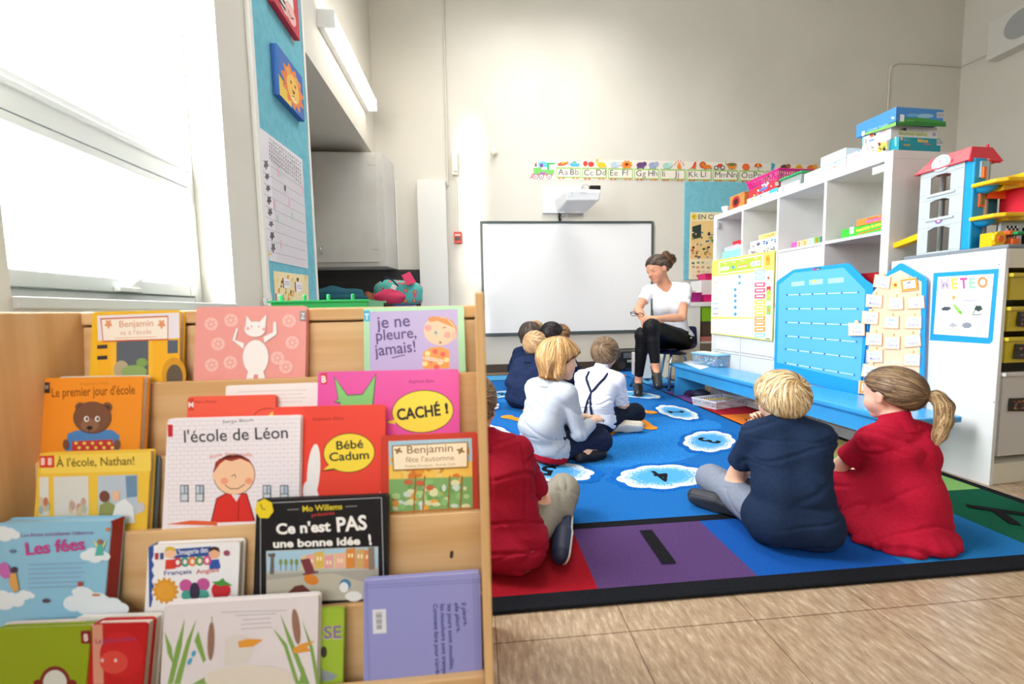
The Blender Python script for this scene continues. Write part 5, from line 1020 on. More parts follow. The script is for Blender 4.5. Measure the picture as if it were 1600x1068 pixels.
# ================================================================ window wall: pinboard, lamp, alcove
pb = thing('pinboard', 'tall narrow turquoise pinboard on the window wall', 'pinboard', (XL, 2.53, .8))
MB().m(BLUEPIN).box(XL, XL+.018, 2.225, 2.845, .55, 3.4).build('pin_surface', pb)
WF = mat('white board frame', '#e6e5e0', .5)
for y in (2.195, 2.845): MB().m(WF).box(XL, XL+.024, y, y+.03, .55, 3.4).build('frame_side', pb, .002)
LA = lambda e=.0185: Art((XL+e, 0, 0), (1, 0, 0), .0001)
def canvas(label, y0, y1, z0, z1, col, art):
    t = thing('canvas_print', label, 'picture', (XL+.02, (y0+y1)/2, z0), 'animal canvases on the tall pinboard')
    cb = MB().m(ink(col, .6)).box(XL+.019, XL+.055, y0, y1, z0, z1).build('canvas_block', t, .002)
    A = Art((XL+.0552, 0, 0), (1, 0, 0), .0001, lambda u, v: Vector((XL+.0552, y0+u*(y1-y0), z0+v*(z1-z0)))); art(A); A.done('painting', cb)
def art(A):
    A.poly([(0, 0), (.45, 0), (.45, .30), (0, .42)], '#e8c43c'); A.ell(.55, .47, .40, .40, '#e87a34', wob=.14, wn=11, n=66); A.ell(.55, .45, .25, .29, '#f0bc48')
    for x in (.38, .72): A.ell(x, .72, .075, .08, '#e8a03c')
    for x in (.47, .64): A.ell(x, .55, .03, .035, '#3a2a20')
    A.poly([(.49, .42), (.62, .42), (.555, .33)], '#4a2f28'); A.ell(.555, .25, .12, .07, '#f4dc9a'); A.line([(.46, .26), (.555, .30), (.65, .26)], .02, '#4a2f28')
    A.line([(0, .42), (.24, .36)], .025, '#3a3a4a')
canvas('blue canvas with an orange maned lion face on the tall pinboard', 2.40, 2.72, 1.955, 2.225, '#3f6fb8', art)
def art(A):
    A.ell(.42, .55, .36, .45, '#ecebe6', n=30)
    for k in range(6): A.quad((.08, .95-k*.14), (.42, .86-k*.13), (.42, .80-k*.13), (.08, .88-k*.14), '#26262e')
    A.quad((.42, .9), (.62, .95), (.62, .86), (.42, .82), '#26262e'); A.quad((.44, .72), (.74, .78), (.74, .68), (.44, .63), '#26262e'); A.ell(.63, .28, .22, .2, '#e8a6a0'); A.ell(.63, .28, .2, .18, '#f0bcb4'); A.line([(.52, .28), (.63, .2), (.75, .28)], .03, '#4a3a3c'); A.ell(.56, .6, .05, .06, '#f4f4f4'); A.ell(.56, .6, .025, .03, '#26262e')
canvas('red canvas with a striped zebra face on the tall pinboard', 2.40, 2.72, 2.44, 2.71, '#c8384a', art)
def sheet(name, label, cat, px, col, art, grp=None, e=.0192):
    A = LA(e); o = tag(slab(A, px, -.0008, ink(col, .7)).build(name, None, loc=A.pt(*px[0])), label, cat, grp)
    A = LA(e+.001); art(A); A.done('sheet_print', o)
sheet('photo_card', 'small photo card beside the lion canvas', 'card', [(459, 152), (464, 158), (466, 187), (461, 181)], '#e9e6e2', lambda A: A.poly([(460, 158), (463.6, 162), (464, 170), (460.4, 166)], '#c88a5a'), 'photo cards beside the canvases')
sheet('photo_card', 'small photo card beside the zebra canvas', 'card', [(453.5, 36), (458, 43), (459.5, 70), (455, 63)], '#d8d2cc', lambda A: A.poly([(454, 40), (458, 46), (458.4, 53), (454.6, 47)], '#8a6a5a'), 'photo cards beside the canvases')
def art(A):
    for i in range(9):
        t = i/8.7; ya = 247+t*157; yb = 293+t*124; A.line([(405+13*t*.97, ya), (472.6+7*t, yb)], .5, '#8d888e')
    A.hold = True
    for j in range(17):
        u = .24+j*.045; x0 = 403+69*u; A.line([(x0+1.5, 212+u*56), (x0+16-u*6, 405+u*12.5)], .35, '#b5b0b6')
    q = random.Random(3)
    for j in range(16):
        u = .25+j*.046; x = 403.5+69*u; y = 202+u*54
        for k in range(6): A.rect(x, y+k*6, x+1, y+k*6+q.uniform(2, 4.5), '#57535c')
    for i in range(8): A.ell(415.5+i*1.6, 257+i*18.5, 3, 4+q.uniform(-1, 3), q.choice(['#4a474e', '#6a666c', '#5a565e']), wob=.3, wn=5, n=20)
    for x, y, h, c in ((433, 262, 15, '#f0b8d0'), (444, 288, 14, '#f0b8d0'), (427, 312, 14, '#f0b8d0'), (450, 310, 15, '#f0c0d4'), (438, 375, 14, '#f4c4d6'), (471, 290, 14, '#f2bcd2'), (437, 265, 12, '#b8dcd4'), (455, 332, 12, '#b4dcd0'), (432, 335, 12, '#b4dcd0'), (443, 288, 10, '#b0d8d0')): A.poly([(x, y), (x+2.2, y+1), (x+3.4, y+h), (x+1.2, y+h-1)], c)
    A.quad((418, 396), (424, 395.5), (424, 398), (418, 398.5), '#e8b820'); A.hold = False
sheet('chart_poster', 'white attendance grid chart pinned below the lion canvas', 'chart', [(403, 197), (472, 249), (481.5, 419.5), (420, 406.5)], '#e9e4ea', art)
def art(A):
    q = random.Random(8); A.hold = True
    for i in range(40): x = q.uniform(429, 479); y = q.uniform(428, 466); A.poly([(x, y), (x+q.uniform(1, 4), y+q.uniform(-1, 2)), (x+q.uniform(1, 3), y+q.uniform(4, 9)), (x-1, y+q.uniform(3, 8))], q.choice(['#e0a83a', '#f0cf7a', '#f4e4b8', '#d89a30', '#f6efe0']))
    A.hold = False; A.k += 1
    for x, y in ((443, 434), (462, 440), (432, 458)): A.poly([(x-2, y), (x, y), (x+1, y+16), (x-1, y+15)], '#a85a1c'); A.poly([(x, y), (x+10, y+2), (x+10.5, y+15), (x+1, y+16)], '#eeecee'); A.line([(x+2, y+6), (x+9, y+7)], 1, '#9a96a4'); A.line([(x+2, y+9.5), (x+9, y+10.4)], 1, '#9a96a4')
sheet('giraffe_print_sheet', 'yellow and white patterned sheet at the foot of the tall pinboard', 'poster', [(427, 423), (481.5, 430), (482.5, 475), (430, 475)], '#f3e2b2', art)
sheet('paper_flower', 'white paper cut-out at the lower corner of the tall pinboard', 'paper', [(410, 466), (417, 460), (423, 456.5), (425, 468), (417, 477), (412, 475)], '#eceaf0', lambda A: A.rect(417, 466, 422, 468.6, '#2a2a30'))
# wall lamp
L_ = thing('wall_lamp', 'long white fluorescent wall lamp over the alcove, switched on', 'lamp', (XL, 3.9, 2.85))
ly0, ly1 = 3.19, 4.42; LZ0, LZ1 = 2.84, 2.965
MB().m(WHITE2).box(XL, XL+.045, ly0+.01, ly1, LZ0, LZ1).build('back_plate', L_, .003); MB().m(WHITE2).box(XL, XL+.125, ly0, ly0+.012, LZ0, LZ1).build('end_cap', L_, .002); MB().m(WHITE2).box(XL, XL+.125, ly1, ly1+.012, LZ0, LZ1).build('end_cap', L_, .002)
MB().m(mat('lit diffuser', '#fff6e6', .4, emit=9)).box(XL+.046, XL+.12, ly0+.012, ly1, LZ0+.004, LZ1-.002).build('diffuser', L_, .012)
# alcove cabinet
wc = thing('wall_cabinet', 'grey-white wall cabinet with two doors in the alcove', 'cabinet', (-1.45, 4.6, 1.25))
cf = 4.47; ct_, cb2 = 2.445, 1.25
b = MB().m(GREYP); b.prism([(-2.0, cf, cb2), (-.965, cf, cb2), (-.91, D, cb2), (-2.0, D, cb2)], (0, 0, ct_-cb2)).build('cabinet_body', wc, .003)
def dr(xa, xb, hx):
    d_ = MB().m(mat('grey painted panel', '#d5d4d0')).box(xa, xb, cf-.02, cf, cb2+.045, ct_-.02).build('door', wc, .003)
    MB().m(CHROME).tube([(hx, cf-.02, cb2+.13), (hx+.004, cf-.045, cb2+.15), (hx, cf-.045, cb2+.19), (hx, cf-.02, cb2+.21)], .006, 8).build('handle', d_, smooth=True)
    for z in (ct_-.14, cb2+.18): MB().m(mat('painted hinge', '#cfcdc8', .45)).box(xb-.08, xb+.004, cf-.024, cf-.018, z, z+.03).build('hinge', d_, .002)
dr(-1.745, -1.035, -1.63); dr(-2.0, -1.755, -1.80)
MB().m(mat('charcoal board', '#2c2a2b', .7, noise=((1, 1, 40), '#343234', .4, .6))).box(-2.0, -.66, D-.022, D-.002, .6, 1.245).build('splash_panel', wc)
struct('trim_6', MB().m(mat('pier paint', '#ecebe6')).prism([(-.905, D, 2.27), (-.905, D-.012, 2.27), (-.905, D-.012, 1.25), (-.905, D, 1.25)], (.012, 0, 0)))
lc = thing('low_cabinet', 'low white cabinet in the alcove under coats and bags', 'cabinet', (-1.2, 4.2, 0))
MB().m(WHITE).box(-2.0, -.67, 3.75, 4.77, 0, .70).build('cabinet_body', lc, .003); MB().m(WHITE).box(-2.0, -.67, 3.73, 4.77, .70, .725).build('worktop', lc, .003)
def blobmesh(name, parent, c, r, m, seed=1, amp=.12, fr=3, sub=(28, 16), flat=.5):
    mb = MB().m(m); mb.ball((0, 0, 0), 1, *sub); q = random.Random(seed); ph = [q.uniform(0, 6.28) for _ in range(9)]
    for i, v in enumerate(mb.v):
        d = 1+amp*(math.sin(fr*v.x*2+ph[0])+math.sin(fr*v.y*2.3+ph[1])+math.sin(fr*v.z*2.7+ph[2])+.6*math.sin(fr*2*(v.x+v.y)+ph[3]))/2
        z = v.z*d
        if z < -flat: z = -flat
        mb.v[i] = Vector((c[0]+v.x*d*r[0], c[1]+v.y*d*r[1], c[2]+z*r[2]))
    return mb.build(name, parent, smooth=True)
def flor():
    m = mat('floral bag cloth', '#58b8b0', .75); nt = m.node_tree; b = nt.nodes['Principled BSDF']; tc = nt.nodes.new('ShaderNodeTexCoord'); v = nt.nodes.new('ShaderNodeTexVoronoi'); v.inputs['Scale'].default_value = 17
    r = nt.nodes.new('ShaderNodeValToRGB'); r.color_ramp.interpolation = 'CONSTANT'; e = r.color_ramp.elements; e[0].position = 0; e[0].color = (*lin('#e8c23a'), 1); e[1].position = .34; e[1].color = (*lin('#52b4ac'), 1); x = e.new(.16); x.color = (*lin('#d84a6a'), 1)
    nt.links.new(tc.outputs['Object'], v.inputs['Vector']); nt.links.new(v.outputs['Distance'], r.inputs[0]); nt.links.new(r.outputs[0], b.inputs['Base Color']); return m
FL = flor(); CZ = .7255
c = at(621, 446, 4.15)
t = thing('backpack', 'floral turquoise and pink backpack lying on the alcove cabinet', 'bag', (c.x, 4.15, CZ+.1))
blobmesh('bag_body', t, (c.x+.01, 4.15, CZ+.20), (.25, .16, .17), FL, 5, .10, 2.2, flat=.55); blobmesh('front_pocket', t, (c.x-.05, 4.0, CZ+.17), (.15, .05, .085), mat('pink bag cloth', '#d83a66', .75), 8, .1, 2, flat=.7)
MB().m(ink('#e8e2dc', .8)).obox(at(610, 450, 3.95), (.045, 0, -.02), (0.02, 0, .04), (0, .004, 0)).build('name_label', t)
MB().m(mat('navy strap', '#262a44', .8)).tube([at(596, 440, 3.97), at(603, 433, 3.96), at(614, 438, 3.96), at(622, 447, 3.97)], .008, 6).build('zip', t, smooth=True)
MB().m(mat('pink bag cloth', '#d83a66')).prism([at(627, 430, 3.98), at(640, 424, 4.02), at(650, 441, 4.02), at(636, 446, 3.98)], (0, .02, 0)).build('pink_panel', t, .004)
def cloth(label, px, Y, w, dep, h, col, seed, name='coat', up=0):
    c = at(*px, Y); t = thing(name, label, 'coat', (c.x, Y, CZ+up)); blobmesh('folded_cloth', t, (c.x, Y, CZ+up+h*.5), (w, dep, h), col if not isinstance(col, str) else mat('cloth '+col, col, .85), seed, .13, 3.4); return t
crate_n = [0]
def crate(label, px0, px1, Y, z0, z1, dep, col):
    a, b_ = at(*px0, Y), at(*px1, Y); t = thing('crate', label, 'crate', ((a.x+b_.x)/2, Y+dep/2, z0), 'blue crates in the alcove'); m = mat('crate '+col, col, .4)
    mb = MB().m(m)
    mb.box(a.x, b_.x, Y, Y+dep, z0, z0+.006)
    for (xa, xb, ya, yb) in ((a.x, b_.x, Y, Y+.006), (a.x, b_.x, Y+dep-.006, Y+dep), (a.x, a.x+.006, Y, Y+dep), (b_.x-.006, b_.x, Y, Y+dep)): mb.box(xa, xb, ya, yb, z0+.006, z1)
    mb.build('crate_wall', t, .002); r = MB().m(m)
    for (xa, xb, ya, yb) in ((a.x-.01, b_.x+.01, Y-.01, Y+.004), (a.x-.01, b_.x+.01, Y+dep-.004, Y+dep+.01), (a.x-.01, a.x+.004, Y, Y+dep), (b_.x-.004, b_.x+.01, Y, Y+dep)): r.box(xa, xb, ya, yb, z1-.012, z1)
    r.build('rim', t, .002); return t
crate('blue plastic crate beside the floral backpack', (618, 470), (645, 470), 3.78, CZ, CZ+.09, .14, '#1f3f9a')
crate('navy blue crate under the green patterned cloth', (556, 472), (606, 472), 3.80, CZ, CZ+.055, .2, '#1c2f72')
cloth('teal puffy coat heaped on the alcove cabinet', (522, 450), 4.12, .29, .14, .115, '#14586a', 3, up=.118); cloth('navy blue coat under the teal puffy coat', (520, 461), 4.14, .38, .17, .07, '#1b2c66', 6)
cloth('brown and white folded cloth beside the floral backpack', (578, 447), 4.35, .10, .1, .16, '#8a4c2c', 9)
GP = mat('green patterned cloth', '#6f9a3e', .85, noise=(26, '#2a5a5a', .5, .56)); cloth('green patterned cloth folded over the crates', (505, 465), 3.86, .30, .07, .09, GP, 12)
# green basket and the stool it stands on
lb = thing('low_cabinet', 'small white cabinet below the window behind the book rack', 'cabinet', (-.62, 1.5, 0))
MB().m(WHITE).box(-.78, -.30, 1.30, 1.62, 0, .66).build('cabinet_body', lb, .003); MB().m(WHITE).box(-.785, -.295, 1.295, 1.625, .66, .68).build('cabinet_top', lb, .003)
gk = thing('green_basket', 'green plastic sorting tray behind the top of the book rack', 'basket', (-.55, 1.45, .6805)); gm_ = mat('bright green plastic', '#19a85a', .35)
a = at(423, 474, 1.34); b_ = at(575, 474, 1.34); mb = MB().m(gm_); gz = .783
mb.box(a.x, b_.x, 1.34, 1.56, .681, .687)
for q_ in ((a.x, b_.x, 1.34, 1.345), (a.x, b_.x, 1.555, 1.56), (a.x, a.x+.005, 1.345, 1.555), (b_.x-.005, b_.x, 1.345, 1.555)): mb.box(*q_, .687, gz)
for i in range(1, 5): x = a.x+(b_.x-a.x)*i/5; mb.box(x-.002, x+.002, 1.345, 1.555, .687, gz-.012)
mb.build('tray_body', gk, .0015)
r = MB().m(gm_)
for q_ in ((a.x-.008, b_.x+.008, 1.332, 1.342), (a.x-.008, b_.x+.008, 1.558, 1.568)): r.box(*q_, gz-.006, gz+.001)
r.build('rim', gk, .001)
for x in (440, 477, 514, 552): p = at(x, 470, 1.56); MB().m(gm_).box(p.x-.006, p.x+.006, 1.552, 1.562, gz, gz+.03).build('clip', gk, .003)
# ---------------------------------------------------------------- far corner: radio, low shelves
rd = thing('radio', 'black portable stereo on the floor below the whiteboard', 'stereo', (1.74, 4.5, 0))
a = at(965, 583, 4.62); b_ = at(997, 583, 4.62); rx0, rx1 = 1.62, 1.93; ry = 4.50; b = MB().m(BLACKP)
b.prism([(rx0, ry, .005), (rx1, ry, .005), (rx1, ry, .15), (rx1-.04, ry, .24), (rx0+.04, ry, .24), (rx0, ry, .15)], (0, .22, 0)).build('stereo_body', rd, .01)
for x in (rx0+.045, rx1-.045): MB().m(DARK).lathe((x, ry-.001, .085), [(.045, 0), (.045, .006), (.03, .003), (0, .003)], 20, (0, -1, 0)).build('speaker', rd)
MB().m(ink('#5e646a', .3)).box(rx0+.07, rx1-.07, ry-.006, ry, .165, .225).build('cd_lid', rd, .003); MB().m(ink('#9aa29a', .3)).box(rx0+.115, rx1-.115, ry-.008, ry, .115, .145).build('display', rd, .002); MB().m(ink('#2c4a8a', .3)).box(rx0+.1, rx1-.1, ry-.006, ry, .03, .038).build('trim_line', rd)
MB().m(BLACKP).tube([(rx0+.05, ry+.1, .235), (rx0+.06, ry+.1, .262), (rx1-.06, ry+.1, .262), (rx1-.05, ry+.1, .235)], .009, 8).build('handle', rd, smooth=True)
lw = thing('low_shelf', 'white low shelf unit with an open cubby in the far corner', 'shelf', (2.7, 4.5, 0))
sx0, sx1, sy0, sy1, st_ = 2.30, 3.5, 4.32, D-.03, .80
MB().m(WHITE).box(sx0, sx1, sy0-.01, sy1, st_-.05, st_).build('top_panel', lw, .003)
for x in (sx0, 2.50, sx1-.02): MB().m(WHITE).box(x, x+.02, sy0, sy1, 0, st_-.05).build('side_panel', lw, .002)
MB().m(WHITE).box(sx0+.02, 2.50, sy0, sy0+.018, .12, st_-.05).build('door', lw, .002); MB().m(WHITE).box(2.52, sx1-.02, sy0+.01, sy1, .33, .35).build('shelf_board', lw); MB().m(WHITE).box(sx0+.02, sx1-.02, sy1-.01, sy1, 0, st_-.05).build('back_panel', lw)
def tubx(name, label, x0, x1, y0, y1, z0, z1, col, grp=None, cat='bin'):
    t = thing(name, label, cat, ((x0+x1)/2, (y0+y1)/2, z0), grp); m = mat('tub '+col, col, .35); mb = MB().m(m); g = .012
    lo = [(x0+g, y0+g), (x1-g, y0+g), (x1-g, y1-g), (x0+g, y1-g)]; hi = [(x0, y0), (x1, y0), (x1, y1), (x0, y1)]
    mb.add([(*p, z0) for p in lo]+[(*p, z1) for p in hi], [(3, 2, 1, 0)]+[(i, (i+1) % 4, 4+(i+1) % 4, 4+i) for i in range(4)]); o = mb.build('bin_body', t); s_ = o.modifiers.new('wall', 'SOLIDIFY'); s_.thickness = .003
    r = MB().m(m); r.tube([(*p, z1) for p in hi+hi[:1]], .005, 6); r.build('rim', t); return t
PKG = 'bright pink bins in the far corner'
tb = tubx('storage_bin', 'violet pink bin of crayons behind the seated woman', 2.36, 2.545, 4.34, 4.5, st_+.001, st_+.105, '#a8247e', PKG)
q = random.Random(6); cr_ = MB()
for i in range(9): cr_.m(ink(q.choice(['#d8a07a', '#c85a4a', '#7a9ac8', '#e0c8a0']))); x = q.uniform(2.38, 2.52); cr_.tube([(x, 4.40, st_+.02), (x+q.uniform(-.02, .02), 4.42, st_+.135)], .005, 6)
cr_.build('crayons', tb)
tubx('storage_bin', 'hot pink bin on the low shelf beside the cube shelf', 2.57, 2.80, 4.34, 4.5, st_+.001, st_+.08, '#e01c78', PKG)
tubx('storage_bin', 'lime green bin in the open cubby of the low shelf', 2.54, 2.86, 4.34, 4.7, .58, .74, '#8cc81c')
tubx('storage_bin', 'salmon pink bin low in the cubby of the low shelf', 2.54, 2.86, 4.34, 4.7, .351, .40, '#d8807a')
tubx('storage_bin', 'brown bin below the lime green bin in the low shelf', 2.54, 2.86, 4.345, 4.7, .402, .575, '#4e3f38')
ub = thing('box', 'plain white box standing on the low shelf under the turquoise pinboard', 'box', (2.8, 4.65, st_)); MB().m(WHITE).box(2.64, 3.2, 4.52, 4.76, st_+.001, 1.06).build('box_body', ub, .004)
tubx('storage_bin', 'small pink bin on top of the plain white box', 2.70, 2.90, 4.54, 4.72, 1.061, 1.135, '#d8206e', PKG)
du = thing('drawer_unit', 'cream three-drawer cabinet behind the chair', 'cabinet', (2.08, 4.2, 0)); CRM = mat('cream painted wood', '#d9d2bd', .5)
MB().m(CRM).box(1.95, 2.27, 3.98, 4.3, .0, .52).build('cabinet_body', du, .003)
for z0_, z1_ in ((.03, .17), (.19, .33), (.35, .50)): d_ = MB().m(CRM).box(1.965, 2.255, 3.965, 3.98, z0_, z1_).build('drawer', du, .003); MB().m(mat('grey pull', '#8f8c84', .4)).box(2.07, 2.15, 3.95, 3.965, (z0_+z1_)/2, (z0_+z1_)/2+.014).build('drawer_pull', d_, .003)
fx = thing('file_box', 'white file box standing on the floor behind the chair', 'box', (1.80, 4.0, 0)); MB().m(WHITE2).box(1.70, 1.86, 4.0, 4.28, .011, .26).build('box_body', fx, .004)
# ================================================================ people: smooth bodies grown from blended limbs
def A3(v): return np.array(v, dtype=np.float64)
class Sdf:
    def __init__(s): s.p = []                      # (kind, fn, lo, hi, k)
    def _add(s, op, fn, lo, hi, k): s.p.append((op, fn, A3(lo), A3(hi), k)); return s
    def rc(s, a, b, ra, rb=None, k=.015, op='u'):
        a, b = A3(a), A3(b); rb = ra if rb is None else rb; ab = b-a; L = max(ab @ ab, 1e-12)
        def fn(P):
            t = np.clip(((P-a) @ ab)/L, 0, 1); d = P-a-t[..., None]*ab
            return np.sqrt((d*d).sum(-1))-(ra+(rb-ra)*t)
        r = max(ra, rb); return s._add(op, fn, np.minimum(a, b)-r, np.maximum(a, b)+r, k)
    def ell(s, c, r, R=None, k=.015, op='u'):       # R rows = axes
        c, r = A3(c), A3(r); R = np.eye(3) if R is None else A3(R)
        def fn(P):
            q = (P-c) @ R.T; k0 = np.sqrt(((q/r)**2).sum(-1)); k1 = np.sqrt(((q/r**2)**2).sum(-1))+1e-9
            return k0*(k0-1)/k1
        ext = np.sqrt(((R*r[:, None])**2).sum(0)); return s._add(op, fn, c-ext, c+ext, k)
    def cut(s, p, n, k=.004, amp=0, fr=60):          # keep the side n points away from
        p, n = A3(p), A3(n); n = n/np.linalg.norm(n)
        def fn(P):
            d = (P-p) @ n
            return d+amp*np.sin(P[..., 0]*fr+P[..., 1]*fr*1.3) if amp else d
        return s._add('i', fn, [-9]*3, [9]*3, k)
    def grp(s, g, k=.01, op='u'): lo, hi = g.bounds(); return s._add(op, g.ev, lo, hi, k)
    def bounds(s):
        us = [q for q in s.p if q[0] == 'u']; return np.min([q[2] for q in us], 0), np.max([q[3] for q in us], 0)
    @staticmethod
    def comb(d, e, op, k):
        if op == 'i': return np.maximum(d, e) if k <= 0 else -Sdf.smin(-d, -e, k)
        if op == 's': return -Sdf.smin(-d, e, k)
        return Sdf.smin(d, e, k)
    @staticmethod
    def smin(a, b, k):
        if k <= 0: return np.minimum(a, b)
        h = np.clip(.5+.5*(b-a)/k, 0, 1); return b+(a-b)*h-k*h*(1-h)
    def ev(s, P):
        d = np.full(P.shape[:-1], .5)
        for op, fn, lo, hi, k in s.p: d = Sdf.comb(d, fn(P), op, k)
        return d
    def grid(s, h, warp=None, pad=.012):
        lo, hi = s.bounds(); lo = lo-pad; hi = hi+pad; n = np.ceil((hi-lo)/h).astype(int)+1
        ax = [lo[i]+h*np.arange(n[i]) for i in range(3)]; V = np.full(n, .5, dtype=np.float64)
        for op, fn, l, u, k in s.p:
            m = .03+k
            i0 = np.clip(np.floor((l-m-lo)/h).astype(int), 0, n-1); i1 = np.clip(np.ceil((u+m-lo)/h).astype(int)+1, 1, n)
            sl = tuple(slice(i0[i], i1[i]) for i in range(3))
            G = np.stack(np.meshgrid(*[ax[i][sl[i]] for i in range(3)], indexing='ij'), -1)
            V[sl] = Sdf.comb(V[sl], fn(G), op, k)
        if warp is not None:
            I = np.argwhere(np.abs(V) < .03); P = lo+I*h; V[tuple(I.T)] += warp(P)
        return V, lo
def nets(V, lo, h):
    S = V < 0; nx, ny, nz = V.shape
    c = np.zeros((nx-1, ny-1, nz-1), np.int8)
    for a in (0, 1):
        for b in (0, 1):
            for d in (0, 1): c += S[a:nx-1+a, b:ny-1+b, d:nz-1+d]
    act = (c > 0) & (c < 8); I = np.argwhere(act); n = len(I)
    if not n: return np.zeros((0, 3)), np.zeros((0, 4), int)
    cor = np.array([(a, b, d) for a in (0, 1) for b in (0, 1) for d in (0, 1)])
    vals = np.stack([V[tuple((I+q).T)] for q in cor], 1); acc = np.zeros((n, 3)); cnt = np.zeros(n)
    for i in range(8):
        for j in range(i+1, 8):
            if np.abs(cor[i]-cor[j]).sum() != 1: continue
            va, vb = vals[:, i], vals[:, j]; m = (va < 0) != (vb < 0); t = np.where(m, va/np.where(m, va-vb, 1), 0)
            acc += np.where(m[:, None], cor[i]+t[:, None]*(cor[j]-cor[i]), 0); cnt += m
    vt = lo+(I+acc/cnt[:, None])*h
    ix = np.full(c.shape, -1, np.int64); ix[tuple(I.T)] = np.arange(n); Q = []
    for a in range(3):
        b, d = (a+1) % 3, (a+2) % 3
        sl0 = [slice(None)]*3; sl1 = [slice(None)]*3; sl0[a] = slice(0, -1); sl1[a] = slice(1, None)
        s0, s1 = S[tuple(sl0)], S[tuple(sl1)]; E = np.argwhere(s0 != s1)
        E = E[(E[:, b] > 0) & (E[:, d] > 0) & (E[:, b] < c.shape[b]) & (E[:, d] < c.shape[d])]
        def cell(db, dd): q = E.copy(); q[:, b] += db; q[:, d] += dd; return ix[tuple(q.T)]
        q = np.stack([cell(-1, -1), cell(0, -1), cell(0, 0), cell(-1, 0)], 1); fl = ~s0[tuple(E.T)]; q[fl] = q[fl][:, ::-1]; Q.append(q)
    Q = np.concatenate(Q); return vt, Q[(Q >= 0).all(1)]
def npmesh(name, vt, Q, m, parent, smooth=True, cols=None):
    me = bpy.data.meshes.new(name); base = np.array(ROOT[parent.name]); vt = np.asarray(vt)-base; k = Q.shape[1]
    me.vertices.add(len(vt)); me.vertices.foreach_set('co', vt.astype(np.float32).ravel()); me.loops.add(Q.size); me.loops.foreach_set('vertex_index', Q.astype(np.int32).ravel())
    me.polygons.add(len(Q)); me.polygons.foreach_set('loop_start', np.arange(0, Q.size, k, dtype=np.int32)); me.polygons.foreach_set('use_smooth', np.full(len(Q), smooth))
    me.update(calc_edges=True); me.materials.append(m)
    if cols is not None: at_ = me.attributes.new('tint', 'FLOAT_COLOR', 'POINT'); at_.data.foreach_set('color', np.c_[cols, np.ones(len(cols))].astype(np.float32).ravel())
    o = bpy.data.objects.new(name, me); C.objects.link(o); o.parent = parent; ROOT[o.name] = Vector(base); return o
def relax(vt, Q, it=1, f=.5):
    for _ in range(it):
        acc = np.zeros_like(vt); cn = np.zeros(len(vt))
        for i in range(4):
            for j in (1, 3): np.add.at(acc, Q[:, i], vt[Q[:, (i+j) % 4]]); np.add.at(cn, Q[:, i], 1)
        vt = vt*(1-f)+f*acc/np.maximum(cn, 1)[:, None]
    return vt
def part(sdf, name, m, parent, h, warp=None, tint=None, base=None, it=1):
    V, lo = sdf.grid(h, warp); vt, Q = nets(V, lo, h); vt = relax(vt, Q, it)
    cols = None
    if tint is not None:
        cols = np.tile(A3(base), (len(vt), 1))
        for c, r, col, st_ in tint:
            d = np.sqrt((((vt-A3(c))/r)**2).sum(1)); w = np.clip(1.35-d*1.1, 0, 1)[:, None]*st_; cols = cols*(1-w)+A3(lin(col))*w
    return npmesh(name, vt, Q, m, parent, True, cols)
def folds(seed, amp, fr=30, dirs=4, stretch=(1, 1, 1)):
    """cloth relief: soft undulation plus narrow creases that start and end"""
    q = np.random.RandomState(seed); D_ = q.normal(size=(dirs+5, 3)); D_[dirs:] *= A3((.6, .6, 1.3)); D_ /= np.linalg.norm(D_, axis=1)[:, None]; ph = q.uniform(0, 6.28, dirs+5); f_ = fr*q.uniform(.5, 1.1, dirs+5); D2 = q.normal(size=(dirs+5, 3))*fr*.4; D3 = q.normal(size=(dirs+5, 3))*fr*.45
    st_ = A3(stretch)
    def w(P):
        P = P*st_; o = 0
        for i in range(dirs): o = o+.45*np.sin((P @ D_[i])*f_[i]*.8+ph[i]+1.2*np.sin(P @ D2[i]))/math.sqrt(dirs)
        for i in range(dirs, dirs+5):
            s_ = np.sin((P @ D_[i])*f_[i]+ph[i]+.9*np.sin(P @ D2[i]+ph[i])); m_ = np.clip(np.sin(P @ D3[i]+2*ph[i])*1.4, 0, 1)
            o = o+m_*(1.1*np.exp(-(s_/.16)**2)-.35*np.exp(-(s_/.5)**2))
        return amp*o*.85
    return w
def attr_mat(name, rough, spec, sub=0, c0=None, c1=None, bump=None):
    if name in _m: return _m[name]
    m = bpy.data.materials.new(name); m.use_nodes = True; nt = m.node_tree; b = nt.nodes['Principled BSDF']; a = nt.nodes.new('ShaderNodeAttribute'); a.attribute_name = 'tint'
    b.inputs['Roughness'].default_value = rough; b.inputs['Specular IOR Level'].default_value = spec
    if sub: b.inputs['Subsurface Weight'].default_value = sub; b.inputs['Subsurface Radius'].default_value = (.012, .005, .003); b.inputs['Subsurface Scale'].default_value = .6
    nt.links.new(a.outputs['Color'], b.inputs['Base Color']); _m[name] = m; return m
SKINM = attr_mat('skin', .5, .35, .12); HAIRM = attr_mat('hair strands', .5, .28)
def cloth_m(col, rough=.85): return mat('cloth '+col, col, rough, spec=.15, noise=(140, tuple(min(1, v*1.12+.003) for v in lin(col)), .38, .66), bump=(700, .35, .001))
def unit(v): v = A3(v); return v/np.linalg.norm(v)
def frame(f, up=(0, 0, 1)): f = unit(f); r = unit(np.cross(f, up)); return np.array([r, f, np.cross(r, f)])
RTOP = .0105
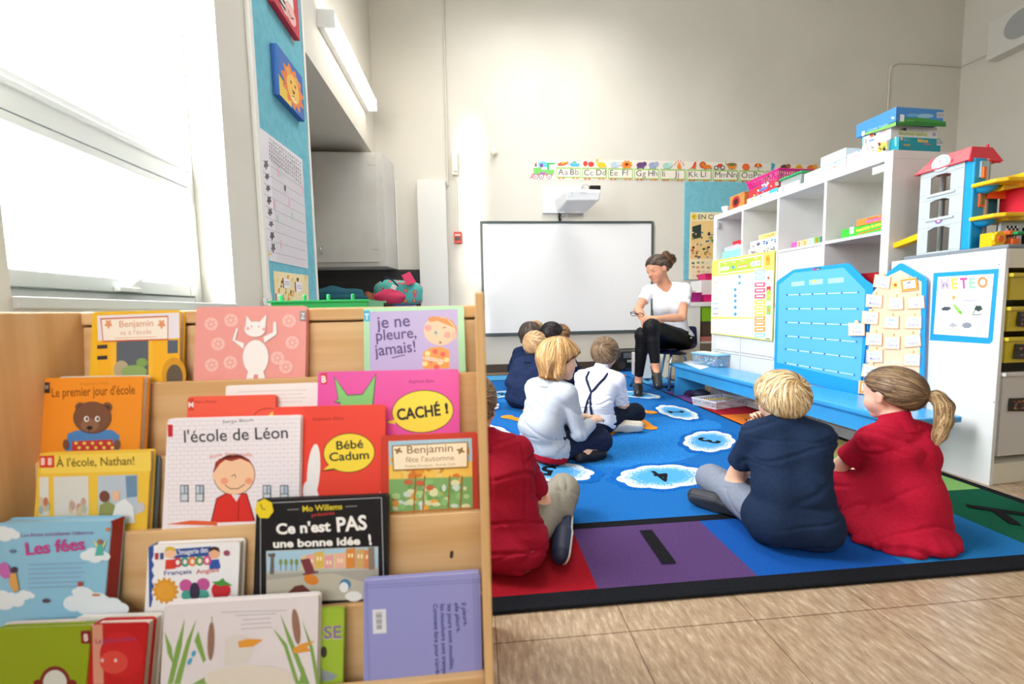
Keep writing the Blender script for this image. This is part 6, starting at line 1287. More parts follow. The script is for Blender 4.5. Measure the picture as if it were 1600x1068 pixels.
def hand(S, w, d, palm, thumb, sc=1.0, curl=.5, spread=.25, open_=0):
    d, palm = unit(d), unit(palm); palm = unit(palm-d*(palm @ d)); t = unit(thumb-d*(A3(thumb) @ d)-palm*(A3(thumb) @ palm)); w = A3(w)
    L = .085*sc; S.rc(w-d*.01*sc, w+d*.02*sc, .019*sc, .021*sc, .012*sc)
    for u in (-.026, -.009, .009, .026): S.rc(w+d*.02*sc+t*u*.6*sc, w+d*.075*sc+t*u*sc, .0135*sc, .012*sc, .012*sc)
    for u, l in ((.029, .068), (.010, .076), (-.010, .070), (-.028, .055)):
        b = w+d*.08*sc+t*u*sc; dd = unit(d+t*u*spread*8); p = b; cur = curl
        for i, f in enumerate((.42, .33, .25)):
            a = cur*(.5+i*.75); e = unit(dd*math.cos(a)+palm*math.sin(a)); n = p+e*l*f*sc; S.rc(p, n, (.0092-.0011*i)*sc, (.0083-.0012*i)*sc, .0035*sc); p = n
    b = w+d*.025*sc+t*.024*sc; p = b+unit(d*.7+t*.8+palm*.35)*.036*sc; S.rc(b, p, .0125*sc, .010*sc, .008*sc); n = p+unit(d*1+t*.25+palm*.5*(1-open_)+t*open_)*.032*sc; S.rc(p, n, .010*sc, .0075*sc, .004*sc)
def head_sdf(S, c, F, hh, age='child', k=.2):
    r_, f_, u_ = F; X = lambda x, y, z: c+hh*(x*r_+y*f_+z*u_); E = lambda p, r, kk=.06: S.ell(X(*p), hh*A3(r), F, kk*hh)
    ch = age == 'child'; w = .365 if ch else .335
    E((0, -.05, .13), (w, .44, .37)); E((0, -.17, .03), (w*.88, .31, .32), .1); E((0, .10, -.14), (.275 if ch else .27, .28, .33), .12); S.rc(X(-.05, .26, -.40), X(.05, .26, -.40), .085*hh, None, .12*hh)
    for s_ in (-1, 1):
        S.rc(X(s_*.15, .22, -.19), X(s_*.19, .12, -.16), (.13 if ch else .115)*hh, .12*hh, .1*hh)
        S.rc(X(s_*.07, .375, .095), X(s_*.2, .325, .09), .026*hh, .02*hh, .06*hh); S.ell(X(s_*.145, .43, .0), hh*A3((.085, .07, .06)), F, .06*hh, 's')
        S.rc(X(s_*.08, .335, -.0), X(s_*.21, .305, -.005), .045*hh, .035*hh, .03*hh)
        e = X(s_*(w+.005), -.05, -.04); Fe = frame(unit(f_+.25*s_*r_*-1), u_); S.ell(e, hh*A3((.035, .085, .125)), Fe, .03*hh); S.ell(e+s_*r_*hh*.035+f_*hh*.012, hh*A3((.02, .045, .07)), Fe, .02*hh, 's')
    tip = .425 if ch else .46
    S.rc(X(0, .37, .03), X(0, tip-.015, -.10), .028*hh, .038*hh, .05*hh); S.rc(X(0, tip-.01, -.115), X(0, tip, -.125), .042*hh, None, .03*hh)
    for s_ in (-1, 1): S.rc(X(s_*.045, tip-.05, -.13), X(s_*.05, tip-.06, -.135), .03*hh, None, .025*hh)
    S.rc(X(-.08, .345, -.245), X(.08, .345, -.245), .022*hh, None, .03*hh); S.rc(X(-.05, .375, -.24), X(.05, .375, -.24), .02*hh, None, .02*hh); S.rc(X(-.05, .36, -.29), X(.05, .36, -.29), .026*hh, None, .025*hh)
    return X
def hairmesh(root, S, h, cols, n, flow, c, F, hh, step, nseg, width, lift, seed=1, warp=None, name='hair', keep=None, frizz=.12):
    V, lo = S.grid(h, warp); vt, Q = nets(V, lo, h); vt = relax(vt, Q, 1); q = np.random.RandomState(seed); cA = [A3(lin(x)) for x in cols]
    z = q.normal(size=len(vt))*.0; t0 = np.clip(.35+.3*np.sin(vt @ A3((60, 47, 31)))*np.sin(vt @ A3((-37, 61, 22))), 0, 1)[:, None]; base = cA[0]*(1-t0*.6)+cA[1]*t0*.6
    o = npmesh(name, vt, Q, HAIRM, root, True, base)
    I = q.choice(len(vt), n); P = vt[I].copy(); L = (P-c) @ F.T/hh
    if keep is not None: mk = keep(L); P = P[mk]; n = len(P)
    def grad(P):
        e = .002; g = np.stack([S.ev(P+e*np.eye(3)[i])-S.ev(P-e*np.eye(3)[i]) for i in range(3)], 1); return g/np.maximum(np.linalg.norm(g, axis=1), 1e-9)[:, None]
    pts = []; nor = []; jit = q.normal(size=(n, 3))*frizz; lf = lift*q.uniform(.2, 1.2, n)
    for i in range(nseg+1):
        g = grad(P); d = S.ev(P); P = P-g*(d-lf*(.3+.7*math.sin(math.pi*min(1, .15+i/nseg*.75))))[:, None]; pts.append(P.copy()); nor.append(g)
        fl = flow((P-c) @ F.T/hh)+jit; fl = fl @ F; fl = fl-g*(fl*g).sum(1)[:, None]*.85; fl /= np.maximum(np.linalg.norm(fl, axis=1), 1e-9)[:, None]; P = P+fl*step
    W = width*q.uniform(.6, 1.3, n); vs = []; 
    for i in range(nseg+1):
        tg = pts[min(i+1, nseg)]-pts[max(i-1, 0)]; sd = np.cross(tg, nor[i]); sd /= np.maximum(np.linalg.norm(sd, axis=1), 1e-9)[:, None]; w = (W*[.5, 1, 1, .9, .75, .55, .4, .3, .2, .15, .1, .1, .1][min(12, int(i*8/nseg))])[:, None]
        vs += [pts[i]-sd*w, pts[i]+sd*w]
    N = n; vs = np.concatenate(vs); Qs = []; ar = np.arange(N)
    for i in range(nseg): a = 2*i*N; Qs.append(np.stack([ar+a, ar+a+N, ar+a+3*N, ar+a+2*N], 1))
    tcol = q.beta(1.2, 1.2, N); cc = np.where((tcol < .5)[:, None], cA[0]*(1-2*tcol)[:, None]+cA[1]*(2*tcol)[:, None], cA[1]*(2-2*tcol)[:, None]+cA[2]*(2*tcol-1)[:, None])
    npmesh('hair_strands', vs, np.concatenate(Qs), HAIRM, o, True, np.tile(cc, (2*(nseg+1), 1))); return o
def scalp(c, F, hh, t, w=.365, fr=(0, .36, .24), na=(0, -.40, -.26), extra=None, k=.03, slope=0):
    """hair cap: skull grown by t, kept above the line from forehead to nape"""
    X = lambda x, y, z: c+hh*(x*F[0]+y*F[1]+z*F[2]); S = Sdf()
    S.ell(X(0, -.05, .13), hh*A3((w+t, .44+t, .37+t)), F, .02); S.ell(X(0, -.17, .03), hh*A3((w*.88+t, .31+t, .32+t)), F, .1*hh)
    if extra: extra(S, X)
    a, b = A3(fr), A3(na); d = b-a; n = A3((0, d[2], -d[1]));  n = n if n[2] < 0 else -n
    S.cut(X(*((a+b)/2)), n @ F, k*hh, .012*hh, 90); return S
def eyes(root, X, F, hh, iris='#4a3a2c'):
    for s_ in (-1, 1):
        p = X(s_*.145, .298, .0); mb = MB().m(ink('#d8cec8', .2)); mb.ball(p, .058*hh, 12, 8); o = mb.build('eye', root, smooth=True)
        mb = MB().m(ink(iris, .2)); mb.ball(p+hh*F[1]*.030, .036*hh, 10, 6); mb.build('iris', o, smooth=True)
def person(label, J, look, loc, group=None):
    """J: joints in room space; look: clothing, hair, sizes"""
    root = thing('person', label, 'person', loc, group); sc_ = J['s']; adult = look.get('adult', False); h = look['h']
    pel, ch, nb, hc = (A3(J[k]) for k in ('pel', 'chest', 'neck', 'head')); hh = J['hh']
    fb = unit((*J['fb'][:2], 0)); rb = A3((fb[1], -fb[0], 0)); F = frame(J['fh'], J.get('uh', (0, 0, 1)))
    up = unit(nb-pel); sw = J['sw']; hw = J['hw']; sh = [nb-rb*sw-up*J.get('sd', .050)*sc_, nb+rb*sw-up*J.get('sd', .050)*sc_]; hp = [pel-rb*hw, pel+rb*hw]
    if 'sh' in J: sh = [A3(p) for p in J['sh']]
    el, wr, kn, an, toe = ([A3(p) for p in J[k]] for k in ('el', 'wr', 'kn', 'an', 'toe'))
    R = dict(hip=.066, waist=.061, chest=.063, sh=.036, ua=.031, fa=.026, wr=.0185, th=.058, kn=.044, ca=.038, ank=.027, neck=.030) if not adult else dict(hip=.088, waist=.074, chest=.084, sh=.048, ua=.043, fa=.034, wr=.0225, th=.078, kn=.056, ca=.047, ank=.031, neck=.048)
    R = {k: v*sc_ for k, v in R.items()}; tw = J.get('tw', .042)*sc_; wst = pel*.52+ch*.48+A3(J.get('bend', (0, 0, 0)))
    def torso(S, o, k=.03, lo=True):
        for s_ in (-1, 1):
            if lo: S.rc(pel+rb*s_*hw*.8, wst+rb*s_*tw*.85, R['hip']+o, R['waist']+o, k)
            S.rc(wst+rb*s_*tw*.85, ch+rb*s_*tw, R['waist']+o, R['chest']+o, k); S.rc(ch+rb*s_*tw, sh[(s_+1)//2]*.62+nb*.38-up*.02*sc_, R['chest']+o, R['sh']*.9+o, k)
        S.rc(sh[0], sh[1], R['sh']*.92+o, None, k)
        if o > 0:
            for s_ in (0, 1): S.rc(nb+F[2]*.005, sh[s_], R['neck']*.75+o*.9, R['sh']*.75+o, k)
        if adult and J.get('bust'):
            for s_ in (-1, 1): S.ell(ch+rb*s_*.062+fb*.075+up*.01, (.062+o, .062+o, .066+o), None, .05)
    # skin: one continuous body
    S = Sdf(); torso(S, -.006*sc_); S.rc(nb-up*.03*sc_, hc-F[2]*hh*.22-F[1]*hh*.10, R['neck']*1.1, R['neck']*.95, .03)
    if look.get('trap', True):
        for s_ in (0, 1): S.rc(nb+F[2]*.005, sh[s_], R['neck']*.75, R['sh']*.75, .03)
    X = head_sdf(S, hc, F, hh, 'adult' if adult else 'child')
    for s_ in (0, 1):
        S.rc(sh[s_], el[s_], R['ua'], R['fa']*1.02, .012); S.rc(el[s_], el[s_]*.65+wr[s_]*.35, R['fa']*1.0, R['fa']*1.06, .008); S.rc(el[s_]*.65+wr[s_]*.35, wr[s_], R['fa']*1.06, R['wr'], .008)
        S.rc(hp[s_], kn[s_], R['th'], R['kn'], .03); m_ = kn[s_]*.68+an[s_]*.32; S.rc(kn[s_], m_, R['kn']*.95, R['ca'], .012); S.rc(m_, an[s_], R['ca'], R['ank'], .01)
        S.rc(an[s_], an[s_]*.25+toe[s_]*.75, R['ank']*.95, R['ank']*.8, .012)
        hd = J.get('hand', {}).get(s_)
        if hd: hand(S, wr[s_], *hd)
        else: d = unit(wr[s_]-el[s_]); hand(S, wr[s_], d, -A3((0, 0, 1)), (1 if s_ == 0 else -1)*rb, .62*sc_ if not adult else .98, .5)
    S.cut((0, 0, RTOP), (0, 0, -1), .002)
    sk = look['skin']; T_ = [(X(0, .37, -.262), hh*.075, look.get('lip', '#c07870'), .8)]
    for s_ in (-1, 1):
        T_.append((X(s_*.2, .27, -.19), hh*.12, look.get('cheek', '#e8a088'), .5)); T_.append((X(s_*(.37), -.04, -.04), hh*.1, look.get('ear', '#e59c86'), .6))
        for u in (.10, .15, .2): T_.append((X(s_*u, .375-.25*u*u*6, .105-.1*abs(u-.15)), hh*.032, look.get('brow', look['hair'][1]), .75))
        T_.append((X(s_*.145, .36, .025), hh*.045, look.get('lash', '#6a4a3c'), .45))
    part(S, 'body', SKINM, root, h, None, T_, lin(sk), it=1)
    if look.get('eyes', True): eyes(root, X, F, hh, look.get('iris', '#4a3a2c'))
    # clothes
    def sleeve(S, s_, frac, o, k=.012, flare=.004):
        g = Sdf(); a, b = sh[s_], el[s_]
        if frac <= 1:
            e = a+(b-a)*frac; g.rc(a, e+(b-a)*.05, R['ua']+o, R['ua']*.97+o+flare, .01); g.cut(e, b-a, .003)
        else:
            g.rc(a, b, R['ua']+o, R['fa']+o, .01); e = b+(wr[s_]-b)*(frac-1); g.rc(b, e, R['fa']*1.05+o, R['wr']+o*.8, .01); g.cut(e-(wr[s_]-b)*.03, wr[s_]-b, .003)
        S.grp(g, .018*sc_)
    top = look['top']; S = Sdf(); o = top.get('o', .008); torso(S, o)
    if top.get('skirt'): top['skirt'](S)
    for s_ in (0, 1): sleeve(S, s_, top['sleeve'], o+.001)
    hb = top.get('hem')
    if hb is not None:
        S.rc(pel-rb*hw*.9, pel+rb*hw*.9, R['hip']+o*1.3+.003, None, .02)
        if not adult:
            for s_ in (0, 1): S.rc(hp[s_], hp[s_]+(kn[s_]-hp[s_])*.10, R['th']+.020*sc_, R['th']+.012*sc_, .02)
    nd = unit(hc-nb); nd = unit(nd*.5+up*.8) if not adult else up; g = Sdf(); g.rc(nb-nd*.0, nb+nd*.3, R['neck']*1.12, R['neck']*(1.5 if not adult else 1.3), 0); lo, hi = g.bounds(); S._add('s', g.ev, lo, hi, .004); S.cut(nb+nd*top.get('nh', .018)*sc_, nd, .004)
    if top.get('vneck'):
        g = Sdf(); v = top['vneck']; a = nb+fb*.06+up*.03
        for s_ in (-1, 1): g.rc(a+rb*s_*.06, nb+fb*.15-up*v, .035, .018, .0)
        g.rc(a, nb+fb*.15-up*v*.95, .06, .022, .01); g.rc(a+rb*.02, a-rb*.02, .03, None, .01); lo, hi = g.bounds(); S._add('s', g.ev, lo, hi, .006)
    if hb is not None and hb is not False:
        S.cut(pel+up*hb, -up, .003, .004, 40)
    S.cut((0, 0, RTOP+.0006), (0, 0, -1), .003)
    shirt = S
    sh_ = part(S, top['name'], cloth_m(top['col'], top.get('rough', .85)), root, h, folds(top.get('seed', 1), top.get('amp', .005), top.get('fr', 26), 5, top.get('st', (1, 1, 1.6))))
    if top.get('collar'):
        g = Sdf(); n = 16; fn_ = unit(fb-nd*(fb @ nd)); rn = R['neck']
        P1 = []; P2 = []
        for i in range(n):
            t = math.pi*2*i/n; e = rb*math.cos(t)+fn_*math.sin(t); bk = .5-.5*math.sin(t)
            P1.append(nb+nd*(.014*bk+.024)*sc_+e*rn*1.2); P2.append(nb+nd*(-.018*bk-.010)*sc_+e*rn*(1.95-.25*bk))
        for i in range(n):
            if top['collar'] == 'open' and i in (3, 4): continue
            k2 = (i+1) % n; g.rc(P1[i], P1[k2], .0055*sc_, None, .005); g.rc(P2[i], P2[k2], .0055*sc_, None, .005); g.rc(P1[i], P2[i], .0055*sc_, None, .006); g.rc(P1[i]*.5+P1[k2]*.5, P2[i]*.5+P2[k2]*.5, .0055*sc_, None, .006)
        part(g, 'collar', cloth_m(top.get('ccol', top['col'])), sh_, min(h, .004))
    if look.get('legs'):
        lg = look['legs']; S = Sdf(); o2 = lg.get('o', .007)
        g = Sdf(); g.rc(hp[0], hp[1], R['hip']+o2*.4, None, .02); g.rc(pel-rb*hw*.8, wst-rb*tw*.8, R['hip']+o2*.5, R['waist']+o2*.5, .03); g.rc(pel+rb*hw*.8, wst+rb*tw*.8, R['hip']+o2*.5, R['waist']+o2*.5, .03)
        g.cut(pel+up*lg.get('top', .06)*sc_, up, .003); S.grp(g, .03*sc_)
        for s_ in (0, 1):
            S.rc(hp[s_], kn[s_], R['th']+o2, R['kn']+o2*1.1, .025); g = Sdf(); e = kn[s_]+(an[s_]-kn[s_])*lg.get('len', .9); m_ = kn[s_]*.68+an[s_]*.32
            g.rc(kn[s_], m_, R['kn']*.97+o2, R['ca']+o2, .01); g.rc(m_, e, R['ca']+o2, R['ank']+o2*1.2, .01); g.cut(e, an[s_]-kn[s_], .003); S.grp(g, .035*sc_)
        S.cut((0, 0, RTOP), (0, 0, -1), .002)
        part(S, lg['name'], cloth_m(lg['col'], lg.get('rough', .85)), root, h, folds(lg.get('seed', 5), lg.get('amp', .005), lg.get('fr', 34)))
    if look.get('shoe'):
        so = look['shoe']
        for s_ in (0, 1):
            a, b = an[s_], toe[s_]; d = unit(b-a); n = A3(J.get('sole', {}).get(s_, (0, 0, -1))); n = unit(n-d*(n @ d)); L_ = np.linalg.norm(b-a); r = .029*sc_*so.get('r', 1) if not adult else .034
            a2 = a-d*.028*sc_+n*R['ank']*.35; b2 = b+n*R['ank']*.3; sd = np.cross(d, n)
            def foot(S, e=0): 
                S.rc(a2, a2*.5+b2*.5, r+e, r*1.02+e, .012); S.rc(a2*.45+b2*.55+sd*.004, b2+sd*.006*sc_, r*1.06+e, r*.86+e, .012); S.rc(a2*.45+b2*.55-sd*.004, b2-sd*.006*sc_, r*1.04+e, r*.84+e, .012)
            S = Sdf(); foot(S); S.rc(a, a2, R['ank']*.98, r, .012) if not so.get('low') else None
            S.cut(a2+n*r*.72, n, .004)
            if so.get('low'):                        # open top of a flat shoe
                S.cut(a2-n*r*.55, -n, .004); 
            S.cut((0, 0, RTOP), (0, 0, -1), .002)
            ob = part(S, 'shoe', mat('shoe '+so['col'], so['col'], so.get('rough', .55)), root, min(h, .004))
            S = Sdf(); foot(S, .0035); S.cut(a2+n*r*.93, n, .003); S.cut(a2+n*r*.60, -n, .003); S.cut((0, 0, RTOP), (0, 0, -1), .001)
            part(S, 'shoe_sole', mat('sole '+so['sole'], so['sole'], .7), ob, min(h, .004))
    if look.get('hairfn'): look['hairfn'](root, hc, F, hh, X)
    return root, dict(shirt=shirt, sh=sh, el=el, wr=wr, pel=pel, ch=ch, nb=nb, rb=rb, fb=fb, up=up, hp=hp, kn=kn, an=an, R=R, wst=wst, X=X, F=F)
def swirl(L, crown=(.05, -.38, .32), down=.8, sw=.5):
    d = L-A3(crown); d /= np.maximum(np.linalg.norm(d, axis=1), 1e-9)[:, None]; ax = unit(crown); return d+sw*np.cross(ax, d)+A3((0, 0, -down))*np.clip(.3-L[:, 2], 0, 1)[:, None]
def short_hair(cols, n=1800, t=.055, crown=(.05, -.38, .32), seed=1, fr=(0, .36, .26), na=(0, -.42, -.30), w=.365, step=.011, lift=.006, width=.0016, sw=.5, fringe=False, h=.0045):
    def fn(root, c, F, hh, X):
        def ex(S, X):
            if fringe: S.ell(X(0, .27, .22), hh*A3((.30, .18, .17)), F, .06*hh)
        S = scalp(c, F, hh, t, w, fr, na, ex); 
        for s_ in (-1, 1): S.ell(X(s_*.40, -.03, -.08), hh*A3((.11, .13, .17)), F, .02*hh, 's')
        hairmesh(root, S, h, cols, n, lambda L: swirl(L, crown, .8, sw), c, F, hh, step, 6, width, lift, seed)
    return fn
# ---------------------------------------------------------------- the people
SK = '#e6b598'
def V3(px, py, Y): return A3(at(px, py, Y))
# blond boy in navy, seen from behind
J = dict(s=.95, pel=(.945, 1.095, .078), chest=(.975, 1.155, .265), neck=(.987, 1.187, .364), head=(.990, 1.215, .430), hh=.172, fb=(.30, .95), fh=(.22, .97, -.10), sw=.088, hw=.058,
         el=[(.888, 1.285, .150), (1.12, 1.35, .19)], wr=[(.985, 1.37, .115), (1.035, 1.375, .305)], kn=[(.872, 1.40, .085), (1.115, 1.37, .085)], an=[(1.03, 1.36, .045), (.875, 1.268, .048)], toe=[(1.11, 1.42, .045), (.785, 1.358, .050)],
         sole={1: (-.45, -.75, -.35)}, hand={1: ((-.5, -.35, .8), (-.3, -.8, 0), (-.6, .5, 0), .58, 1.1)}, bend=(-.008, -.012, .0))
lk = dict(h=.0042, skin=SK, hair=['#b28a55', '#e0c391', '#f2e2bd'], top=dict(name='polo_shirt', col='#172741', sleeve=.72, o=.010, hem=-.07, amp=.005, seed=3, nh=.022), legs=dict(name='trousers', col='#7b8290', amp=.003, seed=2, o=.006), shoe=dict(col='#20242c', sole='#34373d'), eyes=False,
          hairfn=short_hair(['#a57e4c', '#dcc08e', '#f4e6c4'], 3200, .045, (.06, -.36, .30), 4, (0, .36, .24), (0, -.42, -.36), fringe=True))
person('child with white-blond hair in a navy polo shirt and grey trousers, seen from behind', J, lk, (.95, 1.12, RTOP))
# girl in red with a ponytail
J = dict(s=.93, pel=(1.355, 1.13, .085), chest=(1.375, 1.165, .245), neck=(1.388, 1.195, .335), head=(1.405, 1.23, .428), hh=.178, fb=(-.10, .99), fh=(-.12, .99, -.10), sw=.098, hw=.052,
         el=[(1.285, 1.295, .150), (1.52, 1.28, .16)], wr=[(1.33, 1.39, .105), (1.47, 1.40, .10)], kn=[(1.245, 1.33, .085), (1.50, 1.36, .085)], an=[(1.40, 1.38, .045), (1.30, 1.42, .045)], toe=[(1.47, 1.43, .045), (1.245, 1.475, .05)])
def skirt(S):
    S.rc((1.345, 1.12, .10), (1.30, 1.15, .055), .105, .085, .05); S.rc((1.34, 1.14, .09), (1.25, 1.31, .075), .075, .062, .05); S.rc((1.36, 1.14, .09), (1.49, 1.33, .075), .075, .062, .05); S.rc((1.33, 1.25, .08), (1.43, 1.30, .08), .06, .055, .05)
    S.ell((1.30, 1.10, .03), (.15, .12, .055), None, .05); S.ell((1.25, 1.09, .016), (.10, .08, .022), None, .03); S.ell((1.315, 1.045, .016), (.09, .07, .022), None, .03)
    q = np.random.RandomState(3)
    for i in range(9):
        t = -2.9+i*.32; c_ = A3((1.295+.155*math.cos(t), 1.105+.115*math.sin(t), .016)); S.rc(c_, c_*.55+A3((1.33, 1.13, .15))*.45, .020, .010, .02)
GH = ['#4f3c2e', '#8a6c50', '#cdb086']
def girl_hair(root, c, F, hh, X):
    S = scalp(c, F, hh, .035, .365, (0, .34, .30), (0, -.40, -.30))
    for s_ in (-1, 1): S.ell(X(s_*.40, -.04, -.08), hh*A3((.10, .12, .16)), F, .02*hh, 's')
    tie = X(.13, -.50, -.02)
    def flow(L): d = A3((.13, -.62, -.02))-L; return d/np.maximum(np.linalg.norm(d, axis=1), 1e-9)[:, None]
    hairmesh(root, S, .0042, ['#4a382b', '#745a44', '#a98c68'], 2600, flow, c, F, hh, .011, 7, .0014, .003, 6, frizz=.06)
    T = Sdf(); p = [tie, X(.19, -.60, .0), X(.23, -.66, -.16), X(.23, -.65, -.42), X(.19, -.60, -.68), X(.14, -.56, -.84)]; r = [.045, .085, .10, .085, .06, .02]
    for i in range(5): T.rc(p[i], p[i+1], r[i]*hh, r[i+1]*hh, .05*hh)
    cp = A3([(q-c) @ F.T/hh for q in p])
    def fl2(L):
        D_ = ((L[:, None]-cp[None])**2).sum(2); i = np.clip(D_.argmin(1), 0, 4); d = cp[i+1]-cp[i]; return d/np.linalg.norm(d, axis=1)[:, None]
    hairmesh(root, T, .004, ['#7a5c3e', '#a98a60', '#dcc296'], 1300, fl2, c, F, hh, .012, 8, .0016, .006, 8, name='ponytail', frizz=.10)
    S = Sdf(); n = 12; ax = unit(X(.21, -.62, .03)-tie); a = unit(np.cross(ax, (0, 0, 1))); b = np.cross(ax, a)
    for i in range(n): t0, t1 = 2*math.pi*i/n, 2*math.pi*(i+1)/n; S.rc(tie+ax*.004+(a*math.cos(t0)+b*math.sin(t0))*.009, tie+ax*.004+(a*math.cos(t1)+b*math.sin(t1))*.009, .0028, None, .002)
    part(S, 'hair_tie', ink('#e4ded8'), root, .0025)
lk = dict(h=.0042, skin='#e8b9a0', hair=GH, top=dict(name='polo_dress', col='#ad1230', sleeve=.62, o=.009, skirt=skirt, collar=1, amp=.006, seed=9, fr=30, nh=.024, st=(1.3, 1.3, .8)), shoe=dict(col='#d9cfca', sole='#e8e4e0'), eyes=True, hairfn=girl_hair)
person('child in a red dress with a light brown ponytail, sitting at the rug edge', J, lk, (1.35, 1.13, RTOP))
# boy in red by the book rack
J = dict(s=.95, pel=(.062, 1.09, .082), chest=(.040, 1.13, .270), neck=(.012, 1.155, .362), head=(-.022, 1.175, .455), hh=.182, fb=(.25, .97), fh=(.30, .95, -.05), sw=.105, hw=.044,
         sh=[(-.09, 1.185, .325), (.108, 1.135, .325)], el=[(-.10, 1.25, .16), (.182, 1.195, .142)], wr=[(.0, 1.36, .11), (.188, 1.305, .112)], kn=[(-.10, 1.36, .09), (.285, 1.335, .108)], an=[(.12, 1.36, .045), (.252, 1.215, .062)], toe=[(.20, 1.42, .045), (.212, 1.075, .046)], sole={1: (.9, -.2, -.45)})
lk = dict(h=.0042, skin='#e2ab8c', hair=['#5a4634', '#86694c', '#ad8d66'], top=dict(name='polo_shirt', col='#96102a', sleeve=.80, o=.011, hem=-.075, collar=1, amp=.007, seed=14, nh=.024), legs=dict(name='trousers', col='#8f897c', amp=.004, seed=8, o=.007), shoe=dict(col='#1c2440', sole='#c9c4b8'), eyes=False,
          hairfn=short_hair(['#57432f', '#84674a', '#b39570'], 2200, .035, (0, -.38, .30), 7, (0, .36, .25), (0, -.42, -.26), lift=.004))
person('child in a red polo shirt and khaki trousers beside the book rack', J, lk, (.08, 1.1, RTOP))
# fair-haired child in a grey top, in profile
J = dict(s=1.02, pel=(.315, 1.885, .085), chest=(.335, 1.895, .285), neck=(.352, 1.90, .395), head=(.392, 1.90, .497), hh=.198, fb=(.80, .60), fh=(.985, .02, -.08), sw=.105, hw=.052, bend=(-.035, -.03, 0),
         el=[(.455, 2.03, .17), (.462, 1.80, .160)], wr=[(.545, 1.955, .190), (.552, 1.865, .198)], kn=[(.47, 2.17, .085), (.590, 1.895, .088)], an=[(.50, 1.835, .045), (.50, 2.06, .045)], toe=[(.588, 1.862, .042), (.60, 2.15, .045)],
         hand={0: ((.45, -.8, .25), (.2, -.2, -.9), (.5, .3, .7), .62, .55, .25, 1), 1: ((.75, .55, .1), (-.3, .3, -.85), (-.5, .6, .5), .62, .9)})
FH = ['#a06e3c', '#d3a268', '#efd09c']
def bob(cols, n, low=-.42, fr=.08, seed=3, part_x=0, h=.0048, wave=.02, wid=.0019, t=.07, front=.03, backy=-.30):
    def fn(root, c, F, hh, X):
        S = scalp(c, F, hh, t, .365, (0, .36, .20), (0, -.45, -.30), lambda S, X: S.ell(X(0, .27, .17), hh*A3((.33, .20, .20)), F, .06*hh))
        g = Sdf()
        for s_ in (-1, 1):
            g.rc(X(s_*.33, -.02, .10), X(s_*.37, -.05, -.25), .13*hh, .11*hh, .06*hh); g.rc(X(s_*.37, -.05, -.25), X(s_*.30, -.12, low), .11*hh, .06*hh, .05*hh); g.rc(X(s_*.26, -.30, .0), X(s_*.20, backy, low), .16*hh, .07*hh, .08*hh)
        g.rc(X(0, -.38, .0), X(0, backy-.06, low), .17*hh, .08*hh, .08*hh); g.cut(X(0, front, 0), F[1], .03*hh); g.cut(X(0, 0, low), -F[2], .02*hh, .012*hh, 160); S2 = Sdf(); S2.grp(S, 0); S2.grp(g, .05*hh)
        def flow(L):
            d = L-A3((part_x, -.12, .50)); d[:, 2] -= .55; d /= np.maximum(np.linalg.norm(d, axis=1), 1e-9)[:, None]; d = d+wave*10*np.stack([np.sin(L[:, 2]*9), np.cos(L[:, 2]*8), 0*L[:, 2]], 1)*.1; return d
        hairmesh(root, S2, h, cols, n, flow, c, F, hh, .018, 9, wid, .006, seed, frizz=.10)
    return fn
lk = dict(h=.0042, skin='#efc3a6', cheek='#e8957c', lip='#d0807a', hair=FH, iris='#4c5560', top=dict(name='grey_sweater', col='#b4bcc6', sleeve=1.86, o=.012, hem=-.045, collar='open', amp=.0062, seed=5, nh=.02), legs=dict(name='trousers', col='#1b2540', amp=.003, seed=4, o=.010), shoe=dict(col='#11131a', sole='#15161c'), hairfn=bob(['#94683a', '#cf9d62', '#efd3a2'], 3000))
r4, d4 = person('child with straw-blond bobbed hair in a pale grey top, in profile', J, lk, (.31, 1.88, RTOP))
S = Sdf(); S.rc(d4['pel']-d4['rb']*.05-d4['up']*.035, d4['pel']+d4['rb']*.05-d4['up']*.035, .066*1.02+.013, None, .02); S.cut(d4['pel']-d4['up']*.03, d4['up'], .003); S.cut(d4['pel']-d4['up']*.062, -d4['up'], .003); S.cut((0, 0, RTOP), (0, 0, -1), .002)
part(S, 'red_undershirt', cloth_m('#a81228'), r4, .0045, folds(2, .003))
# boy in a white shirt and braces
J = dict(s=1.02, pel=(.665, 2.27, .085), chest=(.705, 2.32, .268), neck=(.745, 2.365, .362), head=(.785, 2.40, .462), hh=.192, fb=(.56, .83), fh=(.52, .85, -.03), sw=.108, hw=.054, bend=(-.02, -.025, 0),
         el=[(.66, 2.52, .15), (.862, 2.325, .128)], wr=[(.78, 2.58, .11), (.962, 2.40, .118)], kn=[(.66, 2.55, .088), (.965, 2.37, .090)], an=[(.80, 2.262, .050), (.82, 2.5, .045)], toe=[(.935, 2.235, .052), (.92, 2.56, .045)], sole={0: (-.1, -.9, -.35)})
lk = dict(h=.0045, skin='#e6b296', hair=['#5a4634', '#836851', '#a68a6c'], top=dict(name='white_shirt', col='#dcdfe9', sleeve=.78, o=.012, hem=-.03, collar=1, amp=.0068, seed=21, nh=.018), legs=dict(name='trousers', col='#161d2e', amp=.006, seed=6, o=.010), shoe=dict(col='#c8beae', sole='#d2ccbe'), eyes=False,
          hairfn=short_hair(['#54412f', '#80654c', '#ab8f70'], 2400, .045, (.02, -.36, .30), 9, (0, .36, .25), (0, -.42, -.30), lift=.006))
r5, d5 = person('child in a white shirt with navy braces crossed on the back', J, lk, (.665, 2.27, RTOP))
def on_back(p, d):                                # first point outside the shirt going along d
    p = A3(p)
    for _ in range(60):
        v = d5['shirt'].ev(p[None])[0]
        if v > .0035: break
        p = p+unit(d)*max(.002, .0045-v)
    return p
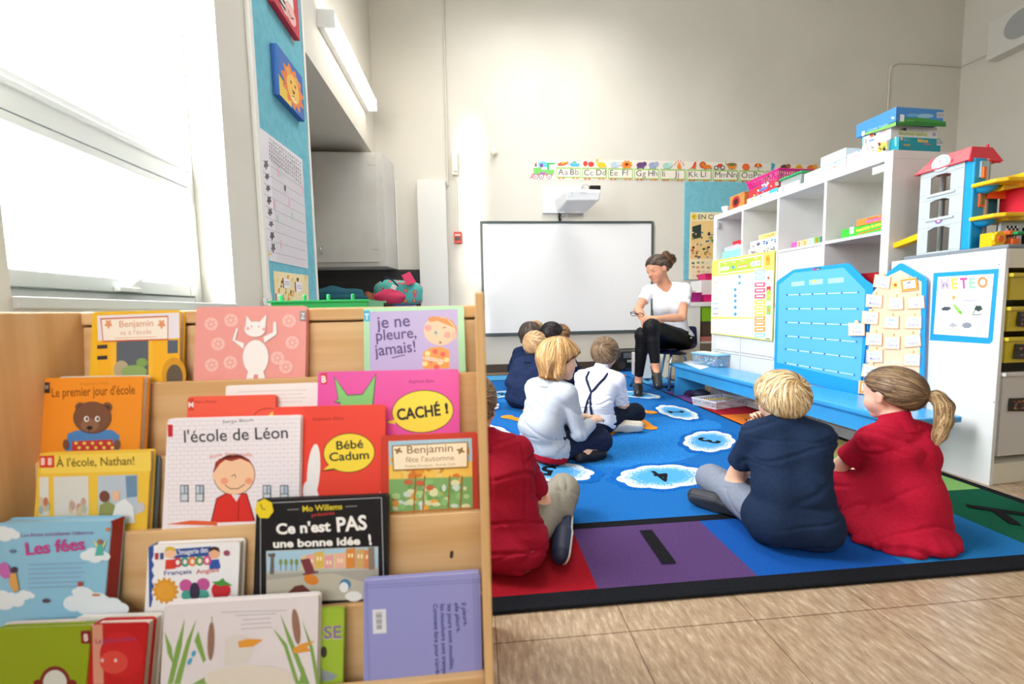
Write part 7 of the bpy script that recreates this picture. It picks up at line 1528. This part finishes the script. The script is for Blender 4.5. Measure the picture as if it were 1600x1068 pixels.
for s_ in (0, 1):
    sh_, nb_, rb_, fb_, up_ = (d5[k] for k in ('sh', 'nb', 'rb', 'fb', 'up')); sg = 1 if s_ else -1; out = -fb_+up_*.15
    top_ = on_back(nb_*.42+sh_[s_]*.58, up_); join = d5['ch']*.75+d5['wst']*.25; end = d5['pel']*.55+d5['wst']*.45+rb_*sg*.022
    P_ = [on_back(top_+fb_*.05-up_*.03, fb_+up_*.5), top_]
    for t in (.15, .3, .45, .6, .75, .9, 1): P_.append(on_back((nb_*.42+sh_[s_]*.58)*(1-t)+join*t, out))
    for t in (.35, .7, 1): P_.append(on_back(join*(1-t)+end*t, out))
    Q_ = []
    for i in range(len(P_)-1): Q_ += [Vector(P_[i]).lerp(Vector(P_[i+1]), t/3) for t in range(3)]
    Q_.append(Vector(P_[-1])); MB().m(cloth_m('#1c2440')).tube(Q_, .0065, 8).build('brace', r5, smooth=True)
# far children
def far_kid(label, pel, neck, head, f, top, hair, s=1.02, hh=.195, skin=SK, fh=None, legs='#1a2136', h=.0075, sleeve=1.9, hd=None, el=None):
    pel, neck, head = A3(pel), A3(neck), A3(head); fb = unit((*f, 0)); rb = A3((fb[1], -fb[0], 0)); L = lambda r, a, z: A3((pel[0], pel[1], 0))+rb*r+fb*a+A3((0, 0, z))
    J = dict(s=s, pel=pel, chest=pel*.38+neck*.62, neck=neck, head=head, hh=hh, fb=fb, fh=fh or (*f, -.04), sw=.104, hw=.052, bend=-fb*.02, el=el or [L(-.18, .08, .19), L(.18, .10, .18)], wr=[L(-.10, .22, .10), L(.10, .22, .10)], kn=[L(-.19, .2, .09), L(.19, .2, .09)], an=[L(.06, .22, .045), L(-.06, .24, .045)], toe=[L(.15, .25, .045), L(-.15, .27, .045)])
    lk = dict(h=h, skin=skin, hair=['#3a2c24', '#5a4838', '#7a6450'], top=dict(name='sweater', col=top, sleeve=sleeve, o=.012, hem=-.05, amp=.006, seed=int(abs(pel[0])*100), collar=1), legs=dict(name='trousers', col=legs, amp=.004), shoe=dict(col='#15161c', sole='#202228'), eyes=False, hairfn=hair); return person(label, J, lk, (pel[0], pel[1], RTOP))
far_kid('child with short sandy hair in a navy sweater, half behind the grey-topped child', (.315, 2.93, .088), (.40, 2.95, .375), (.432, 2.965, .478), (.70, .70), '#1d2a4a', short_hair(['#a97e50', '#cfa576', '#e6c79c'], 1200, .05, (0, -.38, .3), 2, h=.006, width=.003, step=.014), el=[(.235, 2.96, .20), (.46, 2.82, .19)])
far_kid('child with a dark brown bob in a navy top near the whiteboard', (.37, 3.62, .088), (.455, 3.63, .395), (.488, 3.64, .528), (.75, .65), '#1e2c4e', bob(['#2e241f', '#4e4038', '#75655a'], 900, -.38, seed=5, h=.007, wid=.004, t=.06), hh=.205)
far_kid('child with sandy hair showing just above the dark bob', (.55, 4.20, .088), (.603, 4.20, .39), (.618, 4.205, .525), (.7, .7), '#1e2a48', short_hair(['#a97e50', '#cfa576', '#e6c79c'], 500, .05, (0, -.38, .3), 5, h=.008, width=.004, step=.016), h=.009)
far_kid('child with black hair in front of the whiteboard, behind the blond child', (.545, 3.25, .088), (.60, 3.27, .40), (.620, 3.28, .533), (.75, .66), '#1c2744', short_hair(['#0f0d0e', '#1c1819', '#3a3230'], 900, .06, (0, -.38, .3), 6, h=.007, width=.0035, step=.016), skin='#a9704e', fh=(.92, .38, 0))
far_kid('child with light brown hair beside the black-haired child', (.735, 3.79, .088), (.785, 3.795, .375), (.808, 3.80, .495), (.7, .7), '#222c48', short_hair(['#6a4a2e', '#98704a', '#c49c6c'], 700, .06, (0, -.38, .3), 8, h=.008, width=.004, step=.016), h=.009)
# the seated woman
J = dict(s=1.0, pel=(1.785, 3.50, .455), chest=(1.735, 3.475, .755), neck=(1.685, 3.455, .935), head=(1.580, 3.405, 1.082), hh=.222, fb=(-.38, -.92), fh=(-.90, -.30, -.36), uh=(-.30, 0, 1), sw=.150, hw=.085, sd=.040, tw=.052, bust=1,
         el=[(1.735, 3.255, .655), (1.428, 3.45, .730)], wr=[(1.475, 3.155, .655), (1.385, 3.225, .640)], kn=[(1.410, 3.13, .590), (1.375, 3.22, .520)], an=[(1.435, 3.10, .245), (1.372, 3.30, .105)], toe=[(1.405, 2.99, .135), (1.315, 3.165, .045)],
         hand={0: ((-.95, .05, .12), (0, .3, -.95), (0, -.5, .6), .95, .8), 1: ((-.15, -.25, -.95), (.6, -.5, 0), (.3, -.9, 0), .95, .45)})
WH_ = ['#2b211c', '#4f3f34', '#8a7a6c']
def teacher_hair(root, c, F, hh, X):
    S = scalp(c, F, hh, .05, .335, (0, .36, .29), (0, -.40, -.28), None, .07)
    for s_ in (-1, 1): S.ell(X(s_*.37, .0, -.07), hh*A3((.09, .12, .15)), F, .02*hh, 's')
    def flow(L): d = A3((0, -.62, .12))-L; return d/np.maximum(np.linalg.norm(d, axis=1), 1e-9)[:, None]
    hairmesh(root, S, .0055, WH_, 1500, flow, c, F, hh, .016, 7, .0022, .004, 6, frizz=.10)
    B = Sdf(); q = np.random.RandomState(5); B.ell(X(0, -.58, .15), hh*A3((.23, .20, .24)), F, .05*hh)
    for i in range(9): v = unit(q.normal(size=3)); B.ell(X(0+.19*v[0], -.66+.19*v[1], .15+.24*v[2]), hh*A3((.08, .08, .08)), F, .05*hh)
    hairmesh(root, B, .0055, ['#2b1f19', '#573d2c', '#94683f'], 700, lambda L: np.cross(L-A3((0, -.58, .13)), A3((.4, .6, .7)))+.6*(L-A3((0, -.58, .13))), c, F, hh, .012, 7, .002, .014, 9, name='hair_bun', frizz=.7)
lk = dict(adult=True, h=.0052, skin='#d39677', cheek='#d0826a', lip='#b5615a', brow='#3c2a22', hair=WH_, top=dict(name='white_t_shirt', col='#e9e9ec', sleeve=.55, o=.010, hem=.0, vneck=.165, amp=.007, seed=31, fr=16, nh=.042), legs=dict(name='leggings', col='#121214', amp=.003, seed=3, o=.004, len=.86, rough=.5, top=.14), shoe=dict(col='#17171a', sole='#202024', rough=.35), hairfn=teacher_hair)
person('seated woman in a white T-shirt and black leggings, hair tied up, holding folded glasses', J, lk, (1.75, 3.5, RTOP))
# her chair
cf_ = A3((-.80, -.60, 0)); cr_ = A3((-.60, .80, 0)); cc_ = A3((1.755, 3.525, 0)); CP = lambda r, f, z: Vector(cc_+cr_*r+cf_*f+A3((0, 0, z)))
chn = thing('classroom_chair', 'navy plastic chair with chrome legs under the seated woman', 'chair', CP(0, 0, RTOP)); NV = mat('navy moulded plastic', '#1b2350', .35)
b = MB().m(NV); n = 10; prof = [(.20, .335), (.17, .362), (.05, .352), (-.10, .350), (-.165, .375), (-.195, .42), (-.205, .50), (-.20, .57)]
vs = []
for f_, z in prof:
    w_ = .19 if z < .5 else .18
    for i in range(n+1): u = -1+2*i/n; vs.append(CP(u*w_, f_+.03*(u*u)*(1 if z > .4 else 0), z+.018*u*u*(1 if z < .4 else 0)))
b.add(vs, [(j*(n+1)+i, j*(n+1)+i+1, (j+1)*(n+1)+i+1, (j+1)*(n+1)+i) for j in range(len(prof)-1) for i in range(n)])
o = b.build('seat_shell', chn, smooth=True); s_ = o.modifiers.new('wall', 'SOLIDIFY'); s_.thickness = .007; s_.offset = 0; s2 = o.modifiers.new('sub', 'SUBSURF'); s2.levels = 1; s2.render_levels = 1
for tp, ft in (((1.545, 3.56, .325), (1.425, 3.598, .022)), ((1.715, 3.40, .325), (1.668, 3.343, .022)), ((1.80, 3.68, .325), (1.80, 3.80, .022)), ((1.90, 3.52, .325), (1.975, 3.50, .022))):
    tp, ft = Vector(tp), Vector(ft); cx = Vector(cc_)+Vector((0, 0, .33)); lg = MB().m(CHROME).tube([tp.lerp(cx, .35), tp.lerp(cx, .06), tp.lerp(ft, .08), ft], .0125, 10).build('leg', chn, smooth=True); MB().m(BLACKP).lathe(ft-Vector((0, 0, .0115)), [(.014, 0), (.015, .012), (.012, .022)], 12).build('foot_glide', lg)
MB().m(BLACKP).obox(CP(-.14, -.06, .318), CP(.14, -.06, .318)-CP(-.14, -.06, .318), CP(-.14, .06, .318)-CP(-.14, -.06, .318), (0, 0, .014)).build('under_bracket', chn, .003)
# glasses in her hand
g0_ = at(1007, 491.5, 3.115); gl_ = thing('glasses', 'folded dark-rimmed glasses held in the seated woman\'s hand', 'glasses', g0_); BR = ink('#1d1a1c', .25)
ga, gb_ = at(990, 490, 3.10), at(1008, 493, 3.11); dx = (gb_-ga).normalized(); up_ = Vector((0, -.25, 1)).normalized()
def lens(c, rx, rz): return [c+dx*rx*math.cos(t)+up_*rz*math.sin(t) for t in [2*math.pi*i/20 for i in range(21)]]
fr_ = MB().m(BR); fr_.tube(lens(ga+dx*.0, .026, .017), .0026, 6); fr_.tube(lens(ga+dx*.062, .026, .017), .0026, 6); fr_.tube([ga+dx*.026, ga+dx*.031+up_*.004, ga+dx*.036], .0026, 6); fr_.build('frame', gl_, smooth=True)
for k_ in (0, 1): MB().m(BR).tube([ga+dx*(-.027+.116*k_)+up_*.008, ga+dx*(-.025+.11*k_)+up_*.008+Vector((0, .015, 0)), ga+dx*(.085-.10*k_)-up_*(.004-.01*k_)+Vector((0, .02, 0))], .0022, 6).build('temple', gl_, smooth=True)
